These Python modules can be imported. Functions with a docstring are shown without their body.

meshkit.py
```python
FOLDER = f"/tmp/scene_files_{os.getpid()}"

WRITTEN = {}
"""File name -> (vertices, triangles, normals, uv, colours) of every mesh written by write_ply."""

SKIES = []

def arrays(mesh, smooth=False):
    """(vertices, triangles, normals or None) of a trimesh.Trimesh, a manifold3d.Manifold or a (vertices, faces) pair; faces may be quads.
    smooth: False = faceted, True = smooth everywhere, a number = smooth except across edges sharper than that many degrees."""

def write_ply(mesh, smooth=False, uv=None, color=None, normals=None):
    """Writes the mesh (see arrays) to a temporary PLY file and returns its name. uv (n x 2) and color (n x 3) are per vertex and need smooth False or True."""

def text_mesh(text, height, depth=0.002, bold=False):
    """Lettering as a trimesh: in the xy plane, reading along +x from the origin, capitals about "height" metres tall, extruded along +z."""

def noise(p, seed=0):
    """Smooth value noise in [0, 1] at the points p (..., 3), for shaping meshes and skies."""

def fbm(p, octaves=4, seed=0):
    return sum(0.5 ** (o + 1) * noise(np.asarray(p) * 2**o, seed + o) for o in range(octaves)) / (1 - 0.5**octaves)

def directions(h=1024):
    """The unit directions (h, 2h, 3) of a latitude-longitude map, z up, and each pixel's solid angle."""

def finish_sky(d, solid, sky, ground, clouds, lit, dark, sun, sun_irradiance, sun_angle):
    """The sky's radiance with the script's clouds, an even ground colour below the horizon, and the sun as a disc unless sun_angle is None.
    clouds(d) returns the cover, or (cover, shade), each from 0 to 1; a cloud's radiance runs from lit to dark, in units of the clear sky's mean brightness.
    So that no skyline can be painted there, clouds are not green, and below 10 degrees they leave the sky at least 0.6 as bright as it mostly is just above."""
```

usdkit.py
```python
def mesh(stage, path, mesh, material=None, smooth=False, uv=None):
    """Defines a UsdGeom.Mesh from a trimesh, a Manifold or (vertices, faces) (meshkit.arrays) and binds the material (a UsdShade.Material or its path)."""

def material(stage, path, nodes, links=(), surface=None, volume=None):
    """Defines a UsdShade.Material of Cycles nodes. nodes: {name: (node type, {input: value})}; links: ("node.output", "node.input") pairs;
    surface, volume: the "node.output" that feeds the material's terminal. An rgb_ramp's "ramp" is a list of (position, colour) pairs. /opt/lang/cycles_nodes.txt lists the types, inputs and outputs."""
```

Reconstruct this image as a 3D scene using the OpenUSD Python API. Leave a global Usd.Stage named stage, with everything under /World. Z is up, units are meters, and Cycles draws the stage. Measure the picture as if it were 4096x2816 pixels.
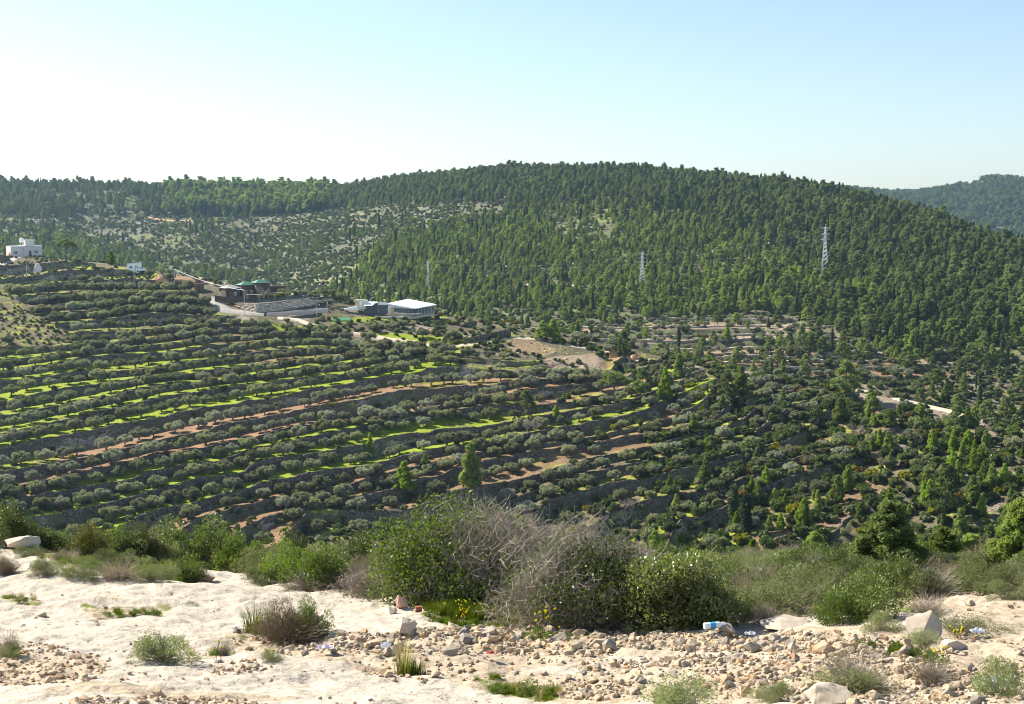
import math, random
import numpy as np, trimesh, usdkit, meshkit
from scipy.interpolate import PchipInterpolator, RBFInterpolator
from scipy.spatial import cKDTree, ConvexHull
from pxr import Usd, UsdGeom, UsdLux, UsdShade, Gf, Sdf, Vt

# ------------------------------------------------------------------ stage, camera, sky, sun, exposure
stage = Usd.Stage.CreateInMemory()
UsdGeom.SetStageUpAxis(stage, 'Z')
UsdGeom.SetStageMetersPerUnit(stage, 1.0)
W, H, F = 1024, 704, 1407.0
PITCH = math.radians(5.16)
EXPOSURE = 1.25
SUN_AZ, SUN_EL = math.radians(-60.0), math.radians(38.0)     # azimuth from the view direction (+y), clockwise

UsdGeom.Xform.Define(stage, '/World')
UsdGeom.Scope.Define(stage, '/World/Looks')
cam = UsdGeom.Camera.Define(stage, '/World/camera')
cam.AddRotateXOp().Set(90.0 - math.degrees(PITCH))
cam.CreateHorizontalApertureAttr(36.0)
cam.CreateVerticalApertureAttr(36.0 * H / W)
cam.CreateFocalLengthAttr(36.0 * F / W)
cam.CreateClippingRangeAttr(Gf.Vec2f(0.1, 20000.0))
cam.CreateExposureAttr(EXPOSURE)

sky_mat = usdkit.material(stage, '/World/Looks/sky_look', {
    's': ('sky_texture', {'sky_type': 'single_scattering', 'sun_disc': False, 'sun_elevation': SUN_EL, 'sun_rotation': SUN_AZ,
                          'air_density': 0.9, 'aerosol_density': 0.65, 'ozone_density': 1.2}),
    'h': ('hsv', {'hue': 0.496, 'saturation': 0.98, 'value': 1.0}),
    'b': ('background_shader', {'strength': 0.075})},
    [('s.color', 'h.color'), ('h.color', 'b.color')], surface='b.background')
dome = UsdLux.DomeLight.Define(stage, '/World/sky')
UsdShade.MaterialBindingAPI.Apply(dome.GetPrim()).Bind(sky_mat)
dome.GetPrim().SetCustomDataByKey('kind', 'structure')
sun = UsdLux.DistantLight.Define(stage, '/World/sun')
sun.CreateNormalizeAttr(True); sun.CreateIntensityAttr(1.25); sun.CreateAngleAttr(0.5)
sun.CreateColorAttr(Gf.Vec3f(1.0, 0.93, 0.82))
sun_dir = np.array([math.sin(SUN_AZ) * math.cos(SUN_EL), math.cos(SUN_AZ) * math.cos(SUN_EL), math.sin(SUN_EL)])
sun.AddTransformOp().Set(Gf.Matrix4d().SetLookAt(Gf.Vec3d(0, 0, 0), Gf.Vec3d(*(-sun_dir)), Gf.Vec3d(0, 0, 1)).GetInverse())

# ------------------------------------------------------------------ helpers
taken = {}
def numbered(name, parent='/World'):
    k = (parent, name); n = taken.get(k, 0); taken[k] = n + 1
    return name if n == 0 else f'{name}_{n:03d}'
def tag(p, label=None, cat=None, group=None, kind=None):
    p = p.GetPrim() if hasattr(p, 'GetPrim') else p
    for k, v in (('label', label), ('category', cat), ('group', group), ('kind', kind)):
        if v: p.SetCustomDataByKey(k, v)
    return p
def thing(name, label, cat, loc=(0, 0, 0), rotz=0.0, group=None, kind=None, scale=None):
    x = UsdGeom.Xform.Define(stage, '/World/' + numbered(name))
    x.AddTranslateOp().Set(Gf.Vec3d(*map(float, loc)))
    if rotz: x.AddRotateZOp().Set(math.degrees(rotz))
    if scale is not None: x.AddScaleOp().Set(Gf.Vec3f(*map(float, np.broadcast_to(scale, 3))))
    return tag(x, label, cat, group, kind)
def obj(name, m, mat, parent=None, smooth=False, label=None):
    base = '/World' if parent is None else str(parent.GetPath())
    p = usdkit.mesh(stage, base + '/' + numbered(name, base), m, MAT[mat] if isinstance(mat, str) else mat, smooth)
    if label: tag(p, label)
    return p.GetPrim()
def top(name, m, mat, label, cat, group=None, kind=None, smooth=False):
    return tag(obj(name, m, mat, None, smooth), label, cat, group, kind)
def box(x0, y0, z0, x1, y1, z1):
    m = trimesh.creation.box([x1 - x0, y1 - y0, z1 - z0]); m.apply_translation([(x0 + x1) / 2, (y0 + y1) / 2, (z0 + z1) / 2]); return m
def bar(a, b, r, n=6, r2=None):
    a, b = np.asarray(a, float), np.asarray(b, float)
    return tubes([(np.array([a, b]), np.array([r, r if r2 is None else r2]))], n)
def join(*ms):
    V, Fc, n = [], [], 0
    for m in ms:
        v, f = (m.vertices, m.faces) if hasattr(m, 'vertices') else m
        V.append(np.asarray(v)); Fc.append(np.asarray(f) + n); n += len(v)
    return np.vstack(V), np.vstack(Fc)
def tubes(paths, n=5):
    """paths: list of (points k x 3, radii k) -> (v, f), closed at the tips"""
    V, Fc, base = [], [], 0
    ang = np.arange(n) * 2 * np.pi / n
    for p, r in paths:
        p = np.asarray(p, float); r = np.broadcast_to(np.asarray(r, float), (len(p),))
        t = np.gradient(p, axis=0); t /= np.linalg.norm(t, axis=1, keepdims=True) + 1e-9
        ref = np.where(np.abs(t[:, 2:]) < 0.9, [[0, 0, 1.0]], [[1.0, 0, 0]])
        a = np.cross(t, ref); a /= np.linalg.norm(a, axis=1, keepdims=True) + 1e-9
        b = np.cross(t, a)
        v = p[:, None] + r[:, None, None] * (np.cos(ang)[None, :, None] * a[:, None] + np.sin(ang)[None, :, None] * b[:, None])
        i, j = np.meshgrid(np.arange(len(p) - 1), np.arange(n), indexing='ij')
        i, j = i.ravel(), j.ravel(); jn = (j + 1) % n
        q = np.stack([i * n + j, i * n + jn, (i + 1) * n + jn, (i + 1) * n + j], 1)
        f = np.vstack([q[:, [0, 1, 2]], q[:, [0, 2, 3]]])
        k = len(p) * n
        caps = [[k, (m_ + 1) % n, m_] for m_ in range(n)] + [[k + 1, k - n + m_, k - n + (m_ + 1) % n] for m_ in range(n)]
        V.append(np.vstack([v.reshape(-1, 3), p[:1], p[-1:]])); Fc.append(np.vstack([f, caps]) + base); base += k + 2
    return np.vstack(V), np.vstack(Fc)
def nz(x, y, s, seed=0, oct=3):
    return meshkit.fbm(np.stack([np.asarray(x, float) / s, np.asarray(y, float) / s, np.zeros_like(np.asarray(x, float))], -1), oct, seed) - 0.5
def smoothstep(a, b, x):
    t = np.clip((x - a) / (b - a), 0, 1); return t * t * (3 - 2 * t)

# picture coordinates (1024 x 704 frame) <-> directions; used to survey where the real things stand
CP, SP = math.cos(PITCH), math.sin(PITCH)
def survey(u, v):
    """azimuth and tangent of elevation of the sight line through u, v"""
    x, y = (np.asarray(u, float) - 512) / F, (352 - np.asarray(v, float)) / F
    dy, dz = CP + y * SP, -SP + y * CP
    return np.arctan2(x, dy), dz / np.hypot(x, dy)
def project(x, y, z):
    yc = y * SP + z * CP; dep = y * CP - z * SP
    return 512 + F * x / dep, 352 - F * yc / dep

# ------------------------------------------------------------------ the lie of the land: for each bearing a profile of (distance, height)
# every row is one feature of the ground (ledge edge, valley bottom, spur crest ...); columns are stations of u
US = [-150, 0, 100, 250, 330, 430, 512, 600, 700, 760, 850, 940, 1024, 1174]
def row(vs=None, ds=None, zs=None):
    ex = lambda d: PchipInterpolator(sorted(d), [d[k] for k in sorted(d)], extrapolate=False)
    def val(d, u):
        ks = sorted(d); return float(d[ks[0]] if u <= ks[0] else d[ks[-1]] if u >= ks[-1] else ex(d)(u))
    out = []
    for u in US:
        d = val(ds, u)
        if vs is not None:
            a, t = survey(u, val(vs, u)); z = d * float(t); az = float(a)
        else:
            z = val(zs, u); az = float(survey(u, 352)[0])
        out.append((az, d, z))
    return np.array(out)
C = lambda x: {0: x, 1024: x}
ROWS = [
    row(None, C(1.5), C(-1.6)), row(None, C(6.0), C(-2.7)),
    row(C(704), C(13.0)), row(C(660), C(16.2)), row(C(620), C(20.2)), row(C(587), C(24.6)),
    row({0: 556, 250: 572, 512: 575, 700: 582, 1024: 579}, C(31.5)),
    row(None, C(45.0), {0: -10.3, 250: -11.4, 512: -12.2, 700: -11.7, 850: -11.4, 1024: -11.3}),
    row(None, C(150.0), {0: -43.0, 300: -43.5, 512: -45.0, 640: -40.0, 720: -37.4, 1024: -36.8}),
    row(None, C(262.0), {0: -72.0, 512: -82.0, 1024: -84.0}),
    row({0: 505, 250: 522, 512: 540, 700: 548, 1024: 548}, {0: 322, 512: 318, 1024: 300}),
    row({0: 450, 250: 450, 512: 465, 700: 470, 1024: 480}, {0: 345, 250: 352, 700: 350, 1024: 330}),
    row({0: 385, 250: 375, 512: 390, 700: 412, 1024: 450}, {0: 395, 250: 405, 512: 395, 700: 388, 1024: 352}),
    row({0: 310, 250: 322, 512: 345, 700: 382, 1024: 438}, {0: 470, 250: 455, 512: 440, 700: 412, 1024: 366}),
    row({0: 256, 100: 263, 180: 274, 250: 289, 330: 301, 430: 315, 512: 323, 600: 342, 700: 366, 760: 379, 850: 391, 940: 409, 1024: 428},
        {0: 545, 100: 535, 250: 495, 330: 485, 430: 478, 512: 470, 600: 455, 700: 432, 760: 425, 850: 415, 940: 400, 1024: 385}),
    row(None, {0: 600, 250: 545, 512: 510, 700: 470, 1024: 425}, {0: -19, 100: -22, 250: -42, 430: -57, 512: -60, 600: -62, 700: -67, 1024: -80}),
    row(None, {0: 720, 250: 700, 512: 590, 700: 545, 1024: 500}, {0: -60, 250: -75, 512: -79, 700: -82, 1024: -100}),
    row({0: 266, 100: 272, 250: 297, 330: 310, 430: 325, 512: 335, 600: 352, 700: 374, 850: 400, 1024: 434},
        {0: 1000, 250: 1000, 330: 900, 430: 760, 512: 700, 600: 640, 700: 600, 850: 580, 1024: 560}),
    row({0: 240, 250: 264, 330: 274, 430: 280, 512: 285, 700: 318, 850: 332, 1024: 352},
        {0: 1200, 250: 1200, 330: 1010, 430: 880, 512: 850, 700: 725, 850: 695, 1024: 670}),
    row({0: 218, 250: 224, 430: 216, 512: 222, 700: 248, 850: 270, 1024: 296}, {0: 1400, 250: 1420, 430: 1200, 512: 1090, 700: 930, 850: 850, 1024: 790}),
    row({0: 190, 150: 190, 230: 193, 300: 193, 370: 188, 440: 180, 500: 175, 560: 173, 640: 174, 700: 180, 780: 190, 830: 197, 900: 216, 960: 234, 1024: 253},
        {0: 1650, 370: 1580, 440: 1500, 560: 1400, 640: 1330, 700: 1280, 780: 1200, 830: 1150, 900: 1090, 960: 1040, 1024: 1000}),
    row(None, {0: 1950, 560: 1700, 1024: 1250}, {0: 10, 560: 20, 1024: -40}),
    row(None, C(2500), C(-90)),
]
KA = [r[:, 0] for r in ROWS]
KD = [PchipInterpolator(r[:, 0], r[:, 1]) for r in ROWS]
KZ = [PchipInterpolator(r[:, 0], r[:, 2]) for r in ROWS]
def lay(az):
    """ground profile (a function of distance) along one bearing"""
    az = float(np.clip(az, KA[0].min(), KA[0].max()))
    d = np.array([float(k(np.clip(az, a[0], a[-1]))) for k, a in zip(KD, KA)])
    z = np.array([float(k(np.clip(az, a[0], a[-1]))) for k, a in zip(KZ, KA)])
    return PchipInterpolator(d, z)
AZ0, AZ1 = math.radians(-23.5), math.radians(23.5)

class Ground:
    """a piece of the land on a grid of bearings x distances"""
    def __init__(self, na, d):
        self.az = np.linspace(AZ0, AZ1, na); self.d = np.asarray(d)
        A, D = np.meshgrid(self.az, self.d, indexing='ij')
        self.x, self.y, self.A, self.D = D * np.sin(A), D * np.cos(A), A, D
        pa = np.linspace(AZ0, AZ1, 160)
        coarse = np.array([lay(a)(self.d) for a in pa])
        self.z = PchipInterpolator(pa, coarse, axis=0)(self.az)
        self.mask = np.zeros(self.x.shape + (3,))
    def at(self, x, y, arr=None):
        arr = self.z if arr is None else arr
        a, d = np.arctan2(x, y), np.hypot(x, y)
        i = np.clip((a - AZ0) / (AZ1 - AZ0) * (len(self.az) - 1), 0, len(self.az) - 1.001)
        j = np.clip(np.interp(d, self.d, np.arange(len(self.d))), 0, len(self.d) - 1.001)
        i0, j0 = i.astype(int), j.astype(int); fi, fj = i - i0, j - j0
        if arr.ndim == 3: fi, fj = fi[..., None], fj[..., None]
        return (arr[i0, j0] * (1 - fi) * (1 - fj) + arr[i0 + 1, j0] * fi * (1 - fj) + arr[i0, j0 + 1] * (1 - fi) * fj + arr[i0 + 1, j0 + 1] * fi * fj)
    def hit(self, u, v, dmin=0, dmax=1e9):
        """the point of this ground seen along the sight line u, v (nearest such point)"""
        a, t = survey(u, v)
        i = int(np.clip(round(float((a - AZ0) / (AZ1 - AZ0) * (len(self.az) - 1))), 0, len(self.az) - 1))
        e = self.z[i] / self.d; ok = (self.d >= dmin) & (self.d <= dmax)
        k = np.nonzero(ok & (e >= t))[0]
        if len(k): j = k[0]
        else: j = np.nonzero(ok)[0][np.argmax(e[ok])]
        d = self.d[j]
        if len(k) and j > 0 and ok[j - 1] and e[j] != e[j - 1]: d = self.d[j - 1] + (self.d[j] - self.d[j - 1]) * np.clip((t - e[j - 1]) / (e[j] - e[j - 1]), 0, 1)
        x, y = float(d * math.sin(a)), float(d * math.cos(a))
        return np.array([x, y, float(self.at(np.array(x), np.array(y)))])
    def mesh(self):
        na, nd = self.x.shape
        i, j = np.meshgrid(np.arange(na - 1), np.arange(nd - 1), indexing='ij'); k = (i * nd + j).ravel()
        f = np.vstack([np.stack([k, k + nd, k + nd + 1], 1), np.stack([k, k + nd + 1, k + 1], 1)])
        return np.stack([self.x, self.y, self.z], -1).reshape(-1, 3), f
    def emit(self, name, mat, kind='structure'):
        v, f = self.mesh()
        m = usdkit.mesh(stage, '/World/' + numbered(name), (v, f), MAT[mat], True)
        UsdGeom.PrimvarsAPI(m).CreatePrimvar('cover', Sdf.ValueTypeNames.Float3Array, 'vertex').Set(Vt.Vec3fArray.FromNumpy(self.mask.reshape(-1, 3).astype(np.float32)))
        return tag(m, kind=kind)
def inpoly(u, v, poly):
    u, v = np.asarray(u), np.asarray(v); c = np.zeros(u.shape, bool); n = len(poly)
    for i in range(n):
        (x0, y0), (x1, y1) = poly[i], poly[(i + 1) % n]
        if y0 == y1: continue
        s = ((y0 > v) != (y1 > v)) & (u < (x1 - x0) * (v - y0) / (y1 - y0) + x0); c ^= s
    return c
# ------------------------------------------------------------------ materials
MAT = {}
def mat(name, nodes, links, surface=None, volume=None):
    MAT[name] = usdkit.material(stage, '/World/Looks/' + name, nodes, links, surface, volume)
def plain(name, c, rough=0.7, metal=0.0, var=0.12, scale=3.0, spec=0.5, bump=0.0):
    """painted or natural surface with grain: the colour drifts a little with position and from piece to piece"""
    d = tuple(x * (1 - var) for x in c); l = tuple(min(1, x * (1 + var)) for x in c)
    n = {'g': ('geometry', {}), 'n': ('noise_texture', {'scale': scale, 'detail': 4.0}), 'o': ('object_info', {}),
         'm': ('mix_color', {'a': d, 'b': l}), 'h': ('hsv', {'hue': 0.5, 'saturation': 1.0}), 'r': ('map_range', {'to_min': 1 - var, 'to_max': 1 + var}),
         'p': ('principled_bsdf', {'roughness': rough, 'metallic': metal, 'specular_ior_level': spec})}
    L = [('g.position', 'n.vector'), ('n.fac', 'm.fac'), ('m.result', 'h.color'), ('o.random', 'r.value'), ('r.result', 'h.value'), ('h.color', 'p.base_color')]
    if bump:
        n['b'] = ('bump', {'strength': 0.6, 'distance': bump}); L += [('n.fac', 'b.height'), ('b.normal', 'p.normal')]
    mat(name, n, L, 'p.BSDF')
def leaf(name, a, b, trans=0.35, tcol=None, vary=0.35, gloss=0.0, island=0.3):
    """foliage: two tones picked per plant, each leaf a little different, some light comes through"""
    tcol = tcol or tuple(min(1, x * k) for x, k in zip(b, (1.25, 1.4, 0.7)))
    n = {'o': ('object_info', {}), 'g': ('geometry', {}), 'm': ('mix_color', {'a': a, 'b': b}),
         'w': ('white_noise_texture', {'dimensions': '1D'}),
         'v': ('map_range', {'to_min': 1 - vary, 'to_max': 1 + vary}), 'i': ('map_range', {'to_min': 1 - island, 'to_max': 1 + island}),
         'vv': ('math', {'math_type': 'multiply'}), 'h': ('hsv', {'hue': 0.5, 'saturation': 1.0}),
         'ht': ('hsv', {'hue': 0.5, 'saturation': 1.0, 'color': tcol}),
         'd': ('principled_bsdf', {'roughness': 0.30 if gloss > .9 else 0.45 if gloss else 0.7, 'specular_ior_level': gloss}), 't': ('translucent_bsdf', {}), 'x': ('mix_closure', {'fac': trans})}
    L = [('o.random', 'm.fac'), ('o.random', 'w.w'), ('w.value', 'v.value'), ('g.random_per_island', 'i.value'), ('v.result', 'vv.value1'), ('i.result', 'vv.value2'),
         ('m.result', 'h.color'), ('vv.value', 'h.value'), ('vv.value', 'ht.value'), ('h.color', 'd.base_color'), ('ht.color', 't.color'), ('d.BSDF', 'x.closure1'), ('t.BSDF', 'x.closure2')]
    mat(name, n, L, 'x.closure')
leaf('olive_leaf', (0.26, 0.265, 0.165), (0.39, 0.39, 0.27), 0.25)
leaf('olive_grey_leaf', (0.350, 0.350, 0.271), (0.438, 0.438, 0.350), 0.2)
leaf('pine_leaf', (0.15, 0.20, 0.075), (0.28, 0.325, 0.13), 0.30)
leaf('young_pine_leaf', (0.21, 0.275, 0.075), (0.34, 0.405, 0.12), 0.38)
leaf('bright_pine_leaf', (0.225, 0.322, 0.040), (0.306, 0.402, 0.056), 0.42)
leaf('cypress_leaf', (0.069, 0.108, 0.049), (0.108, 0.146, 0.062), 0.2)
leaf('mastic_leaf', (0.088, 0.124, 0.031), (0.150, 0.194, 0.049), 0.28, gloss=0.3)
leaf('yellow_leaf', (0.269, 0.286, 0.025), (0.353, 0.336, 0.034), 0.42)
leaf('scrub_leaf', (0.184, 0.216, 0.108), (0.323, 0.345, 0.184), 0.25)
leaf('bright_leaf', (0.105, 0.17, 0.028), (0.18, 0.245, 0.045), 0.45, gloss=0.3, island=0.45)
leaf('glossy_leaf', (0.25, 0.31, 0.09), (0.42, 0.46, 0.17), 0.38, gloss=1.0, island=0.6)
leaf('dry_leaf', (0.270, 0.220, 0.130), (0.340, 0.270, 0.160), 0.25)
leaf('rust_leaf', (0.264, 0.120, 0.042), (0.324, 0.180, 0.060), 0.3)
leaf('grass_blade', (0.085, 0.135, 0.018), (0.15, 0.19, 0.03), 0.45, island=0.4)
leaf('dry_grass', (0.360, 0.310, 0.170), (0.420, 0.340, 0.190), 0.35)
leaf('sage_leaf', (0.217, 0.261, 0.123), (0.319, 0.362, 0.174), 0.3, island=0.45)
leaf('blossom', (0.620, 0.500, 0.520), (0.720, 0.620, 0.620), 0.35, tcol=(0.7, 0.55, 0.58))
leaf('yellow_petal', (0.750, 0.600, 0.020), (0.800, 0.660, 0.030), 0.4)
leaf('white_petal', (0.750, 0.750, 0.720), (0.800, 0.800, 0.780), 0.4)
plain('bark', (0.085, 0.065, 0.050), 0.9, var=0.3)
plain('grey_bark', (0.23, 0.20, 0.17), 0.9, var=0.3)
leaf('brown_blade', (0.20, 0.125, 0.055), (0.34, 0.24, 0.12), 0.3, island=0.5)
leaf('carob_leaf', (0.12, 0.135, 0.02), (0.20, 0.19, 0.03), 0.3, gloss=0.4, island=0.5)
plain('pale_twig', (0.31, 0.26, 0.205), 0.85, var=0.25, scale=20)
plain('twig', (0.27, 0.22, 0.17), 0.9, var=0.3, scale=20)

def ground_mat(name, base, base2, grass, grass2, soil, soil2, rock, rock2, s, bump):
    """cover (x grass, y soil, z bare rock) is the ground cover surveyed for this land; noise breaks up its edges and tones"""
    n = {'a': ('attribute', {'attribute': 'cover'}), 'g': ('geometry', {}), 'sep': ('separate_xyz', {}),
         'n1': ('noise_texture', {'scale': s, 'detail': 6.0, 'roughness': 0.65}), 'n2': ('noise_texture', {'scale': s * 6.3, 'detail': 4.0, 'roughness': 0.7}),
         'n3': ('noise_texture', {'scale': s * 0.23, 'detail': 4.0}),
         'b': ('mix_color', {'a': base, 'b': base2}), 'gr': ('mix_color', {'a': grass, 'b': grass2}), 'so': ('mix_color', {'a': soil, 'b': soil2}), 'ro': ('mix_color', {'a': rock, 'b': rock2}),
         'm1': ('mix_color', {}), 'm2': ('mix_color', {}), 'm3': ('mix_color', {}), 'bp': ('bump', {'strength': 0.7, 'distance': bump}),
         'p': ('principled_bsdf', {'roughness': 0.92, 'specular_ior_level': 0.15})}
    L = [('a.vector', 'sep.vector')] + [('g.position', k + '.vector') for k in ('n1', 'n2', 'n3')]
    for k in ('n1', 'n2', 'n3'):
        n['c' + k] = ('map_range', {'from_min': 0.3, 'from_max': 0.7, 'clamp': True}); L.append((k + '.fac', 'c' + k + '.value'))
    L += [('cn2.result', 'b.fac'), ('cn1.result', 'gr.fac'), ('cn3.result', 'so.fac'), ('cn2.result', 'ro.fac')]
    for k, ax in (('1', 'x'), ('2', 'y'), ('3', 'z')):          # threshold of the cover against noise
        n['t' + k] = ('math', {'math_type': 'add'}); n['u' + k] = ('map_range', {'from_min': 0.80, 'from_max': 1.15, 'clamp': True})
        L += [('sep.' + ax, 't' + k + '.value1'), (('cn1', 'cn2', 'cn2')[int(k) - 1] + '.result', 't' + k + '.value2'), ('t' + k + '.value', 'u' + k + '.value'), ('u' + k + '.result', 'm' + k + '.fac')]
    L += [('b.result', 'm1.a'), ('so.result', 'm2.b'), ('gr.result', 'm1.b'), ('m1.result', 'm2.a'), ('m2.result', 'm3.a'), ('ro.result', 'm3.b'), ('m3.result', 'p.base_color'),
          ('n2.fac', 'bp.height'), ('bp.normal', 'p.normal')]
    mat(name, n, L, 'p.BSDF')
ground_mat('terrace_ground', (0.075, 0.066, 0.042), (0.14, 0.125, 0.07), (0.18, 0.26, 0.012), (0.26, 0.29, 0.02), (0.21, 0.115, 0.06), (0.30, 0.19, 0.105), (0.40, 0.33, 0.25), (0.28, 0.24, 0.19), 0.35, 0.25)
ground_mat('hill_ground', (0.085, 0.092, 0.05), (0.14, 0.135, 0.078), (0.13, 0.17, 0.03), (0.18, 0.20, 0.05), (0.25, 0.18, 0.12), (0.30, 0.23, 0.16), (0.34, 0.29, 0.24), (0.22, 0.19, 0.15), 0.11, 0.6)
ground_mat('ledge_ground', (0.30, 0.24, 0.165), (0.22, 0.17, 0.11), (0.10, 0.15, 0.02), (0.15, 0.18, 0.03), (0.44, 0.365, 0.27), (0.35, 0.275, 0.19), (0.50, 0.445, 0.365), (0.36, 0.305, 0.235), 1.4, 0.06)
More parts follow.
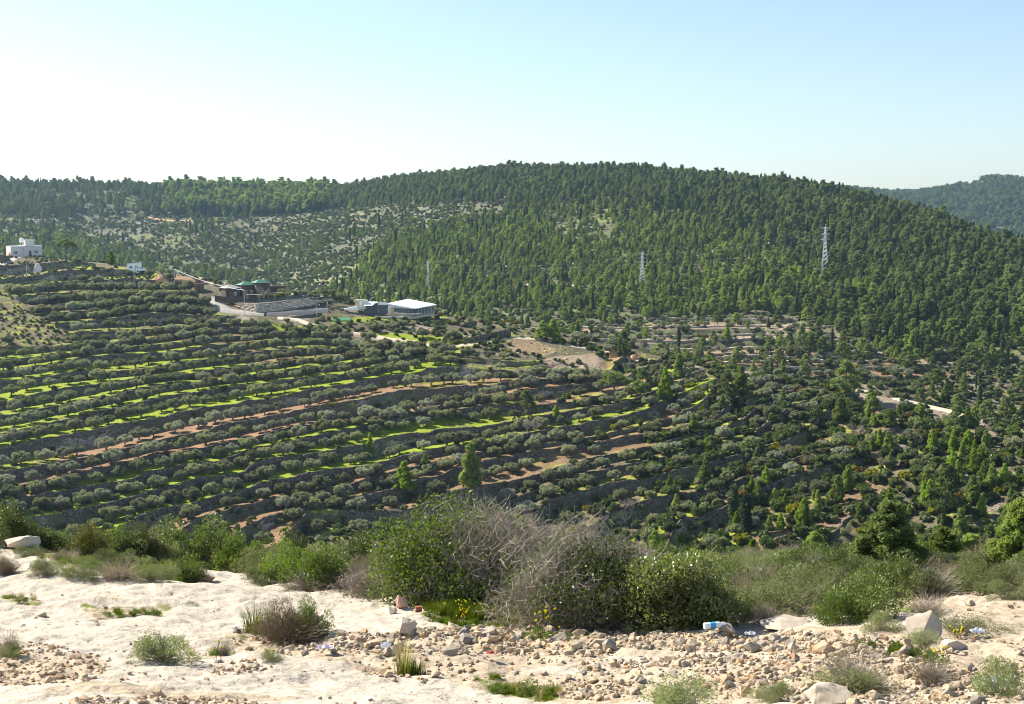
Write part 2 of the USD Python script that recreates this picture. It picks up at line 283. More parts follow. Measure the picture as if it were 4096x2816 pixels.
# ------------------------------------------------------------------ the terraced hill: terrace edges as surveyed (four picture quarters at 2.2676 x)
QS = 2.2676
Q = {'A': (0, 1200), 'B': (1024, 1200), 'C': (2048, 1200), 'D': (3072, 1200), 'E': (0, 1700), 'F': (1024, 1700), 'G': (2048, 1700), 'H': (3072, 1700), 'P': None}
def pts(*spec):
    out = []
    for q, l in spec:
        for x, y in l:
            out.append((x / 4, y / 4) if q == 'P' else ((Q[q][0] + x / QS) / 4, (Q[q][1] + y / QS) / 4))
    return out
LINES = {
    15: pts(('P', [(0, 1062), (400, 1040)])),
    14: pts(('P', [(33, 1114), (132, 1103), (247, 1083), (335, 1078), (463, 1078)])),
    13: pts(('P', [(40, 1150), (198, 1130), (414, 1122), (525, 1115), (640, 1122)])),
    12: pts(('P', [(100, 1180), (400, 1165), (780, 1165)])),
    11: pts(('P', [(180, 1222), (420, 1205), (640, 1195), (820, 1200)])),
    10: pts(('A', [(440, 150), (560, 120), (780, 100), (1000, 70), (1300, 40), (1550, 25)])),
    9: pts(('A', [(720, 195), (1010, 175), (1180, 145), (1400, 120), (1900, 150)])),
    8: pts(('A', [(690, 300), (800, 295), (1000, 285), (1250, 265), (1500, 240), (1900, 230), (2300, 200)])),
    7: pts(('A', [(530, 410), (640, 400), (900, 395), (1000, 385), (1140, 365), (1350, 345), (1560, 310), (1750, 290), (1900, 265), (2100, 245)]), ('B', [(300, 290), (700, 270)])),
    6: pts(('A', [(0, 545), (200, 525), (360, 510), (460, 500), (640, 485), (1000, 440), (1490, 400), (1900, 340)]), ('B', [(100, 320), (600, 310), (900, 300)])),
    5: pts(('A', [(80, 650), (260, 610), (400, 590), (530, 575), (640, 545), (760, 520), (900, 505), (1030, 495), (1180, 490), (1490, 480), (1880, 412), (2080, 400), (2250, 390)]), ('B', [(0, 382), (300, 365), (560, 360), (1000, 390), (1400, 420)])),
    4: pts(('A', [(0, 740), (200, 715), (400, 695), (600, 665), (690, 645), (1160, 640), (1400, 605), (1530, 585), (2030, 525), (2130, 510)]), ('B', [(0, 460), (400, 440), (900, 440), (1500, 460)])),
    3: pts(('A', [(0, 930), (200, 880), (350, 845), (500, 805), (700, 780), (860, 760), (1000, 745), (1200, 715), (1400, 690), (1640, 670), (1860, 640), (2080, 620), (2250, 590)]), ('B', [(0, 580), (100, 565), (300, 545), (600, 525), (750, 510), (900, 495), (1050, 480), (1500, 480)])),
    2: pts(('A', [(0, 1055), (300, 1000), (500, 965), (740, 925), (900, 885), (1060, 860), (1300, 800), (1640, 755), (2060, 720), (2300, 680)]), ('B', [(70, 655), (270, 640), (480, 600), (620, 590), (820, 575), (960, 545), (1500, 505)])),
    1: pts(('A', [(0, 1205), (120, 1190), (300, 1145), (450, 1110), (700, 1070), (940, 1000), (1230, 935), (1420, 900), (1620, 860), (1820, 828), (2040, 795), (2260, 770)]), ('B', [(70, 765), (200, 740), (420, 705), (800, 670), (1000, 627), (1150, 595), (1320, 550), (1480, 530), (1700, 520)])),
    0: pts(('A', [(0, 1355), (200, 1300), (540, 1235), (800, 1195), (1060, 1130), (1440, 1060), (1700, 1010), (1880, 975), (2080, 955), (2322, 900)]), ('B', [(0, 905), (270, 870), (520, 800), (720, 770), (920, 735), (1200, 690), (1400, 660), (1560, 625), (1800, 600)]), ('C', [(200, 660), (700, 650)])),
    -1: pts(('A', [(0, 1560), (560, 1470), (820, 1415), (1000, 1385), (1200, 1335), (1400, 1280), (1560, 1230), (1780, 1200), (2100, 1115), (2322, 1090)]), ('B', [(0, 1075), (200, 1040), (420, 1000), (600, 960), (740, 945), (1300, 820), (1840, 790), (2200, 760)])),
    -2: pts(('A', [(0, 1720), (870, 1530), (1100, 1480), (1250, 1445), (1400, 1410), (1550, 1375), (1760, 1360), (1900, 1330), (2070, 1290), (2322, 1240)]), ('B', [(0, 1240), (180, 1190), (340, 1150), (1350, 1045), (1500, 1010), (1660, 970), (1900, 930), (2100, 880), (2322, 850)]), ('C', [(0, 845), (300, 790), (480, 770), (760, 760)])),
    -3: pts(('E', [(0, 690), (460, 605), (650, 575), (820, 540), (1000, 520), (1200, 485), (1350, 430), (1540, 380), (1680, 365), (1800, 335), (2020, 325)]), ('B', [(0, 1340), (200, 1300), (370, 1265), (540, 1230), (720, 1190), (900, 1150), (1050, 1110), (1200, 1080), (1370, 1050), (2100, 950)]), ('C', [(350, 950), (550, 930), (700, 915)])),
    -4: pts(('E', [(300, 830), (780, 740), (950, 710), (1200, 650), (1400, 590), (1500, 570), (1650, 520), (1820, 465), (1900, 450), (2150, 445), (2250, 420)]), ('F', [(0, 320), (280, 285), (430, 265), (600, 235), (800, 200), (970, 180), (1110, 140), (1300, 105), (1440, 80), (1660, 50)]), ('B', [(2100, 1140), (2322, 1100)]), ('C', [(80, 1090), (500, 1015), (640, 990), (760, 965), (900, 960)])),
    -5: pts(('E', [(1270, 820), (1500, 750), (1690, 735), (1900, 670), (2000, 640), (2200, 590), (2322, 555)]), ('F', [(0, 525), (190, 495), (330, 475), (480, 430), (650, 410), (800, 395), (950, 375), (1140, 345), (1300, 290), (1440, 250), (1560, 240), (1700, 205), (1850, 190), (2000, 165), (2200, 120), (2322, 100)]), ('C', [(300, 1180), (620, 1135), (800, 1070)])),
    -6: pts(('E', [(1800, 850), (2200, 730), (2322, 710)]), ('F', [(0, 700), (110, 680), (200, 645), (340, 635), (720, 580), (1080, 470), (1220, 430), (1640, 315), (1790, 290), (2120, 225), (2200, 210)]), ('C', [(570, 1280), (700, 1245), (850, 1215), (1000, 1180), (1200, 1130), (1350, 1100), (1480, 1060), (1550, 1000), (1670, 970), (1760, 900), (1850, 790)])),
    -7: pts(('F', [(100, 830), (480, 735), (640, 700), (800, 665), (1000, 635), (1220, 590), (1450, 510), (1640, 460), (1820, 385), (2120, 310), (2322, 290)]), ('C', [(0, 1395), (150, 1370), (380, 1340), (1160, 1215), (1640, 1125), (1900, 1050)])),
    -8: pts(('F', [(380, 775), (500, 760), (1300, 790), (1450, 755), (1800, 600), (2322, 520)]), ('C', [(700, 1430), (870, 1400), (1060, 1365), (1320, 1310), (1840, 1170)])),
    -10: pts(('G', [(290, 690), (480, 640), (650, 600), (800, 570), (1040, 500), (1220, 490), (1470, 420), (1700, 370), (1850, 320), (2020, 280), (2200, 225), (2322, 180)]), ('D', [(0, 1310), (170, 1270), (340, 1150), (440, 1040), (510, 950)])),
    -11: pts(('G', [(1470, 655), (1700, 610), (1900, 560), (2030, 510), (2230, 450)]), ('D', [(300, 1420), (590, 1370), (900, 1300), (1030, 1250)])),
    -12: pts(('G', [(1540, 830), (1680, 830), (1800, 790), (1960, 740)]), ('D', [(300, 1560), (700, 1480), (1200, 1300)])),
    -13: pts(('H', [(120, 1030), (340, 980), (560, 910), (750, 840), (1100, 650), (1450, 480)])),
}
hill = Ground(900, np.concatenate([np.linspace(300, 470, 330), np.linspace(470.6, 640, 190)]))
P_, V_ = [], []
for k, line in LINES.items():
    for (u0, v0), (u1, v1) in zip(line[:-1], line[1:]):
        n = max(1, int(math.hypot(u1 - u0, v1 - v0) / 6))
        for t in np.arange(n) / n:
            h = hill.hit(u0 + (u1 - u0) * t, v0 + (v1 - v0) * t)
            P_.append((math.atan2(h[0], h[1]) * 400, math.hypot(h[0], h[1]))); V_.append(k)
P_, V_ = np.array(P_), np.array(V_, float)
sel = np.unique(np.round(P_ / 1.5).astype(int), axis=0, return_index=True)[1]
ca, cd = np.linspace(AZ0, AZ1, 150), np.linspace(300, 640, 150)
cA, cD = np.meshgrid(ca, cd, indexing='ij')
lv = RBFInterpolator(P_[sel], V_[sel], kernel='linear', smoothing=0.4, neighbors=60)(np.stack([cA.ravel() * 400, cD.ravel()], 1)).reshape(cA.shape)
from scipy.interpolate import RegularGridInterpolator
level = RegularGridInterpolator((ca, cd), lv)(np.stack([hill.A, hill.D], -1))
smooth_z = hill.z.copy()
HU, HV = project(hill.x, hill.y, hill.z)                      # where each point of the hill was surveyed in the frame
rough = nz(hill.x, hill.y, 12.0, 3) * 0.20 + nz(hill.x, hill.y, 3.0, 4, 2) * 0.05
lev = level + rough
step = np.floor(lev); frac = lev - step
PX = lambda *p: [(a / 4, b / 4) for a, b in p]
FALLOW = PX((0, 1120), (90, 1200), (275, 1328), (250, 1385), (110, 1377), (0, 1370), (-200, 1370), (-200, 1120))
YARD = PX((760, 1150), (900, 1130), (1240, 1175), (1560, 1190), (2100, 1300), (2420, 1410), (2420, 1475), (2140, 1440), (1800, 1390), (1500, 1345), (1200, 1315), (1010, 1290), (860, 1240))
terr = np.ones_like(level)
for poly in (FALLOW, YARD): terr[inpoly(HU, HV, poly)] = 0.0
crest = KD[14](np.clip(hill.A, KA[14][0], KA[14][-1]))
terr *= smoothstep(0, 14, crest - hill.D) * smoothstep(960, 800, HU) * 0.85 + smoothstep(0, 14, crest - hill.D) * 0.15
from scipy.ndimage import gaussian_filter
terr = gaussian_filter(terr, 3)
dz_dlev = np.clip(np.gradient(smooth_z, axis=1) / np.maximum(np.gradient(level, axis=1), 1e-3 * 0.5), 0.0, 4.2)
RISE = 0.87
tread = np.where(frac < RISE, frac * 0.10 / RISE, 0.10 + 0.90 * smoothstep(RISE, 1.0, frac))
hill.z = smooth_z + terr * (tread - frac) * dz_dlev + nz(hill.x, hill.y, 6.0, 7) * 0.5 + nz(hill.x, hill.y, 1.3, 8, 2) * 0.18

# what grows on each tread: (grass, soil) by level and stretch of the picture's width
COVER = {0: [(0, 460, 1.0, 0)], 1: [(0, 110, .75, 0), (110, 460, .8, .1)], 2: [(0, 480, .75, .15)], 3: [(0, 250, 1.0, 0), (250, 400, .5, .5)], 4: [(0, 90, 1.0, 0), (90, 400, .6, .2)],
         5: [(0, 70, 1, 0), (70, 350, .55, .3)], 6: [(0, 90, 1, 0), (90, 350, .4, .3)], 7: [(0, 350, .55, .3)], 8: [(0, 350, .45, .2)], 9: [(0, 350, .4, .2)], 10: [(0, 350, .5, .2)],
         11: [(0, 350, .5, .2)], 12: [(0, 350, .5, .2)], 13: [(0, 350, .6, .2)], 14: [(0, 350, .5, .3)],
         -1: [(0, 60, .7, .3), (60, 350, .0, 1), (350, 620, .5, .6)], -2: [(0, 620, .05, 1)], -3: [(0, 50, 0, .8), (50, 420, 1, 0), (420, 680, .5, .5)], -4: [(0, 250, 1, 0), (250, 500, .7, .15), (500, 680, .6, .4)],
         -5: [(0, 520, 1, .0), (520, 700, .5, .3)], -6: [(0, 520, .3, .7), (520, 640, .45, .45), (640, 740, .3, .8)], -7: [(0, 740, .35, .65)], -8: [(0, 740, .4, .5)], -9: [(0, 640, .1, .3), (640, 760, .5, .4)],
         -10: [(0, 560, .1, .3), (560, 800, .7, .45), (800, 1100, .2, .45)], -11: [(0, 640, .1, .3), (640, 720, .6, .3), (720, 1100, .15, .45)], -12: [(0, 660, .1, .3), (660, 720, .6, .4), (720, 1100, .15, .45)], -13: [(0, 1100, .3, .35)], -14: [(0, 1100, .3, .3)]}
gr, so = np.full(level.shape, 0.15), np.full(level.shape, 0.15)
for k, spans in COVER.items():
    for u0, u1, g_, s_ in spans:
        m = (step == k) & (HU >= u0) & (HU < u1); gr[m] = g_; so[m] = s_
flat = (frac < RISE - 0.04).astype(float) * terr
patch = nz(hill.x, hill.y, 14.0, 21) + nz(hill.x, hill.y, 4.0, 22) * 0.6
gr = np.where(flat > 0.4, gr + patch * 0.9 * (gr < 0.95), 0.12 + patch * 0.5)
so = np.where(flat > 0.4, so - patch * 0.5, 0.12)
ro = np.clip(0.15 + nz(hill.x, hill.y, 7.0, 31) * 1.6 * (1 - flat), 0, 0.6) * (flat < 0.5)
def paint(poly, g_=None, s_=None, r_=None, soft=0.0):
    m = inpoly(HU + nz(hill.x, hill.y, 5, 41) * 6, HV + nz(hill.x, hill.y, 5, 42) * 3, poly)
    for a, val in ((gr, g_), (so, s_), (ro, r_)):
        if val is not None: a[m] = val
paint(PX((-200, 1150), (80, 1200), (270, 1330), (240, 1390), (-200, 1390)), 0.35, 0.3, 0.1)
paint(PX((585, 1088), (700, 1100), (840, 1118), (870, 1135), (640, 1128)), 0.0, 1.0, 0.25)
paint(PX((460, 1090), (560, 1085), (590, 1095), (540, 1105), (470, 1105)), 1.0, 0.3, 0.0)
paint(PX((2150, 1440), (2230, 1425), (2330, 1418), (2412, 1412), (2420, 1474), (2260, 1468)), 0.05, 0.7, 0.5); paint(PX((2030, 1352), (2160, 1370), (2230, 1400), (2180, 1425), (2110, 1420), (2040, 1390)), 0.3, 0.6, 0.3)
paint(PX((1780, 1366), (2040, 1322), (2050, 1360), (1900, 1385), (1780, 1390)), 1.0, 0.0, 0.0)
paint(PX((1460, 1330), (1760, 1340), (1800, 1372), (1720, 1378), (1560, 1352), (1450, 1345)), 0.9, 0.1, 0.0)
paint(PX((1000, 1285), (1160, 1300), (1330, 1310), (1300, 1325), (1000, 1300)), 0.8, 0.1, 0.0)
paint(PX((1330, 1292), (1540, 1284), (1760, 1276), (1800, 1262), (1560, 1268), (1330, 1270)), 0.75, 0.1, 0.1)
paint(PX((2709, 1628), (2740, 1560), (2784, 1500), (2850, 1505), (2864, 1545), (2798, 1625)), 1.0, 0.0, 0.0)
paint(PX((2640, 1460), (2740, 1470), (2700, 1500), (2640, 1490)), 0.8, 0.0, 0.1)
paint(PX((3430, 1560), (3800, 1640), (4096, 1700), (4200, 1760), (4000, 1740), (3700, 1660), (3430, 1590)), 0.1, 0.5, 0.5)
paint(PX((3640, 1700), (3830, 1740), (3840, 1780), (3700, 1770), (3640, 1740)), 0.05, .8, 0.1)
paint(PX((3710, 1830), (3790, 1850), (3780, 1880), (3710, 1860)), 0.05, 1.0, 0.1)
hill.mask[..., 0], hill.mask[..., 1], hill.mask[..., 2] = np.clip(gr, 0, 1), np.clip(so, 0, 1), np.clip(ro, 0, 1)

# ------------------------------------------------------------------ the forest hill across the valley
far = Ground(520, np.geomspace(640, 2500, 420))
fu, fv = project(far.x, far.y, far.z)
far.z += nz(far.x, far.y, 120, 51) * 10 * smoothstep(640, 760, far.D) + nz(far.x, far.y, 25, 52) * 2.0
FTERR = PX((2200, 1330), (2400, 1290), (3080, 1255), (3360, 1340), (3560, 1420), (3850, 1465), (3720, 1540), (3360, 1530), (3000, 1480), (2560, 1420))
inH = inpoly(HU, HV, FTERR) & (hill.D > KD[15](np.clip(hill.A, KA[15][0], KA[15][-1])))
flH = hill.z / 3.2; frH = flH - np.floor(flH)
hill.z += gaussian_filter(inH.astype(float), 2) * (np.where(frH < .8, frH * .1, .1 + .9 * smoothstep(.8, 1, frH)) - frH) * 3.2
hill.mask[..., 1] = np.where(inH, (frH < .8) * .95, hill.mask[..., 1]); hill.mask[..., 2] = np.where(inH, 0.1, hill.mask[..., 2])
inF = gaussian_filter(inpoly(fu, fv, FTERR).astype(float), 2)
fl = far.z / 3.2; fr = fl - np.floor(fl)
far.z += inF * (np.where(fr < .8, fr * .1, .1 + .9 * smoothstep(.8, 1, fr)) - fr) * 3.2
OPEN = PX((-200, 880), (0, 870), (160, 905), (320, 870), (480, 868), (680, 880), (1000, 870), (1340, 838), (1560, 830), (1870, 815), (2080, 815), (2010, 862), (1800, 890), (1640, 930), (1500, 1000), (1440, 1060), (1400, 1130), (1240, 1170), (1000, 1130), (560, 1020), (280, 960), (100, 930), (-200, 920))
CLEAR = [PX((2230, 800), (2400, 790), (2440, 870), (2480, 980), (2330, 990), (2230, 950), (2200, 880)), PX((2040, 1120), (2560, 1140), (2730, 1150), (2700, 1165), (2040, 1140)), PX((3300, 1140), (3400, 1150), (3390, 1170), (3290, 1160))]
opn = gaussian_filter(inpoly(fu, fv, OPEN).astype(float), 2)
clr = gaussian_filter(sum(inpoly(fu, fv, p) for p in CLEAR).astype(float), 1.5)
streak = nz(far.x * 0.35, far.y, 7, 55) + nz(far.x, far.y, 40, 56)
far.mask[..., 0] = np.clip(0.30 + nz(far.x, far.y, 60, 57) * 1.0, 0, 1)
far.mask[..., 1] = np.clip(inF * (fr < .8) * 0.9 + 0.1, 0, 1)
far.mask[..., 2] = np.clip((opn * 0.30 + clr * 0.22) * (0.65 + streak * 2.6), 0, 0.75)
ROADF = [PX((600, 870), (640, 876), (700, 882), (780, 884)), PX((110, 880), (200, 874), (290, 871)), PX((3090, 1155), (3160, 1150), (3290, 1145), (3360, 1148)), PX((2100, 1136), (2400, 1150), (2700, 1152))]

# ------------------------------------------------------------------ slope between the ledge and the valley bottom, and the far ridge
slope = Ground(360, np.geomspace(49, 301, 260))
slope.z += nz(slope.x, slope.y, 20, 61) * 2.5 * smoothstep(49, 70, slope.D) * smoothstep(301, 280, slope.D) + nz(slope.x, slope.y, 3, 62) * 0.5 * smoothstep(49, 55, slope.D) * smoothstep(301, 280, slope.D)
slope.mask[..., 0] = np.clip(0.35 + nz(slope.x, slope.y, 12, 63), 0, 1); slope.mask[..., 1] = 0.15; slope.mask[..., 2] = np.clip(0.3 + nz(slope.x, slope.y, 9, 64) * 2, 0, 1)
ridge = Ground(300, np.linspace(2600, 5200, 120))
ra = np.array([float(survey(u, 300)[0]) for u in (-200, 500, 700, 780, 830, 900, 950, 990, 1024, 1180)])
rt = np.array([float(survey(512, v)[1]) for v in (214, 208, 200, 195, 191, 195.5, 190, 182, 184.5, 194)])
rtop = PchipInterpolator(ra, rt)(np.clip(ridge.A, ra[0], ra[-1])) * 3600
tt = np.clip((ridge.D - 2600) / 1000, 0, 1)
ridge.z = np.where(ridge.D < 3600, -120 + (rtop + 120) * (1 - (1 - tt) ** 1.6), rtop - (ridge.D - 3600) * 0.14) + nz(ridge.x, ridge.y, 220, 71) * 22 * tt * (1 - tt) * 4
ru, rv = project(ridge.x, ridge.y, ridge.z)
ridge.mask[..., 0] = 0.2
ridge.mask[..., 2] = np.clip(inpoly(ru, rv, PX((3840, 735), (3960, 722), (3960, 738), (3850, 752))) * 0.8 + (np.abs(rv - (214.5 + (ru - 960) * -0.03)) < 0.8) * (ru > 870) * 0.75 + nz(ridge.x, ridge.y, 60, 72) * .5, 0, 1)
# ------------------------------------------------------------------ the bare ledge in front
lx = Ground(760, np.concatenate([np.linspace(1.5, 11, 30), np.geomspace(11.1, 50, 470)]))
LU, LV = project(lx.x, lx.y, lx.z)
w_ = lambda s, seed, o=3: nz(lx.x, lx.y, s, seed, o)
on = smoothstep(8, 12, lx.D) * smoothstep(50, 44, lx.D)
bed = np.clip(lx.D * 0.9 + w_(7, 81) * 9 + lx.x * 0.28, 0, 99)           # beds of the limestone crop out as low steps
st = bed / 1.7; bf = st - np.floor(st)
lx.z += on * (w_(6, 82) * 0.7 + (np.where(bf < .8, 0, -smoothstep(.8, 1, bf)) + bf) * 0.16 - 0.08 + w_(1.2, 83) * 0.14 + w_(0.3, 84, 2) * 0.08 + w_(0.14, 94, 2) * 0.035)
pits = np.clip(w_(0.55, 85, 2) - 0.12, 0, 1) * np.clip(w_(5, 86) + 0.22, 0, 1) * 5
lx.z -= on * np.clip(pits, 0, 0.5) * 0.2
g0 = np.zeros(lx.x.shape); s0 = np.zeros(lx.x.shape); r0 = np.full(lx.x.shape, 0.95)
wu, wv = LU + w_(1.5, 87) * 22 + w_(.4, 88) * 8, LV + w_(1.5, 89) * 9 + w_(.4, 90) * 3
def lpaint(poly, g=None, s=None, r=None):
    m = inpoly(wu, wv, poly)
    for a, val in ((g0, g), (s0, s), (r0, r)):
        if val is not None: a[m] = val
FULL = 2.2676
def fp(*p): return [(x / FULL, y / FULL) for x, y in p]                # points read off the full view (2321 wide)
# vegetated ground behind and between the slabs
lpaint(fp((-400, 1150), (0, 1210), (300, 1230), (600, 1270), (900, 1300), (1000, 1400), (1300, 1400), (1640, 1405), (2040, 1410), (2800, 1400), (2800, 1100), (-400, 1100)), 0.35, 0.35, 0.25)
lpaint(fp((60, 1245), (200, 1240), (440, 1270), (460, 1300), (330, 1310), (120, 1285), (40, 1260)), 0.6, 0.3, 0.1)
lpaint(fp((0, 1215), (170, 1232), (360, 1240), (600, 1270), (640, 1290), (480, 1285), (250, 1262), (0, 1235)), 0.0, 0.0, 1.0)
lpaint(fp((1700, 1395), (1860, 1402), (1900, 1420), (1780, 1430)), 0.0, 0.0, 1.0)
# rubble band and gravel
lpaint(fp((520, 1420), (760, 1430), (900, 1440), (1200, 1415), (1640, 1420), (2100, 1440), (2500, 1400), (2500, 1640), (2250, 1640), (1800, 1600), (1400, 1600), (1250, 1580), (950, 1535), (850, 1530), (660, 1490), (530, 1450)), 0.12, 0.62, 0.25)
lpaint(fp((-100, 1450), (60, 1455), (230, 1480), (260, 1520), (220, 1550), (0, 1560), (-100, 1560)), 0.1, 0.85, 0.1)
lpaint(fp((160, 1585), (560, 1583), (700, 1600), (100, 1600)), 0.0, 0.7, 0.3)
lpaint(fp((260, 1500), (350, 1470), (500, 1465), (570, 1480), (480, 1500)), 0.35, 0.6, 0.1)
lpaint(fp((1390, 1490), (1640, 1475), (1700, 1490), (1560, 1510), (1300, 1530), (1150, 1520)), 0.0, 0.2, 0.85)
lpaint(fp((2050, 1340), (2400, 1350), (2400, 1440), (2200, 1430), (2060, 1390)), 0.15, 0.6, 0.3)
lpaint(fp((820, 1370), (900, 1375), (1190, 1395), (1200, 1408), (1000, 1402), (940, 1380)), 0.75, 0.3, 0.0)
lpaint(fp((180, 1362), (390, 1365), (380, 1378), (230, 1380)), 0.62, 0.5, 0.0)
lpaint(fp((0, 1330), (70, 1340), (90, 1360), (0, 1355)), 0.6, 0.5, 0.0)
lpaint(fp((1060, 1535), (1180, 1550), (1260, 1565), (1260, 1578), (1100, 1560)), 0.75, 0.2, 0.0)
lpaint(fp((1180, 1430), (1280, 1430), (1330, 1445), (1200, 1455)), 0.7, 0.3, 0.0)
lpaint(fp((1930, 1470), (2140, 1490), (2140, 1515), (1990, 1500)), 0.6, 0.4, 0.0)
s0 = np.clip(s0 + np.clip(w_(2.2, 91) - .08, 0, 1) * 1.6 * (r0 > .5), 0, 1); r0 = np.clip(r0 + w_(1.2, 92) * 0.5, 0, 1)
lx.mask[..., 0], lx.mask[..., 1], lx.mask[..., 2] = gaussian_filter(g0, 1), gaussian_filter(s0, 1), gaussian_filter(np.where(s0 > .6, r0 * .5, r0), 1)

lx.emit('ledge', 'ledge_ground'); slope.emit('valley_slope', 'hill_ground'); hill.emit('terraced_hill', 'terrace_ground'); far.emit('forest_hill', 'hill_ground'); ridge.emit('far_ridge', 'hill_ground')
def ground(x, y):
    d = np.hypot(x, y); x, y = np.asarray(x, float), np.asarray(y, float)
    out = np.zeros(x.shape)
    for g, a, b in ((lx, 0, 49.5), (slope, 49.5, 300.5), (hill, 300.5, 640), (far, 640, 2500), (ridge, 2500, 9e9)):
        m = (d >= a) & (d < b)
        if np.any(m): out[m] = g.at(x[m], y[m]) if x.ndim else g.at(x, y)
    return out if x.ndim else float(out)
def on_ground(x, y): return np.array([x, y, float(ground(np.array([x]), np.array([y]))[0])])
# ------------------------------------------------------------------ plants: kinds (class prims) that single plants refer to
def unit(rng, n):
    d = rng.normal(size=(n, 3)); return d / np.linalg.norm(d, axis=1, keepdims=True)
def leaf_tris(c, size, rng, long=1.0, up=0.0):
    """one small triangle of foliage at each point"""
    n = len(c); a = unit(rng, n); a[:, 2] += up * rng.random(n); a /= np.linalg.norm(a, axis=1, keepdims=True)
    b = np.cross(a, unit(rng, n)); b /= np.linalg.norm(b, axis=1, keepdims=True) + 1e-9
    s = np.broadcast_to(size, (n,))[:, None] * rng.uniform(0.7, 1.3, (n, 1))
    v = np.stack([c + a * s * long * 0.6, c - a * s * long * 0.4 + b * s * 0.45, c - a * s * long * 0.4 - b * s * 0.45], 1)
    return v.reshape(-1, 3), np.arange(3 * n).reshape(-1, 3)
def leaf_quads(c, ax, nrm, L, Wd):
    """pointed leaves: c base, ax direction, nrm side normal, L length, Wd width"""
    side = np.cross(ax, nrm); side /= np.linalg.norm(side, axis=1, keepdims=True) + 1e-9
    L, Wd = np.broadcast_to(L, (len(c),))[:, None], np.broadcast_to(Wd, (len(c),))[:, None]
    v = np.stack([c, c + ax * L * 0.45 + side * Wd * 0.5, c + ax * L, c + ax * L * 0.45 - side * Wd * 0.5], 1)
    i = np.arange(len(c))[:, None] * 4
    return v.reshape(-1, 3), np.vstack([i + [0, 1, 2], i + [0, 2, 3]])
def clumps(cs, rs, n, size, rng, flat=0.75, long=1.0, up=0.0, shell=0.45):
    cs, rs = np.asarray(cs, float), np.asarray(rs, float)
    w = rs ** 2; k = rng.choice(len(cs), n, p=w / w.sum())
    d = unit(rng, n) * (rng.random((n, 1)) ** shell) * rs[k][:, None]; d[:, 2] *= flat
    return leaf_tris(cs[k] + d, size, rng, long, up)
def bend(a, b, rng, k=4, wob=0.1):
    a, b = np.asarray(a, float), np.asarray(b, float)
    p = a + (b - a) * np.linspace(0, 1, k)[:, None]; p[1:-1] += rng.normal(size=(k - 2, 3)) * wob * np.linalg.norm(b - a); return p
def olive(seed):
    rng = np.random.default_rng(seed); cs, rs, limbs = [], [], []
    fork = np.array([rng.normal() * .1, rng.normal() * .1, rng.uniform(0.55, .85)]); limbs.append((bend((0, 0, -.5), fork, rng, 4, .06), np.array([.30, .26, .22, .20])))
    n = rng.integers(11, 15)
    for i in range(n):
        a = i * 2.4 + rng.uniform(-.5, .5); r = rng.uniform(0.5, 1.0) ** .6 * 1.75 if i else .2
        c = np.array([math.cos(a) * r, math.sin(a) * r, 2.4 - 0.30 * r * r + rng.uniform(-.5, .45)])
        cs.append(c); rs.append(rng.uniform(.62, .95))
        if i % 2 == 0: limbs.append((bend(fork, c, rng, 4, .08), np.linspace(.13, .03, 4)))
    return tubes(limbs, 5), clumps(cs, rs, 2300, .27, rng, .8, 1.7, .3)
def old_pine(seed):
    """ragged old pine: bare lower trunk, tiers of uneven branch clumps; about 10 m"""
    rng = np.random.default_rng(seed); cs, rs, limbs = [], [], []
    h = 10.0; lean = rng.normal(size=2) * .5
    trunk = bend((0, 0, -.6), (lean[0], lean[1], h * .93), rng, 6, .015); limbs.append((trunk, np.linspace(.24, .05, 6)))
    base = rng.uniform(.22, .36)
    for i in range(26):
        t = base + (1 - base) * (i + rng.random()) / 26; a = i * 2.4 + rng.uniform(-.6, .6)
        env = (math.sin(min(1, (t - base) / (1 - base) * 1.0 + .22) * math.pi * .93) ** .7)
        r = 2.7 * env * rng.uniform(.45, 1.1); z = t * h + rng.uniform(-.2, .5)
        c = np.array([lean[0] * t + math.cos(a) * r, lean[1] * t + math.sin(a) * r, z])
        cs.append(c); rs.append(rng.uniform(.75, 1.25) * (1.15 - .35 * t))
        if i % 2: limbs.append((bend((lean[0] * t, lean[1] * t, z - r * .25), c, rng, 3, .05), np.linspace(.08, .02, 3)))
    return tubes(limbs, 5), clumps(cs, rs, 3000, .36, rng, .6, 1.5, .6)
def round_pine(seed):
    t, c = old_pine(seed); return (t[0] * [1.1, 1.1, .8], t[1]), (c[0] * [1.1, 1.1, .8], c[1])
def young_pine(seed, wide=1.0):
    """young pine: pointed, branches upturned, foliage nearly to the ground; about 7 m"""
    rng = np.random.default_rng(seed); cs, rs = [], []; h = 7.0
    limbs = [(bend((0, 0, -.5), (0, 0, h * .9), rng, 4, .01), np.linspace(.14, .03, 4))]
    for i in range(34):
        t = .07 + .9 * (i + rng.random()) / 34; a = i * 2.4 + rng.uniform(-.5, .5)
        r = 1.75 * wide * (1 - t) ** .75 * rng.uniform(.45, 1.08) * (0.75 + .25 * min(1, t / .15)) + .05
        c = np.array([math.cos(a) * r, math.sin(a) * r, t * h + r * .25]); cs.append(c); rs.append((.35 + .55 * (1 - t)) * rng.uniform(.7, 1.15))
        if i % 3 == 0: limbs.append((bend((0, 0, t * h - r * .1), c, rng, 3, .05), np.linspace(.04, .012, 3)))
    cs.append([0, 0, h * .96]); rs.append(.3)
    return tubes(limbs, 4), clumps(cs, rs, 2600, .30, rng, 1.1, 1.7, 1.2)
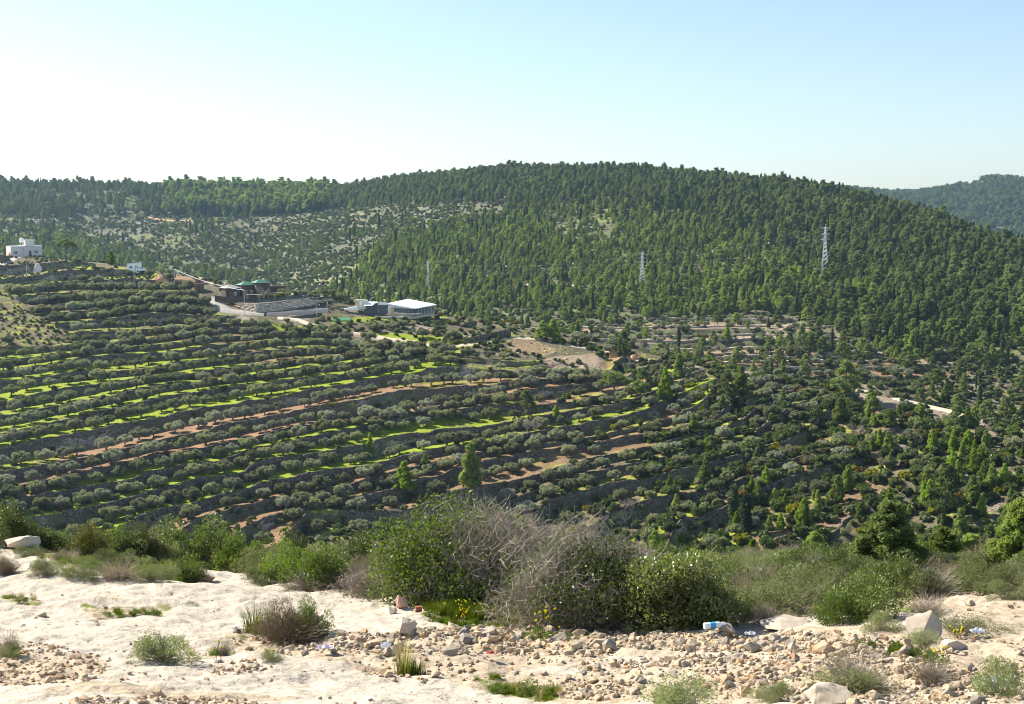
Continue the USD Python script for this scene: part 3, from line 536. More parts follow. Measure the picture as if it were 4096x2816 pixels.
def cypress(seed):
    rng = np.random.default_rng(seed); cs = [[rng.normal() * .12, rng.normal() * .12, z] for z in np.linspace(.6, 8.6, 26)]
    rs = [.75 * math.sin(math.pi * min(1, .12 + .88 * (1 - z / 9.2))) ** .6 * rng.uniform(.8, 1.1) for z in np.linspace(.6, 8.6, 26)]
    return tubes([(bend((0, 0, -.4), (0, 0, 8), rng, 3, .0), np.linspace(.15, .03, 3))], 4), clumps(cs, rs, 1400, .3, rng, 1.2, 1.5, 1.5)
def shrub(seed, n=13, tris=1500, size=.2, high=1.0):
    """dense rounded evergreen shrub, about 2 m across"""
    rng = np.random.default_rng(seed); cs, rs, limbs = [], [], []
    for i in range(n):
        a = rng.uniform(0, 6.28); r = rng.random() ** .5 * .85
        c = np.array([math.cos(a) * r, math.sin(a) * r, (0.35 + rng.random() * (1.05 - .6 * r * r)) * high]); cs.append(c); rs.append(rng.uniform(.28, .5))
        if i % 3 == 0: limbs.append((bend((0, 0, -.3), c, rng, 3, .08), np.linspace(.045, .012, 3)))
    return tubes(limbs, 4), clumps(cs, rs, tris, size, rng, .9, 1.4, .5)
def bare_tree(seed, n0=5, h=3.6, fine=True):
    """leafless tree: forking limbs and a haze of twigs"""
    rng = np.random.default_rng(seed); out = []
    def grow(p, d, L, r, k):
        q = p + d * L; out.append((bend(p, q, rng, 3, .06), np.linspace(r, r * .6, 3)))
        if k == 0: return
        for _ in range(3 if k > 1 else 4):
            nd = d + rng.normal(size=3) * .5; nd[2] += .18; nd /= np.linalg.norm(nd); grow(q, nd, L * rng.uniform(.6, .85), r * .58, k - 1)
    grow(np.array([0, 0, -.3]), np.array([0, 0, 1.0]), 1.0, .13, 0)
    for i in range(n0):
        a = i * 6.28 / n0 + rng.uniform(-.3, .3); d = np.array([math.cos(a) * .7, math.sin(a) * .7, .9]); d /= np.linalg.norm(d); grow(np.array([0, 0, .65]), d, h * .3, .075, 3)
    return tubes(out, 3)

def umbrella_pine(seed):
    rng = np.random.default_rng(seed); cs, rs, limbs = [], [], []; h = 9.0
    limbs.append((bend((0, 0, -.6), (.2, 0, h * .72), rng, 5, .02), np.linspace(.28, .14, 5)))
    for i in range(30):
        a = i * 2.4 + rng.uniform(-.4, .4); r = 4.2 * (rng.random() ** .55) * rng.uniform(.8, 1.0); z = h * .97 - .17 * r * r * rng.uniform(.75, 1.1) - rng.random() * .9
        c = np.array([math.cos(a) * r, math.sin(a) * r, max(z, h * .5)]); cs.append(c); rs.append(rng.uniform(.75, 1.2))
        if i % 2: limbs.append((bend((.15, 0, h * rng.uniform(.42, .66)), c, rng, 4, .06), np.linspace(.10, .025, 4)))
    return tubes(limbs, 5), clumps(cs, rs, 4200, .36, rng, .65, 1.5, .5)
kinds = {}
def kind(name, crown, crown_mat, trunk=None, trunk_mat='bark', crown_name='crown', trunk_name='trunk'):
    c = stage.CreateClassPrim('/World/' + name + '_kind'); kinds[name] = c.GetPath()
    if trunk is not None: usdkit.mesh(stage, str(c.GetPath()) + '/' + trunk_name, trunk, MAT[trunk_mat])
    if crown is not None: usdkit.mesh(stage, str(c.GetPath()) + '/' + crown_name, crown, MAT[crown_mat])
    joined = [m for m in (trunk, crown) if m is not None]
    return name
for s in range(5):
    t_, c_ = olive(100 + s); kind(f'olive_{"abcde"[s]}', c_, 'olive_leaf', t_); kind(f'grey_olive_{"abcde"[s]}', (c_[0], c_[1][:3600]), 'olive_grey_leaf', t_, 'grey_bark')
for s in range(4):
    t_, c_ = old_pine(200 + s); kind(f'old_pine_{"abcd"[s]}', c_, 'pine_leaf', t_)
    t_, c_ = young_pine(300 + s, .85 + .12 * s); kind(f'young_pine_{"abcd"[s]}', c_, 'young_pine_leaf', t_); kind(f'bright_pine_{"abcd"[s]}', c_, 'bright_pine_leaf', t_); t_, c_ = round_pine(350 + s); kind(f'round_pine_{"abcd"[s]}', c_, 'young_pine_leaf', t_)
for s in range(3):
    rng_ = np.random.default_rng(470 + s); t_, c_ = young_pine(475 + s, 1.25); cs_, rs_ = [], []
    for i in range(60):
        t = .05 + .9 * (i + rng_.random()) / 60; a = i * 2.4 + rng_.uniform(-.5, .5); r = 2.3 * (1 - t) ** .7 * rng_.uniform(.35, 1.08) + .05; cs_.append([math.cos(a) * r, math.sin(a) * r, t * 7 + r * .2]); rs_.append((.3 + .45 * (1 - t)) * rng_.uniform(.7, 1.15))
    c_ = clumps(cs_, rs_, 13000, .15, rng_, 1.1, 2.6, 1.0); kind(f'near_pine_{"abc"[s]}', c_, 'pine_leaf', t_); kind(f'near_bright_pine_{"abc"[s]}', c_, 'young_pine_leaf', t_)
t_, c_ = umbrella_pine(450); kind('umbrella_pine_a', c_, 'pine_leaf', t_)
t_, c_ = cypress(400); kind('cypress_a', c_, 'cypress_leaf', t_)
for s in range(4):
    t_, c_ = shrub(500 + s); kind(f'shrub_{"abcd"[s]}', c_, 'mastic_leaf', t_, 'bark', 'foliage', 'stem'); kind(f'scrub_{"abcd"[s]}', c_, 'scrub_leaf', t_, 'bark', 'foliage', 'stem')
    if s < 2:
        kind(f'yellow_shrub_{"ab"[s]}', c_, 'yellow_leaf', t_, 'bark', 'foliage', 'stem'); kind(f'rust_shrub_{"ab"[s]}', c_, 'rust_leaf', t_, 'bark', 'foliage', 'stem')
for s in range(3): kind(f'bare_tree_{"abc"[s]}', bare_tree(600 + s), 'pale_twig', None, crown_name='branches')

def plant(name, which, pos, h, rot, label, cat, group, wide=1.0):
    """one plant of its own that refers to its kind; h scales the kind's own size"""
    x = UsdGeom.Xform.Define(stage, '/World/' + numbered(name)); p = x.GetPrim()
    x.AddTranslateOp().Set(Gf.Vec3d(*map(float, pos))); x.AddRotateZOp().Set(math.degrees(rot)); x.AddScaleOp().Set(Gf.Vec3f(float(h * wide), float(h * wide), float(h)))
    p.GetReferences().AddInternalReference(kinds[which]); p.SetInstanceable(True)
    return tag(p, label, cat, group)
def mass(name, label, which, pos, h, rot, idx, cat=None, wide=None, tilt=None):
    """many plants that read as one mass"""
    pi = UsdGeom.PointInstancer.Define(stage, '/World/' + numbered(name)); path = str(pi.GetPath())
    rel = pi.CreatePrototypesRel()
    for k in which:
        q = UsdGeom.Xform.Define(stage, f'{path}/kinds/{k}'); q.GetPrim().GetReferences().AddInternalReference(kinds[k]); rel.AddTarget(q.GetPath())
    n = len(pos); h = np.asarray(h, float); wide = np.ones(n) if wide is None else wide
    pi.CreatePositionsAttr(Vt.Vec3fArray.FromNumpy(np.asarray(pos, np.float32)))
    pi.CreateScalesAttr(Vt.Vec3fArray.FromNumpy(np.stack([h * wide, h * wide, h], 1).astype(np.float32)))
    pi.CreateOrientationsAttr(Vt.QuathArray([Gf.Quath(math.cos(r / 2), 0, 0, math.sin(r / 2)) for r in rot]))
    pi.CreateProtoIndicesAttr(Vt.IntArray.FromNumpy(np.asarray(idx, np.int32)))
    return tag(pi, label, cat, None, 'stuff')
ONES = 'first second third fourth fifth sixth seventh eighth ninth tenth eleventh twelfth thirteenth fourteenth fifteenth sixteenth seventeenth eighteenth nineteenth twentieth'.split()
TENS = {2: 'twenty', 3: 'thirty', 4: 'forty', 5: 'fifty', 6: 'sixty', 7: 'seventy'}
def nth(n):
    if n <= 20: return ONES[n - 1]
    t, o = divmod(n, 10); return (TENS[t] + '-' + ONES[o - 1]) if o else TENS[t][:-1] + 'ieth'
def seen(g, x, y, z):
    """whether a point that high stands clear of the ground in front of it (on its own piece of land)"""
    a, d = np.arctan2(x, y), np.hypot(x, y)
    i = np.clip(np.round((a - AZ0) / (AZ1 - AZ0) * (len(g.az) - 1)).astype(int), 0, len(g.az) - 1)
    run = np.maximum.accumulate(g.z / g.d, axis=1); j = np.clip(np.searchsorted(g.d, d) - 2, 0, len(g.d) - 1)
    return z / d >= run[i, j] - 1e-4
hill_top = np.max(np.where(hill.D < KD[15](np.clip(hill.A, KA[15][0], KA[15][-1])), hill.z / hill.d, -9), axis=1)
def over_hill(x, y, z):
    a, d = np.arctan2(x, y), np.hypot(x, y); i = np.clip(np.round((a - AZ0) / (AZ1 - AZ0) * (len(hill.az) - 1)).astype(int), 0, len(hill.az) - 1)
    return z / d >= hill_top[i] - 1e-4
RNG = np.random.default_rng(7)
TERRACE = {0: 'the widest bright grass terrace', -1: 'the upper red earth terrace', -2: 'the lower long red earth terrace'}
NUM = 'zero first second third fourth fifth sixth seventh eighth ninth tenth eleventh twelfth thirteenth fourteenth fifteenth'.split()
def terrace_name(k):
    return TERRACE.get(k) or (f'the {NUM[k]} terrace above the widest grass terrace' if k > 0 else f'the {NUM[-k - 2]} terrace below the red earth')
# ------------------------------------------------------------------ olive trees along the terraces
NOTREE = [FALLOW, PX((810, 1185), (870, 1262), (1000, 1300), (1150, 1318), (1300, 1312), (1500, 1362), (1800, 1395), (2140, 1440), (2420, 1475), (2420, 1410), (2100, 1300), (1760, 1180), (1240, 1150), (900, 1120), (740, 1110)), PX((-200, 900), (700, 1060), (700, 1112), (300, 1140), (-200, 1150)),
          PX((1830, 1440), (2420, 1475), (2300, 1500), (1840, 1500))]
olives = []
for k in range(-13, 15):
    for shift in ((0.34, 0.72) if k >= 9 else (0.46,)):
        want = k + shift; s = 0.0; prev = None
        for i in range(0, len(hill.az)):
            col = level[i] - want; c = np.nonzero((col[:-1] < 0) & (col[1:] >= 0))[0]
            if not len(c): prev = None; continue
            x, y = hill.x[i, c[0]], hill.y[i, c[0]]
            if prev is not None: s -= math.hypot(x - prev[0], y - prev[1])
            prev = (x, y)
            if s > 0: continue
            z = smooth_z[i, c[0]]; u, v = project(x, y, z)
            s = RNG.uniform(3.9, 6.9) if u < 520 else RNG.uniform(4.6, 9.5)
            if u < -30 or u > 1050 or hill.D[i, c[0]] > crest[i, c[0]] - 6: continue
            if any(inpoly(u, v, p) for p in NOTREE): continue
            if k <= -6 and u < 480 and RNG.random() < .45: continue
            if u > 540 and RNG.random() < (.35 if k >= -3 else .25): continue
            if u > 790 and k > -10: continue
            if u > 860 and RNG.random() < .7: continue
            x += RNG.normal() * .5; y += RNG.normal() * .7
            grey = (k in (-1, -2) and RNG.random() < .75) or RNG.random() < .26
            olives.append([k, x, y, float(hill.at(np.array(x), np.array(y))), grey, RNG.uniform(.76, 1.14), RNG.uniform(0, 6.28), u, v])
extra = [(1560, 1318), (1610, 1312), (1500, 1326), (1810, 1352), (1690, 1350), (1240, 1330), (1290, 1330), (1480, 1314), (1150, 1322), (1060, 1312), (1340, 1340), (330, 1128), (390, 1135), (600, 1105), (680, 1122), (1130, 1185), (1090, 1200), (1345, 1180), (1365, 1185), (1385, 1182), (2000, 1480), (2145, 1500), (2250, 1510), (2330, 1525), (2100, 1525), (3110, 1500), (3130, 1540), (3090, 1570), (3150, 1570), (3060, 1590), (3180, 1600), (3110, 1620), (3200, 1640), (3080, 1650), (3150, 1660), (3040, 1650), (3190, 1570), (3140, 1610), (3230, 1650), (2720, 1625), (2760, 1610)]
for u, v in extra:
    p = hill.hit(u / 4, v / 4); olives.append([99, p[0], p[1], p[2], RNG.random() < .3, RNG.uniform(.75, 1.0), RNG.uniform(0, 6.28), u / 4, v / 4])
olives = [o for o in olives if seen(hill, np.array(o[1]), np.array(o[2]), np.array(o[3] + 3.0 * o[5]))]
olives.sort(key=lambda o: math.hypot(o[1], o[2]))
single, rest = olives[:300], olives[300:]
byk = {}
for o in single: byk.setdefault(o[0], []).append(o)
for k, os_ in byk.items():
    for n, o in enumerate(sorted(os_, key=lambda o: o[7]), 1):
        which = ('grey_' if o[4] else '') + 'olive_' + 'abcde'[int(o[6] * 100) % 5]
        tone = 'pale grey olive tree' if o[4] else 'grey-green olive tree'
        where = f'{nth(n)} from left on {terrace_name(k)}' if k != 99 else f'{nth(n)} from left among olives around the buildings and spur top'
        plant('olive_tree', which, (o[1], o[2], o[3]), o[5], o[6], f'{tone}, {where}', 'olive tree', 'olive trees on the terraces')
K_ = [f'olive_{c}' for c in 'abcde'] + [f'grey_olive_{c}' for c in 'abcde']
mass('olive_grove', 'farther rows of grey-green olive trees on the upper terraces', K_, [o[1:4] for o in rest], [o[5] for o in rest], [o[6] for o in rest], [int(o[6] * 100) % 5 + (5 if o[4] else 0) for o in rest])

# ------------------------------------------------------------------ pines, cypresses and other trees that stand out, as surveyed: photo px of the foot, height, width
HEROES = [
    ('umbrella_pine', (265, 1010), 88, 84, 'round-crowned dark pine on a short trunk beside the white house and track', 'pine'),
    ('bright_pine', (445, 1058), 52, 40, 'small bright green tree between the house pine and the white cabin', 'tree'),
    ('young_pine', (2170, 1356), 78, 60, 'bushy pine with a broad crown at the crest beside the walled field', 'pine'),
    ('young_pine', (2212, 1357), 82, 58, 'second bushy pine touching its neighbour at the crest, right one', 'pine'),
    ('old_pine', (2493, 1438), 122, 54, 'tall narrow dark pine beside the orange earth mounds', 'pine'),
    ('umbrella_pine', (2458, 1621), 146, 150, 'big umbrella-shaped pine with a clear bare trunk on the spur', 'pine'),
    ('old_pine', (2578, 1606), 136, 84, 'greyish ragged pine just right of the big umbrella pine', 'pine'),
    ('bright_pine', (2661, 1601), 130, 62, 'slim bright green pine between the ragged pine and grass strip', 'pine'),
    ('young_pine', (2714, 1517), 104, 62, 'green pine standing at the top end of the bright grass strip', 'pine'),
    ('old_pine', (2114, 1667), 106, 74, 'sparse grey-green pine among dark shrubs below the orange terrace', 'pine'),
    ('bright_pine', (2222, 1680), 58, 40, 'small bright pine beside yellow-green shrub below the umbrella pine', 'pine'),
    ('old_pine', (2912, 1614), 128, 92, 'dark pine on the right edge of the bright grass strip', 'pine'),
    ('young_pine', (2962, 1584), 126, 88, 'tall dark green pine right behind the grass strip pine', 'pine'),
    ('young_pine', (2846, 1628), 78, 52, 'low green pine at the wall of the bright grass strip', 'pine'),
    ('old_pine', (3381, 1606), 162, 136, 'tall leaning dark pine with a bare trunk beside the pale track', 'pine'),
    ('young_pine', (3484, 1640), 82, 60, 'young pine right of the tall leaning pine', 'pine'),
    ('bright_pine', (3490, 1706), 56, 34, 'small pointed bright pine below the pale track', 'pine'),
    ('young_pine', (3556, 1706), 70, 74, 'broad green pine on the red earth slope', 'pine'),
    ('young_pine', (3680, 1680), 70, 60, 'green pine on the crest below the end of the pale track', 'pine'),
    ('old_pine', (3822, 1770), 150, 110, 'large light green pine right of the red earth patch', 'pine'),
    ('young_pine', (3967, 1510), 96, 54, 'tall lone pine on the opposite slope near the right edge', 'pine'),
    ('young_pine', (3552, 1806), 80, 54, 'dense green pine below the red earth slope', 'pine'),
    ('young_pine', (3954, 1790), 56, 34, 'small pointed pine right of the large light green pine', 'pine'),
    ('young_pine', (3350, 2012), 112, 62, 'bushy olive-green pine on a dark terrace in the lower right', 'pine'),
    ('young_pine', (3270, 2060), 104, 46, 'bright green pine pair, right one, on the lower right slope', 'pine'),
    ('young_pine', (3214, 2062), 66, 40, 'bright green pine pair, left one, on the lower right slope', 'pine'),
    ('young_pine', (3830, 1938), 100, 54, 'slender green pine above the tallest lower right pine', 'pine'),
    ('old_pine', (3778, 2104), 250, 150, 'tallest pine with ragged tiers on the lower right slope', 'pine'),
    ('young_pine', (3890, 2010), 110, 74, 'grey-green pine right of the tallest lower right pine', 'pine'),
    ('bright_pine', (4016, 1946), 92, 52, 'bright pine near the right edge above the dark ravine', 'pine'),
    ('bright_pine', (3925, 2070), 96, 40, 'slim bright pine right of the tallest pine near its foot', 'pine'),
    ('bright_pine', (2617, 2222), 104, 80, 'bright green cone-shaped pine at the valley bottom right of the thicket', 'pine'),
    ('cypress', (2932, 2120), 190, 52, 'columnar light green conifer, left of the twin pair in the ravine', 'conifer'),
    ('cypress', (2984, 2144), 180, 60, 'columnar light green conifer, right of the twin pair in the ravine', 'conifer'),
    ('young_pine', (3028, 2020), 106, 46, 'slim conifer above the columnar twin pair', 'conifer'),
    ('bright_pine', (1615, 1968), 130, 92, 'bright green pine on the middle terraces above the thicket', 'pine'),
    ('young_pine', (1884, 1951), 188, 124, 'big olive-green pine on the middle terraces behind the thicket', 'pine'),
    ('bright_pine', (1480, 1826), 98, 44, 'slim bright young tree alone on the green terraces', 'tree'),
    ('young_pine', (1700, 1870), 60, 44, 'small dark green pine left of the big olive-green pine', 'pine'),
]
RH = {'umbrella_pine': 9.6, 'old_pine': 10.2, 'young_pine': 7.1, 'bright_pine': 7.1, 'cypress': 9.3}
RW = {'umbrella_pine': 9.4, 'old_pine': 6.6, 'young_pine': 4.0, 'bright_pine': 4.0, 'cypress': 1.7}
npines = 0
def where_is(u, v):
    p = hill.hit(u / 4, v / 4, 300, 640) if not (u > 3900 and v < 1600) else far.hit(u / 4, v / 4)
    return p
for i, (kd, (u, v), hp, wp, label, cat) in enumerate(HEROES):
    p = where_is(u, v); d = math.hypot(p[0], p[1]); m = d / (4 * F); hm, wm = hp * m, wp * m
    which = kd + '_' + ('a' if kd in ('cypress', 'umbrella_pine') else 'abcd'[i % 4])
    plant('cypress_tree' if kd == 'cypress' else 'pine_tree', which, p, hm / RH[kd], i * 1.7, label, cat, None, (wm / RW[kd]) / (hm / RH[kd])); npines += 1

# younger pines among the shrubs of the right-hand slope
rng = np.random.default_rng(61); k_ = 0
for i in range(4000):
    a = rng.uniform(float(survey(650, 352)[0]), float(survey(1030, 352)[0])); d = rng.uniform(305, 400); x, y = d * math.sin(a), d * math.cos(a); p = on_ground(x, y); u, v = project(*p)
    if d > KD[14](np.clip(a, KA[14][0], KA[14][-1])) - 4 or rng.random() > (.75 if u > 860 else .4) or not seen(hill, np.array([x]), np.array([y]), np.array([p[2] + 2]))[0]: continue
    h_ = rng.uniform(.35, 1.0); br = rng.random() < .6; k_ += 1; npines += 1
    plant('pine_tree', ('bright_pine_' if br else 'young_pine_') + 'abcd'[i % 4], p, h_, rng.uniform(0, 6), f'{"tall" if h_ > .75 else "middling" if h_ > .55 else "small"} {"bright" if br else "dark"} green pine among shrubs, {"far right slope" if u > 930 else "right slope" if u > 800 else "slope right of thicket"}, {"near crest" if v < 430 else "halfway down" if v < 480 else "low down"}', 'pine', f'young pines {"tb"[br]}{int(h_ > .55) + int(h_ > .75)} zone {int(u > 800) + int(u > 930)} {int(v > 430) + int(v > 480)}'.replace('pines t', 'dark pines ').replace('pines b', 'bright pines '))
    if k_ >= 64: break
# ------------------------------------------------------------------ shrubs and scrub on the terraced hill
sh = []
def scatter(g, n, d0, d1, keep, seed, hgt=1.0):
    """random spots on a piece of land, even over its area, that the view can show; keep(u, v, x, y) gives the chance for each"""
    rng = np.random.default_rng(seed); a = rng.uniform(AZ0 * .92, AZ1 * .92, n); d = np.sqrt(rng.uniform(d0 ** 2, d1 ** 2, n))
    x, y = d * np.sin(a), d * np.cos(a); z = g.at(x, y); u, v = project(x, y, z)
    ok = (rng.random(n) < keep(u, v, x, y)) & seen(g, x, y, z + hgt) & (u > -30) & (u < 1054)
    return x[ok], y[ok], z[ok], u[ok], v[ok]
def lev_at(x, y): return hill.at(x, y, level)
def kz(u, v, x, y):
    f = lev_at(x, y) + hill.at(x, y, rough); f = f - np.floor(f)
    on_bank = np.where(f > .84, 1.0, 0.05)
    p = np.where(u < 500, .30 * on_bank, np.where(u < 700, .5 * on_bank + .04, .42))
    p = np.where(u > 780, .75, p); p = np.where((u > 640) & (v > 430), .7, p)
    p = np.where(inpoly(u, v, FALLOW), 0.0, p); p = np.where(inpoly(u, v, YARD), np.where((v > 319) & (u > 320), .5, .04), p); p = np.where((v > 485) & (u < 700), .5, p)
    for q in (PX((2040, 1350), (2420, 1412), (2420, 1472), (2040, 1400)), PX((2700, 1640), (2740, 1560), (2784, 1490), (2864, 1500), (2864, 1560), (2798, 1640)), PX((3400, 1545), (3960, 1665), (3960, 1722), (3400, 1635))):
        p = np.where(inpoly(u, v, q), 0.03, p)
    return p
x, y, z, u, v = scatter(hill, 26000, 302, 600, kz, 11, 1.2)
cr = KD[14](np.clip(np.arctan2(x, y), KA[14][0], KA[14][-1])); ok = np.hypot(x, y) < cr + 25
x, y, z, u, v = (q[ok] for q in (x, y, z, u, v)); rng = np.random.default_rng(12); n = len(x)
size = rng.uniform(.4, 1.0, n) + (u > 560) * rng.uniform(0, .5, n) + (u > 640) * (rng.random(n) < .3) * rng.uniform(.3, .9, n)
typ = rng.random(n)
sk = [f'shrub_{c}' for c in 'abcd'] + [f'scrub_{c}' for c in 'abcd'] + ['yellow_shrub_a', 'yellow_shrub_b', 'rust_shrub_a', 'rust_shrub_b']
idx = np.where(typ < np.where(u > 560, .62, .42), rng.integers(0, 4, n), np.where(typ < .925, rng.integers(4, 8, n), np.where(typ < .978, rng.integers(8, 10, n), rng.integers(10, 12, n))))
order = np.argsort(-size / np.hypot(x, y)); big = order[:300]; small = order[300:]
ZN = [(-99, 430, 'dark low shrub on a terrace bank left of thicket', 'low shrubs on the left terrace banks'), (430, 640, 'dark rounded evergreen shrub on the middle terrace slope', 'evergreen shrubs on the middle terraces'),
      (640, 800, 'dark rounded evergreen shrub on spur slope right of thicket', 'evergreen shrubs right of the thicket'), (800, 2000, 'dark evergreen shrub on the red slope at far right', 'evergreen shrubs on the right slope')]
for i in big:
    k = sk[idx[i]]; _, _, lab, grp = next(q for q in ZN if q[0] <= u[i] < q[1])
    if k.startswith('yellow'): lab, grp = 'yellow-green rounded shrub among darker evergreens', 'yellow-green shrubs on the terraced hill'
    if k.startswith('rust'): lab, grp = 'rust-brown dry shrub on a terrace bank', 'rust-brown dry shrubs on the terraces'
    if k.startswith('scrub'): lab, grp = lab.replace('dark low', 'grey-green low').replace('dark rounded evergreen', 'grey-green scrubby').replace('dark evergreen', 'grey-green scrubby'), 'grey-green ' + grp
    sz_ = 'large ' if size[i] > 1.35 else 'medium ' if size[i] > 1.0 else 'small '; hi_ = ', ' + ('near the crest' if v[i] < 400 else 'halfway down' if v[i] < 440 else 'low down' if v[i] < 480 else 'near valley bottom'); lab = sz_ + lab + hi_; grp = sz_ + grp + hi_
    plant('shrub', k, (x[i], y[i], z[i] - .1), size[i], rng.uniform(0, 6.28), lab, 'shrub', grp)
mass('terrace_scrub', 'low scrub and small shrubs over the terrace banks', sk, np.stack([x, y, z - .1], 1)[small], size[small], rng.uniform(0, 6.28, len(small)), idx[small])
# fallow field of low grey-green scrub at the left edge, crest scrub
x, y, z, u, v = scatter(hill, 30000, 380, 600, lambda u, v, x, y: np.where(inpoly(u, v, FALLOW), .55, np.where(inpoly(u, v, PX((-100, 960), (120, 1000), (460, 1080), (700, 1085), (700, 1120), (300, 1140), (100, 1150), (-100, 1150))), .42, 0)), 13, .5)
rng = np.random.default_rng(14); n = len(x)
mass('fallow_scrub', 'low grey-green scrub on the fallow slope at the left edge', sk, np.stack([x, y, z - .1], 1), rng.uniform(.25, .62, n), rng.uniform(0, 6.28, n), np.where(rng.random(n) < .8, rng.integers(4, 8, n), rng.integers(0, 4, n)))
# bare almond trees
BARE = [(2365, 1365), (2385, 1350), (2440, 1372), (2560, 1395), (2600, 1410), (2640, 1420), (2680, 1400), (2590, 1430), (2720, 1425), (2650, 1440), (2780, 1430), (3420, 1745), (3440, 1760), (3670, 1790), (3640, 1770), (2110, 1730), (2140, 1735), (2500, 2050), (2520, 2055), (1150, 1830), (1900, 1300), (1800, 1345)]
for i, (u_, v_) in enumerate(BARE):
    p = hill.hit(u_ / 4, v_ / 4); plant('bare_tree', f'bare_tree_{"abc"[i % 3]}', p, RNG.uniform(.8, 1.15), i * 1.3,
        f'leafless pale grey almond tree, {nth(i + 1)} of those listed along the spur' if False else 'leafless pale grey almond tree standing on the spur terraces', 'almond tree', 'leafless almond trees on the spur')

# ------------------------------------------------------------------ the forest across the valley
def fk(u, v, x, y):
    p = np.full(u.shape, 0.95)
    n = nz(x, y, 45, 97) + nz(x, y, 14, 98) * .6
    p = np.where((u < 190) & (v < 240), .30 + n * .9, p); p = np.where((u < 190) & (v > 215), np.clip(.14 + n, .02, .6), p); p = np.where((u > 190) & (u < 330) & (v > 236), np.clip(.25 + n, .04, .6), p); p = np.where((v < 205) & (u > 190), p * .7, p)
    p = np.where(inpoly(u, v, OPEN), np.clip(.05 + n * .8, 0.01, .5), p)
    for q in CLEAR: p = np.where(inpoly(u, v, q), np.clip(.32 + n, 0.05, .6), p)
    p = np.where(inpoly(u, v, FTERR), .03, p)
    p = np.where((u > 760) & (v > 345), np.clip(.22 + n * 1.6, .04, .7), p)
    p = np.where((u > 430) & (u < 640) & (v > 310), np.clip(.38 + n * 1.6, .04, .8), p); p = np.where((u > 560) & (u < 900) & (v > 366), np.clip(.05 + n * .7, .01, .3), p)
    return p
FN = 95000
rng = np.random.default_rng(21); FD0, FD1 = 545, 1760
a = rng.uniform(AZ0 * .92, AZ1 * .92, FN); d = np.sqrt(rng.uniform(FD0 ** 2, FD1 ** 2, FN)); x, y = d * np.sin(a), d * np.cos(a)
back = KD[16](np.clip(a, KA[16][0], KA[16][-1])); x, y, d = (q[d > back - 10] for q in (x, y, d))
z = np.where(d > 640, far.at(x, y), hill.at(x, y)); u, v = project(x, y, z)
ok = (rng.random(len(x)) < fk(u, v, x, y)) & (seen(far, x, y, z + 5) | (d < 640)) & over_hill(x, y, z + 6) & (u > -40) & (u < 1064)
x, y, z, u, v, d = (q[ok] for q in (x, y, z, u, v, d))
cell = np.unique(np.stack([np.round(x / 3.5), np.round(y / 3.5)], 1), axis=0, return_index=True)[1]
x, y, z, u, v, d = (q[cell] for q in (x, y, z, u, v, d)); n = len(x)
sky_v = np.interp(u, [-50, 150, 300, 440, 560, 700, 830, 960, 1060], [189, 189, 192, 180, 173, 180, 197, 234, 262])
belt = np.interp(u, [-50, 250, 420, 520, 620, 700, 800, 900, 1060], [46, 26, 26, 32, 30, 40, 70, 85, 80])
old = (v - sky_v < belt * rng.uniform(.75, 1.2, n)); old &= ~((u > 165) & (u < 330) & (rng.random(n) < .8)); old |= (u > 780) & (v > 300) & (rng.random(n) < .5)
kindz = np.where(old, rng.integers(0, 4, n), rng.integers(4, 8, n)); kindz = np.where((kindz > 3) & (rng.random(n) < .62), kindz + 5, kindz); kindz = np.where(rng.random(n) < np.where(old & (u > 560), .14, .035), 8, kindz)
hm = np.where(old, rng.uniform(5, 11, n), rng.uniform(2.8, 7.2, n) * rng.uniform(.8, 1.15, n)) * np.where((u > 700) & (v > 280), 1.15, 1.0)
hm = np.where((u > 165) & (u < 330) & (v < 215) & ~old, rng.uniform(8, 15, n), hm); hm = np.where(inpoly(u, v, OPEN), hm * .75, hm); hm *= np.where(rng.random(n) < .08, 1.35, 1.0); hm = np.where(kindz == 8, rng.uniform(8, 13, n), hm)
PK = [f'old_pine_{c}' for c in 'abcd'] + [f'young_pine_{c}' for c in 'abcd'] + ['cypress_a'] + [f'round_pine_{c}' for c in 'abcd']
pr = np.array([10.2] * 4 + [7.1] * 4 + [9.3] + [8.2] * 4); sc = hm / pr[kindz]; rot = rng.uniform(0, 6.28, n); wd = rng.uniform(.65, 1.15, n)
order = np.argsort(-hm / d * (kindz != 8)); near, rest = order[:300 - npines], order[300 - npines:]
PZ = [(-99, 330, 'pine on the hazy open slope above the left farm track', 'pines on the hazy left slope'), (330, 480, 'pine on the open slope behind the white-roofed pavilion', 'pines behind the pavilion'),
      (480, 640, 'pine at the forest foot left of the middle pylon', 'pines left of the middle pylon'), (640, 825, 'pine at the forest foot between the middle and right pylons', 'pines between the two right pylons'), (825, 2000, 'pine in the dense forest right of the right-hand pylon', 'pines right of the last pylon')]
for i in near:
    _, _, lab, grp = next(q for q in PZ if q[0] <= u[i] < q[1]); tone = 'ragged ' if old[i] else 'pointed '; size_ = 'tall ' if hm[i] > 11.5 else 'mid-sized ' if hm[i] > 9.5 else 'low '
    if u[i] > 825:
        lab = ('pine right of last pylon, ' + ('near skyline' if v[i] - np.interp(u[i], [825, 900, 960, 1024], [194, 213, 232, 250]) < 25 else 'upper forest slope' if v[i] < 290 else 'middle forest slope' if v[i] < 330 else 'lower forest slope' if v[i] < 370 else 'valley side')
               + (', nearer pylon' if u[i] < 890 else ', midway to right edge' if u[i] < 960 else ', close to the right edge'))
    plant('pine_tree', PK[kindz[i]], (x[i], y[i], z[i]), sc[i], rot[i], size_ + tone + lab, 'pine', 'forest: ' + size_ + tone + lab, wd[i])
mass('pine_forest', 'dense green pine forest covering the hill across the valley', PK, np.stack([x, y, z], 1)[rest], sc[rest], rot[rest], kindz[rest], wide=wd[rest])
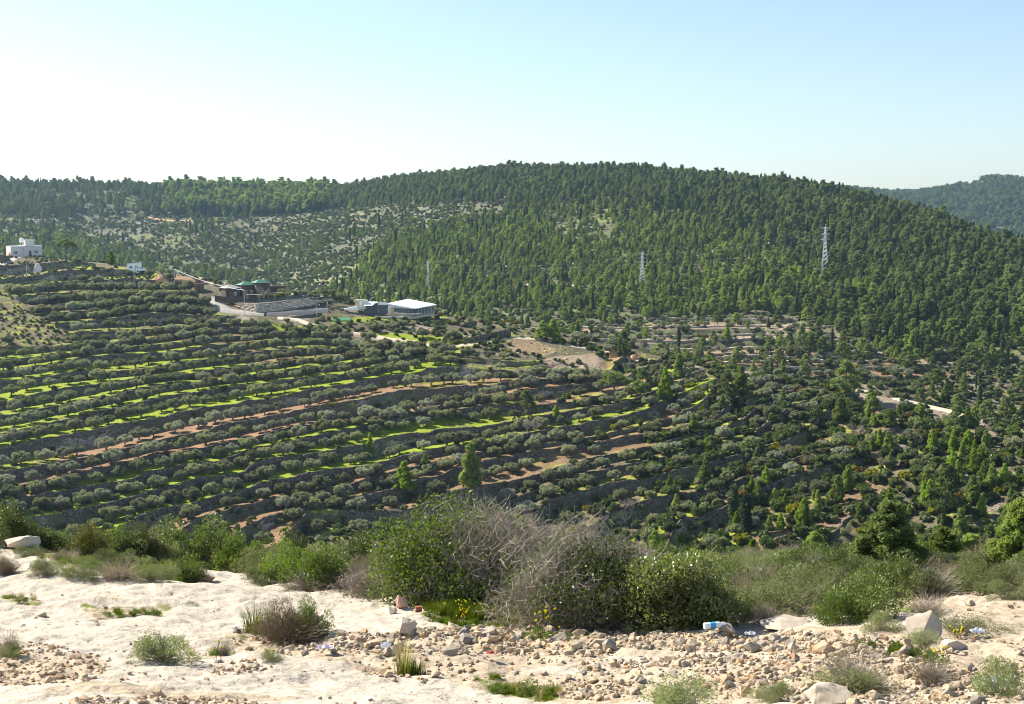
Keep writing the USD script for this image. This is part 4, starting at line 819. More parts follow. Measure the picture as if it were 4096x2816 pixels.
# scrub on the open slopes and far terraces
def sk_(u, v, x, y):
    n = nz(x, y, 30, 99) + nz(x, y, 9, 100) * .7
    p = np.where(inpoly(u, v, OPEN), np.clip(.55 + n * 1.5, .08, .95), .10)
    p = np.where(inpoly(u, v, FTERR), .16, p); p = np.where((u > 760) & (v > 340), .8, p); p = np.where((u > 430) & (u < 640) & (v > 300), .5, p)
    p = np.where(u < 190, np.clip(.45 + n, .1, .9), p); return np.where((u > 200) & (u < 330) & (v > 232), np.clip(p + .3, 0, .95), p)
rng = np.random.default_rng(31); a = rng.uniform(AZ0 * .92, AZ1 * .92, 76000); d = np.sqrt(rng.uniform(500 ** 2, 1500 ** 2, 76000)); x, y = d * np.sin(a), d * np.cos(a)
back = KD[16](np.clip(a, KA[16][0], KA[16][-1])); x, y, d = (q[d > back - 20] for q in (x, y, d))
z = np.where(d > 640, far.at(x, y), hill.at(x, y)); u, v = project(x, y, z)
ok = (rng.random(len(x)) < sk_(u, v, x, y)) & (seen(far, x, y, z + 2) | (d < 640)) & over_hill(x, y, z + 2) & (u > -40) & (u < 1064)
x, y, z, u, v = (q[ok] for q in (x, y, z, u, v)); n = len(x)
mass('hillside_scrub', 'dark evergreen scrub dotting the rocky slopes across the valley', sk, np.stack([x, y, z - .1], 1), rng.uniform(.6, 1.7, n), rng.uniform(0, 6.28, n), np.where(rng.random(n) < .55, rng.integers(0, 4, n), rng.integers(4, 8, n)))
# olives on the far terraces, in rows
rng = np.random.default_rng(41); n0 = 2600; a = rng.uniform(AZ0, AZ1, n0); d = rng.uniform(560, 900, n0); x, y = d * np.sin(a), d * np.cos(a)
z = np.where(d > 640, far.at(x, y), hill.at(x, y)); u, v = project(x, y, z); ok = inpoly(u, v, FTERR) & (rng.random(n0) < .8) & (seen(far, x, y, z + 3) | (d < 640)) & over_hill(x, y, z + 3)
x, y, z = (q[ok] for q in (x, y, z)); n = len(x)
mass('far_olive_grove', 'small pale olive trees on the far terraces below the forest', K_, np.stack([x, y, z], 1), rng.uniform(.6, .95, n), rng.uniform(0, 6.28, n), rng.integers(3, 10, n))
# wooded far ridge
rng = np.random.default_rng(51); n0 = 26000; a = rng.uniform(math.radians(2), AZ1 * .95, n0); d = np.sqrt(rng.uniform(2700 ** 2, 3750 ** 2, n0)); x, y = d * np.sin(a), d * np.cos(a); z = ridge.at(x, y); u, v = project(x, y, z)
bare_ = ridge.at(x, y, ridge.mask)[:, 2] > .5
ok = (u > 740) & (u < 1060) & seen(ridge, x, y, z + 8) & ~bare_ & (rng.random(n0) < .8); x, y, z = (q[ok] for q in (x, y, z)); n = len(x)
mass('ridge_forest', 'bluish wooded slopes of the far ridge at the right edge', PK, np.stack([x, y, z], 1), rng.uniform(.8, 1.5, n), rng.uniform(0, 6.28, n), rng.integers(0, 8, n), wide=np.full(n, 1.5))
# ------------------------------------------------------------------ masonry, metal, glass, paint
def stone_mat(name, a, b, mortar, scale, bump):
    n = {'g': ('geometry', {}), 'v': ('voronoi_texture', {'scale': scale, 'randomness': 1.0}), 'e': ('voronoi_texture', {'scale': scale, 'feature': 'distance_to_edge'}),
         'n': ('noise_texture', {'scale': scale * 2.5, 'detail': 4.0}), 'c': ('mix_color', {'a': a, 'b': b}), 'sp': ('separate_xyz', {}),
         'em': ('map_range', {'from_min': 0.0, 'from_max': 0.12, 'clamp': True}), 'm': ('mix_color', {'a': mortar}), 'mm': ('mix_color', {'blend_type': 'multiply', 'fac': 0.6, 'b': (1, 1, 1)}),
         'bp': ('bump', {'strength': 0.9, 'distance': bump}), 'p': ('principled_bsdf', {'roughness': 0.95, 'specular_ior_level': 0.1})}
    L = [('g.position', 'v.vector'), ('g.position', 'e.vector'), ('g.position', 'n.vector'), ('v.color', 'sp.vector'), ('sp.x', 'c.fac'), ('e.distance', 'em.value'), ('em.result', 'm.fac'), ('c.result', 'm.b'),
         ('m.result', 'mm.a'), ('n.color', 'mm.b'), ('mm.result', 'p.base_color'), ('em.result', 'bp.height'), ('bp.normal', 'p.normal')]
    mat(name, n, L, 'p.BSDF')
stone_mat('dry_stone', (0.15, 0.13, 0.10), (0.34, 0.29, 0.225), (0.03, 0.026, 0.02), 2.4, 0.15)
plain('far_stone', (0.40, 0.32, 0.23), 0.95, var=0.3, scale=0.6)
plain('cut_stone', (0.52, 0.45, 0.36), 0.9, var=0.22, scale=2.0, bump=0.05)
plain('rusty_stone', (0.50, 0.36, 0.23), 0.9, var=0.22, scale=2.0, bump=0.05)
plain('white_paint', (0.78, 0.77, 0.75), 0.6, var=0.04)
plain('cream_paint', (0.62, 0.55, 0.45), 0.7, var=0.05)
plain('ochre_paint', (0.55, 0.38, 0.14), 0.7, var=0.06)
plain('house_plaster', (0.50, 0.455, 0.43), 0.85, var=0.06, scale=1.2)
plain('dark_wood', (0.075, 0.050, 0.036), 0.8, var=0.35, scale=4.0)
plain('brown_wood', (0.14, 0.08, 0.05), 0.8, var=0.3, scale=4.0)
plain('pale_wood', (0.42, 0.33, 0.23), 0.8, var=0.2)
plain('green_sheet', (0.035, 0.16, 0.09), 0.5, var=0.1)
plain('grey_sheet', (0.30, 0.30, 0.26), 0.5, var=0.1)
plain('white_sheet', (0.80, 0.82, 0.84), 0.35, var=0.03)
plain('galvanised', (0.40, 0.42, 0.43), 0.5, metal=0.2, var=0.08)
plain('dark_metal', (0.06, 0.06, 0.065), 0.5, var=0.1)
plain('slate_paint', (0.06, 0.065, 0.07), 0.6, var=0.1)
plain('concrete', (0.36, 0.335, 0.29), 0.9, var=0.12, scale=0.8)
plain('asphalt', (0.11, 0.11, 0.115), 0.9, var=0.15, scale=0.7)
plain('track_dirt', (0.52, 0.42, 0.30), 0.95, var=0.15, scale=0.5)
plain('turf_green', (0.04, 0.22, 0.09), 0.9, var=0.15)
plain('car_white', (0.75, 0.76, 0.78), 0.25, var=0.01)
plain('rubber', (0.02, 0.02, 0.02), 0.8)
plain('red_paint', (0.45, 0.06, 0.04), 0.5)
plain('teal_paint', (0.02, 0.25, 0.25), 0.5)
plain('earth_orange', (0.50, 0.29, 0.14), 0.95, var=0.25, scale=0.9, bump=0.2)
plain('dark_earth', (0.07, 0.055, 0.04), 0.95, var=0.2)
plain('earth_tan', (0.52, 0.40, 0.26), 0.95, var=0.25, scale=0.9, bump=0.2)
mat('pane', {'t': ('transparent_bsdf', {'color': (0.88, 0.92, 0.92)}), 'q': ('principled_bsdf', {'base_color': (0.15, 0.2, 0.22), 'roughness': 0.08}), 'x': ('mix_closure', {'fac': 0.10})}, [('t.BSDF', 'x.closure1'), ('q.BSDF', 'x.closure2')], 'x.closure')
plain('window_glass', (0.05, 0.07, 0.09), 0.08, var=0.05)

def sight(u, v, d):
    """the point on the sight line through photo pixel u, v at ground distance d"""
    a, t = survey(u / 4, v / 4); return np.array([d * math.sin(a), d * math.cos(a), d * float(t)])
def drape(pts_, half, mat_, name, lift=0.10, g=hill, kind='structure', stepm=1.5, dmin=0, dmax=1e9):
    """a road or track laid over the land along surveyed photo points"""
    P = [g.hit(u / 4, v / 4, dmin, dmax)[:2] for u, v in pts_]; P = np.array(P)
    L = np.concatenate([[0], np.cumsum(np.linalg.norm(np.diff(P, axis=0), axis=1))]); k = max(4, int(L[-1] / stepm))
    s = np.linspace(0, L[-1], k); Pc = np.stack([PchipInterpolator(L, P[:, j])(s) for j in (0, 1)], 1)
    t = np.gradient(Pc, axis=0); t /= np.linalg.norm(t, axis=1, keepdims=True) + 1e-9; nn = np.stack([-t[:, 1], t[:, 0]], 1)
    rows = []
    for w in np.linspace(-1, 1, 5):
        q = Pc + nn * half * w * (1 + .12 * np.sin(s * .7 + w))[:, None]; rows.append(np.column_stack([q, ground(q[:, 0], q[:, 1]) + lift * (1 if abs(w) < .9 else -.6)]))
    zc = np.maximum.reduce([r[:, 2] for r in rows[1:4]])
    for r in rows[1:4]: r[:, 2] = r[:, 2] * .35 + zc * .65
    V = np.concatenate(rows); i, j = np.meshgrid(np.arange(4), np.arange(k - 1), indexing='ij'); b = (i * k + j).ravel()
    f = np.vstack([np.stack([b, b + k, b + k + 1], 1), np.stack([b, b + k + 1, b + 1], 1)])
    return tag(obj(name, (V, f), mat_, None, True), kind=kind)
drape([(0, 1075), (35, 1046), (75, 1028), (120, 1020), (170, 1012), (215, 1005), (240, 998), (236, 990), (215, 988)], 1.6, 'concrete', 'track', dmin=480)
drape([(836, 1190), (862, 1208), (905, 1238), (950, 1247), (1000, 1252), (1060, 1258)], 2.2, 'concrete', 'road')
drape([(1110, 1272), (1170, 1276), (1250, 1300), (1330, 1318), (1400, 1332), (1480, 1345), (1580, 1360), (1680, 1374), (1760, 1382), (1830, 1383), (1900, 1376), (1980, 1362), (2060, 1352)], 1.5, 'track_dirt', 'track')
drape([(2060, 1352), (2200, 1362), (2300, 1385), (2400, 1408), (2480, 1418), (2600, 1440)], 1.4, 'track_dirt', 'track')
drape([(3425, 1560), (3500, 1575), (3600, 1600), (3700, 1625), (3800, 1648), (3900, 1672)], 2.6, 'track_dirt', 'track', .35)
drape([(590, 869), (640, 877), (700, 883), (790, 886)], 3.0, 'earth_orange', 'track', .3, far, stepm=6)
drape([(100, 880), (200, 876), (290, 872)], 2.5, 'track_dirt', 'track', .3, far, stepm=6)
drape([(2060, 1138), (2300, 1143), (2560, 1152), (2760, 1148)], 2.0, 'track_dirt', 'track', .3, far, stepm=5)
drape([(1060, 1256), (1110, 1252), (1170, 1247), (1240, 1243), (1310, 1240)], 3.2, 'asphalt', 'car_park', .12)

# ------------------------------------------------------------------ drystone walls that hold the terraces
from scipy.ndimage import median_filter
EXT = {15: (0, 110), 14: (8, 118), 13: (40, 165), 11: (40, 200), 10: (90, 330), 9: (90, 330), 8: (80, 340), 7: (60, 380), 6: (0, 400), 5: (0, 420), 4: (0, 430), 3: (0, 440), 2: (0, 440), 1: (0, 440), 0: (0, 455), -1: (0, 560), -2: (0, 600),
       -3: (0, 600), -4: (60, 680), -5: (130, 690), -6: (190, 720), -7: (260, 770), -8: (340, 790), -9: (400, 800), -10: (480, 815), -11: (600, 830), -12: (640, 850), -13: (760, 860)}
def wall_ribbon(P, top_, base_, thick, seed):
    """P k x 2 along the foot; heights of top and foot; rough face leaning a little back, flat coping"""
    k = len(P); t = np.gradient(P, axis=0); t /= np.linalg.norm(t, axis=1, keepdims=True) + 1e-9; nn = np.stack([-t[:, 1], t[:, 0]], 1)
    nn *= np.sign((nn * P).sum(1, keepdims=True)) + 0.0          # away from the viewer: the hill side
    rows = []
    for i, (hh, back) in enumerate([(0, 0), (.25, .04), (.5, .09), (.75, .13), (1, .17), (1.0, .17 + thick), (.4, .17 + thick)]):
        q = P + nn * back; z = base_ + (top_ - base_) * hh; jit = meshkit.noise(np.stack([q[:, 0] * 1.7, q[:, 1] * 1.7, np.full(k, i * 1.3)], -1), seed) - .5
        q = q + nn * (jit * .3)[:, None] * (i < 5); z = z + (jit * .35 if i in (4, 5) else 0); rows.append(np.column_stack([q, z]))
    V = np.concatenate(rows); a, b = np.meshgrid(np.arange(len(rows) - 1), np.arange(k - 1), indexing='ij'); c = (a * k + b).ravel()
    return V, np.vstack([np.stack([c, c + 1, c + k + 1], 1), np.stack([c, c + k + 1, c + k], 1)])
for k, (u0, u1) in EXT.items():
    i0, i1 = (int(np.clip((float(survey(u, 352)[0]) - AZ0) / (AZ1 - AZ0) * 899, 0, 899)) for u in (u0 - (40 if u0 == 0 else 0), u1))
    D0, D1 = [], []
    for i in range(i0, i1):
        c = np.nonzero((lev[i, :-1] < k) & (lev[i, 1:] >= k))[0]; D1.append(hill.d[c[0]] if len(c) else np.nan)
    D1 = np.array(D1); ok = ~np.isnan(D1)
    if ok.sum() < 20: continue
    D1 = np.interp(np.arange(len(D1)), np.nonzero(ok)[0], D1[ok]); D1 = gaussian_filter(median_filter(D1, 9), 1.2)
    az = hill.az[i0:i1]; P = np.stack([np.sin(az), np.cos(az)], 1) * (D1 - .55)[:, None]
    zt = hill.at(np.sin(az) * (D1 + .7), np.cos(az) * (D1 + .7)); zb = hill.at(np.sin(az) * (D1 - 1.5), np.cos(az) * (D1 - 1.5))
    T = hill.at(P[:, 0], P[:, 1], terr); hgt = np.clip(zt - zb, 0, 3.2) * np.clip(T * 1.4 - .2, 0, 1) * np.clip(1.25 + nz(P[:, 0], P[:, 1], 11, k + 40) * 1.6, .35, 1.0)
    lo = np.minimum(zb, zt) - .5
    name = 'rough drystone wall of grey field stones holding ' + terrace_name(k)
    top('terrace_wall', wall_ribbon(P, zt - np.clip(zt - zb, 0, 3) + hgt + .12, lo, .45, k + 60), 'dry_stone', name, 'wall', 'drystone terrace walls', 'thing')
# terrace walls at the foot of the forest across the valley, along the contours
daz = np.linspace(float(survey(560, 340)[0]), float(survey(900, 340)[0]), 240); dds = np.arange(525.0, 960.0, 1.0)
DA, DD = np.meshgrid(daz, dds, indexing='ij'); DZ = ground((DD * np.sin(DA)).ravel(), (DD * np.cos(DA)).ravel()).reshape(DA.shape); DZ = gaussian_filter(DZ, (2, 6))
i7 = int(np.argmin(np.abs(daz - float(survey(700, 345)[0]))))
for n_, vv in enumerate((320, 328, 336, 344, 351, 358, 365, 371)):
    t7 = float(survey(700, vv)[1]); k7 = np.nonzero(DZ[i7] / dds >= t7)[0]
    if not len(k7): continue
    zk = DZ[i7, k7[0]]; run = []
    for i in range(len(daz)):
        c = np.nonzero((DZ[i, :-1] < zk) & (DZ[i, 1:] >= zk))[0]
        if not len(c): continue
        d_ = dds[c[-1]]; x_, y_ = d_ * math.sin(daz[i]), d_ * math.cos(daz[i]); u_, v_ = project(x_, y_, zk)
        if inpoly(u_, v_, FTERR): run.append((x_, y_, d_))
    if len(run) < 30: continue
    run = np.array(run); dm = gaussian_filter(median_filter(run[:, 2], 15), 2); P = run[:, :2] / run[:, 2:] * dm[:, None]
    zg = gaussian_filter(ground(P[:, 0], P[:, 1]), 2); wob = nz(P[:, 0], P[:, 1], 14, 300 + n_) * .8
    top('terrace_wall', wall_ribbon(P, zg + 1.0 + wob, zg - 2.2, 2.6, 310 + n_), 'far_stone', f'thin pale terrace wall below the far forest, {nth(n_ + 1)} from the top', 'wall', 'terrace walls at the forest foot', 'thing')
def free_wall(foot, tops, label, name='stone_wall', m='dry_stone', thick=.6, n=60, g=hill):
    """a wall standing free: photo points along its foot and its top edge"""
    F_ = np.array([g.hit(u / 4, v / 4) for u, v in foot]); s = np.linspace(0, 1, len(foot)); q = np.linspace(0, 1, n)
    P = np.stack([PchipInterpolator(s, F_[:, j])(q) for j in range(3)], 1)
    hp = np.array([(b[1] - a[1]) for a, b in zip(tops, foot)]) * np.hypot(F_[:, 0], F_[:, 1]) / (4 * F)
    return top(name, wall_ribbon(P[:, :2], P[:, 2] + PchipInterpolator(s, hp)(q), P[:, 2] - .6, thick, 77), m, label, 'wall', kind='thing')
free_wall([(1863, 1373), (1950, 1361), (2045, 1346)], [(1863, 1354), (1950, 1335), (2045, 1314)], 'long straight drystone wall enclosing the bright green field at the crest')
free_wall([(1845, 1309), (1880, 1308), (1900, 1310)], [(1845, 1302), (1880, 1285), (1900, 1284)], 'short ruined stone wall stub behind the walled green field', 'ruined_wall')
free_wall([(0, 1052), (20, 1050), (42, 1040)], [(0, 1024), (20, 1022), (42, 1033)], 'tan stone retaining wall beside the curving track at the left edge')
free_wall([(560, 1146), (600, 1142), (645, 1138)], [(560, 1131), (600, 1124), (645, 1119)], 'grey drystone wall below the red rubble heap and white cabin')
free_wall([(640, 1158), (680, 1153), (698, 1150), (715, 1150)], [(640, 1147), (680, 1139), (698, 1131), (715, 1130)], 'curved drystone wall end beside the tall utility pole')
free_wall([(1085, 1278), (1200, 1271), (1240, 1268), (1290, 1262)], [(1085, 1276), (1200, 1262), (1240, 1256), (1290, 1250)], 'low rubble wall edging the car park below the lamps')

# ------------------------------------------------------------------ white house, cabin, car, huts
def house_frame(name, label, cat, px, d=None, dmin=300, turn=0.0):
    p = hill.hit(px[0] / 4, px[1] / 4, dmin); a = math.atan2(p[0], p[1]); dd = math.hypot(p[0], p[1])
    return thing(name, label, cat, p, -a + turn), dd / (4 * F), p
def window(parent, x0, z0, x1, z1, y, mname='window'):
    w = obj(mname, join(box(x0 - .08, y - .06, z0 - .08, x1 + .08, y + .02, z0), box(x0 - .08, y - .06, z1, x1 + .08, y + .02, z1 + .08), box(x0 - .08, y - .06, z0, x0, y + .02, z1), box(x1, y - .06, z0, x1 + .08, y + .02, z1), box((x0 + x1) / 2 - .03, y - .05, z0, (x0 + x1) / 2 + .03, y + .02, z1)), 'white_paint', parent)
    obj('pane', box(x0, y - .02, z0, x1, y + .015, z1), 'window_glass', w)
hs, m, p = house_frame('house', 'flat-roofed white house with a rooftop water tank at left edge', 'house', (106, 986), dmin=500, turn=.25)
obj('wall', join(box(-5.6, 0, -1.2, 3.4, 7, 3.7), box(-1.0, -.35, -1.2, 5.5, -.002, 3.9), box(3.402, 0, -1.2, 5.5, 7, 3.85)), 'house_plaster', hs)
obj('roof', join(box(-5.7, -.08, 3.702, 3.39, 7.1, 3.85), box(-1.1, -.43, 3.902, 5.6, 7.1, 4.02)), 'white_paint', hs)
obj('roof_room', join(box(.2, 1.5, 4.022, 3.2, 4.5, 5.9)), 'cream_paint', hs); obj('room_roof', box(0, 1.3, 5.902, 3.4, 4.7, 6.1), 'white_paint', hs)
window(hs, -4.6, 1.0, -3.3, 2.0, -.02); window(hs, 2.6, 1.1, 4.0, 2.3, -.38); d_ = obj('door', box(.7, -.42, -.1, 1.6, -.36, 2.1), 'brown_wood', hs); obj('handle', box(1.45, -.47, .95, 1.52, -.42, 1.1), 'galvanised', d_)
tk = thing('water_tank', 'white water tank on a stand on the house roof', 'water tank', p + np.array([-2.6 * math.cos(.25), 2.2, 3.9]), .3)
obj('tank', trimesh.creation.cylinder(.68, 1.5, sections=20, transform=trimesh.transformations.translation_matrix([0, 0, 2.1])), 'white_sheet', tk, 40); obj('lid', trimesh.creation.cylinder(.35, .15, sections=16, transform=trimesh.transformations.translation_matrix([0, 0, 2.93])), 'white_sheet', tk)
obj('stand', join(box(-.6, -.6, -.1, .6, .6, .15), box(-.45, -.45, .15, -.3, -.3, 1.33), box(.3, -.45, .15, .45, -.3, 1.33), box(-.45, .3, .15, -.3, .45, 1.33), box(.3, .3, .15, .45, .45, 1.33), box(-.5, -.5, 1.2, .5, .5, 1.34)), 'white_paint', tk)
fn = thing('picket_fence', 'dark brown picket fence in front of the white house', 'fence', hill.hit(86 / 4, 984 / 4, 500) + np.array([0, -1.5, 0]), .25)
for i in range(14): obj('picket', box(-2.6 + i * .38, -.03, -.4, -2.6 + i * .38 + .2, .03, 1.0 + .25 * math.sin(i * 2.1)), 'brown_wood', fn)
obj('rail', box(-2.7, .032, .2, 2.7, .08, .3), 'brown_wood', fn); obj('rail', box(-2.7, .032, .75, 2.7, .08, .85), 'brown_wood', fn)
cb, m, p = house_frame('cabin', 'small white cabin with a sloping roof beside the white car', 'cabin', (532, 1086), dmin=420, turn=-.35)
def shed(x0, x1, y0, y1, z0, zl, zr):
    v = np.array([[x0, y0, z0], [x1, y0, z0], [x1, y1, z0], [x0, y1, z0], [x0, y0, zl], [x1, y0, zr], [x1, y1, zr], [x0, y1, zl]]); return v, np.array([[0, 2, 1], [0, 3, 2], [4, 5, 6], [4, 6, 7], [0, 1, 5], [0, 5, 4], [1, 2, 6], [1, 6, 5], [2, 3, 7], [2, 7, 6], [3, 0, 4], [3, 4, 7]])
obj('wall', shed(-2.1, 2.0, 0, 3.2, -.6, 2.55, 3.0), 'white_paint', cb); r_ = shed(-2.4, 2.3, -.25, 3.4, 2.62, 2.72, 3.2); r_[0][:4, 2] = [2.56, 3.04, 3.04, 2.56]; obj('roof', r_, 'white_sheet', cb)
window(cb, -1.2, 1.1, -.2, 1.9, -.02); window(cb, .8, 1.2, 1.25, 2.1, -.02); window(cb, 1.45, 1.2, 1.85, 2.1, -.02); obj('mast', tubes([(np.array([[0, 1, 2.8], [0, 1, 4.1]]), .05)]), 'galvanised', cb)
cr_, m, p = house_frame('car', 'white car parked beside the white cabin', 'car', (560, 1087), dmin=420, turn=.5)
prof = np.array([(-2.0, .35), (-2.05, .8), (-1.9, 1.0), (-1.15, 1.1), (-.55, 1.6), (.9, 1.62), (1.5, 1.15), (2.0, 1.0), (2.1, .6), (2.0, .32)])
from shapely.geometry import Polygon
b_ = trimesh.creation.extrude_polygon(Polygon(prof), 1.65, engine='earcut'); b_.apply_transform(trimesh.transformations.rotation_matrix(math.pi / 2, [1, 0, 0])); b_.apply_translation([0, .82, 0]); obj('body', b_, 'car_white', cr_)
for yy in (-.84, .83): obj('side_window', (np.array([[-.95, yy, 1.12], [-.5, yy, 1.52], [.8, yy, 1.53], [1.25, yy, 1.16], [-.95, yy + .012, 1.12], [-.5, yy + .012, 1.52], [.8, yy + .012, 1.53], [1.25, yy + .012, 1.16]]), np.array([[0, 2, 1], [0, 3, 2], [4, 5, 6], [4, 6, 7], [0, 1, 5], [0, 5, 4], [1, 2, 6], [1, 6, 5], [2, 3, 7], [2, 7, 6], [3, 0, 4], [3, 4, 7]])), 'window_glass', cr_)
for xx in (-1.3, 1.3):
    for yy in (-.78, .78):
        w_c = obj('wheel', trimesh.creation.cylinder(.33, .2, sections=18, transform=trimesh.transformations.translation_matrix([xx, yy, .33]) @ trimesh.transformations.rotation_matrix(math.pi / 2, [1, 0, 0])), 'rubber', cr_); obj('rim', trimesh.creation.cylinder(.19, .22, sections=14, transform=trimesh.transformations.translation_matrix([xx, yy, .33]) @ trimesh.transformations.rotation_matrix(math.pi / 2, [1, 0, 0])), 'galvanised', w_c)
def pyramid_hut(px, w, dpt, hgt, roofm, label, ridge=.3, turn=.35, dmin=420):
    t, m, p = house_frame('timber_hut', label, 'hut', px, dmin=dmin, turn=turn); w2, d2 = w / 2, dpt
    obj('wall', box(-w2, 0, -1.2, w2, d2, hgt), 'dark_wood', t)
    for i in range(7): obj('board', box(-w2 + i * w / 7 + .05, -.05, -.6, -w2 + (i + 1) * w / 7 - .05, -.002, hgt - .08), 'dark_wood', t)
    e = .45; v = np.array([[-w2 - e, -e, hgt], [w2 + e, -e, hgt], [w2 + e, d2 + e, hgt], [-w2 - e, d2 + e, hgt], [-w2 * ridge, d2 / 2, hgt + 1.1], [w2 * ridge, d2 / 2, hgt + 1.1]])
    obj('roof', (v, np.array([[0, 1, 5], [0, 5, 4], [1, 2, 5], [2, 3, 4], [2, 4, 5], [3, 0, 4], [0, 2, 1], [0, 3, 2]])), roofm, t)
    window(t, .5, .9, 1.2, 1.9, -.055); obj('door', box(-1.3, -.09, -.1, -.45, -.052, 2.0), 'brown_wood', t)
pyramid_hut((932, 1192), 5.0, 4.5, 3.3, 'grey_sheet', 'timber hut with a grey tiled roof, leftmost in the compound', .2)
pyramid_hut((996, 1184), 5.0, 4.5, 3.7, 'green_sheet', 'timber hut with a green roof in the middle of the compound')
pyramid_hut((1053, 1190), 4.8, 4.5, 4.9, 'green_sheet', 'tallest timber hut with a green roof, right one in the compound')
for px, w, h0, h1, lab in (((1112, 1180), 5.2, 0, 2.9, 'flat-roofed dark timber block right of the green-roofed huts'), ((797, 1166), 3.2, -.4, 2.6, 'brown timber store at the left end of the compound'), ((798, 1140), 2.9, -.4, 2.0, 'dark timber block behind the brown timber store'), ((1208, 1196), 2.2, -.3, 2.6, 'dark timber kiosk behind the glass railing'), ((1322, 1183), 1.1, -.3, 1.4, 'small dark timber post-box hut at the railing end')):
    t, m, p = house_frame('timber_block', lab, 'shed', px, dmin=420); obj('wall', box(-w / 2, 0, -1.0, w / 2, 2.5, h1), 'brown_wood' if 'brown' in lab else 'dark_wood', t); obj('roof', box(-w / 2 - .15, -.15, h1 + .002, w / 2 + .15, 2.65, h1 + .14), 'dark_wood', t)
    obj('door', box(-.35, -.05, -.2, .35, -.002, min(1.9, h1 - .3)), 'dark_wood', t)
for px, w, h, lab in (((761, 1146), 3.4, 1.5, 'flat pale-edged timber canopy beside the brown timber store'), ((1017, 1200), 5.4, 1.7, 'pale pergola roof over the garden of the huts'), ((1110, 1190), 3.4, 1.6, 'second pale pergola roof right of the tallest hut')):
    t, m, p = house_frame('pergola', lab, 'pergola', px, dmin=420); obj('roof', box(-w / 2, -1, h, w / 2, 1.5, h + .18), 'pale_wood', t)
    for sx in (-1, 1):
        for yy in (-.8, 1.3): obj('post', box(sx * (w / 2 - .2) - .07, yy - .07, -.8, sx * (w / 2 - .2) + .07, yy + .07, h - .002), 'dark_wood', t)
t, m, p = house_frame('canopy', 'white arched tarpaulin canopy beyond the timber huts', 'canopy', (1190, 1196), dmin=440)
aa = np.linspace(0, math.pi, 9); arc = np.stack([np.cos(aa) * 1.8 + 1.8, np.sin(aa) * .9 + .9], 1); V = np.concatenate([np.column_stack([np.full(9, x_), arc[:, 0], arc[:, 1]]) for x_ in (-3.9, 3.9)]); i = np.arange(8)
obj('tarpaulin', (V, np.vstack([np.stack([i, i + 1, i + 10], 1), np.stack([i, i + 10, i + 9], 1)])), 'white_sheet', t)
for sx in (-3.8, 0, 3.8):
    for yy in (.05, 3.55): obj('post', box(sx - .05, yy - .05, -1.5, sx + .05, yy + .05, .95), 'galvanised', t)
fc = thing('board_fence', 'dark brown horizontal board fence along the compound road', 'fence', hill.hit(900 / 4, 1214 / 4, 420), 0.0)
A_ = hill.hit(861 / 4, 1208 / 4, 420) - hill.hit(900 / 4, 1214 / 4, 420); B_ = hill.hit(1024 / 4, 1213 / 4, 420) - hill.hit(900 / 4, 1214 / 4, 420)
for e_ in (A_, B_):
    L_ = np.linalg.norm(e_[:2]); ang = math.atan2(e_[1], e_[0]); n_ = max(1, int(L_ / 2.4))
    T_ = trimesh.transformations.rotation_matrix(ang, [0, 0, 1])
    for b in range(8):
        bm = box(0, -.03, .1 + b * .27, L_, .03, .1 + b * .27 + .25); sh_ = bm.vertices[:, 0] / L_ * e_[2]; bm.vertices[:, 2] += sh_; bm.apply_transform(T_); obj('board', bm, 'dark_wood', fc)
    for q in range(n_ + 1):
        pm = box(q * L_ / n_ - .06, .032, -.6, q * L_ / n_ + .06, .15, 2.35); pm.vertices[:, 2] += q / n_ * e_[2]; pm.apply_transform(T_); obj('post', pm, 'dark_wood', fc)
# retaining wall of big cut blocks, every block a part
bw = thing('block_wall', 'tall retaining wall of big pale cut stone blocks below the huts', 'wall', kind='thing'); rng = np.random.default_rng(71)
def block_run(foot, tops, courses):
    Fp = np.array([hill.hit(u / 4, v / 4, 420) for u, v in foot]); s = np.linspace(0, 1, len(foot)); hp = np.array([(b[1] - a[1]) for a, b in zip(tops, foot)]) * np.hypot(Fp[:, 0], Fp[:, 1]) / (4 * F)
    L_ = np.linalg.norm(np.diff(Fp[:, :2], axis=0), axis=1).sum(); at_ = lambda q: np.array([np.interp(q, s, Fp[:, j]) for j in range(3)])
    for c in range(courses):
        x_ = rng.uniform(-.8, 0)
        while x_ < L_:
            w = rng.uniform(1.2, 2.6); q0, q1 = np.clip(x_ / L_, 0, 1), np.clip((x_ + w - .17) / L_, 0, 1); x_ += w
            if q1 - q0 < .01: continue
            P0, P1 = at_(q0), at_(q1); h_ = np.interp((q0 + q1) / 2, s, hp) / courses
            if h_ < .16: continue
            e_ = P1 - P0; l_ = np.linalg.norm(e_[:2]); nrm = np.array([-e_[1], e_[0], 0]) / l_; nrm *= np.sign(nrm @ np.array([*P0[:2], 0])) or 1
            zz = (P0[2] + P1[2]) / 2 + c * h_; off = c * .22 + rng.uniform(-.08, .08); mid = (P0 + P1) / 2 + nrm * (off + .45)
            bx = box(-l_ / 2, -.45, .06, l_ / 2, .45, h_ - .05); bx.vertices += rng.uniform(-.07, .07, bx.vertices.shape); bx.apply_transform(trimesh.transformations.rotation_matrix(math.atan2(e_[1], e_[0]), [0, 0, 1])); bx.apply_translation([mid[0], mid[1], zz])
            obj('block', bx, 'rusty_stone' if (rng.random() < .22 or (q0 < .35 and len(foot) == 2 and rng.random() < .5)) else 'cut_stone', bw)
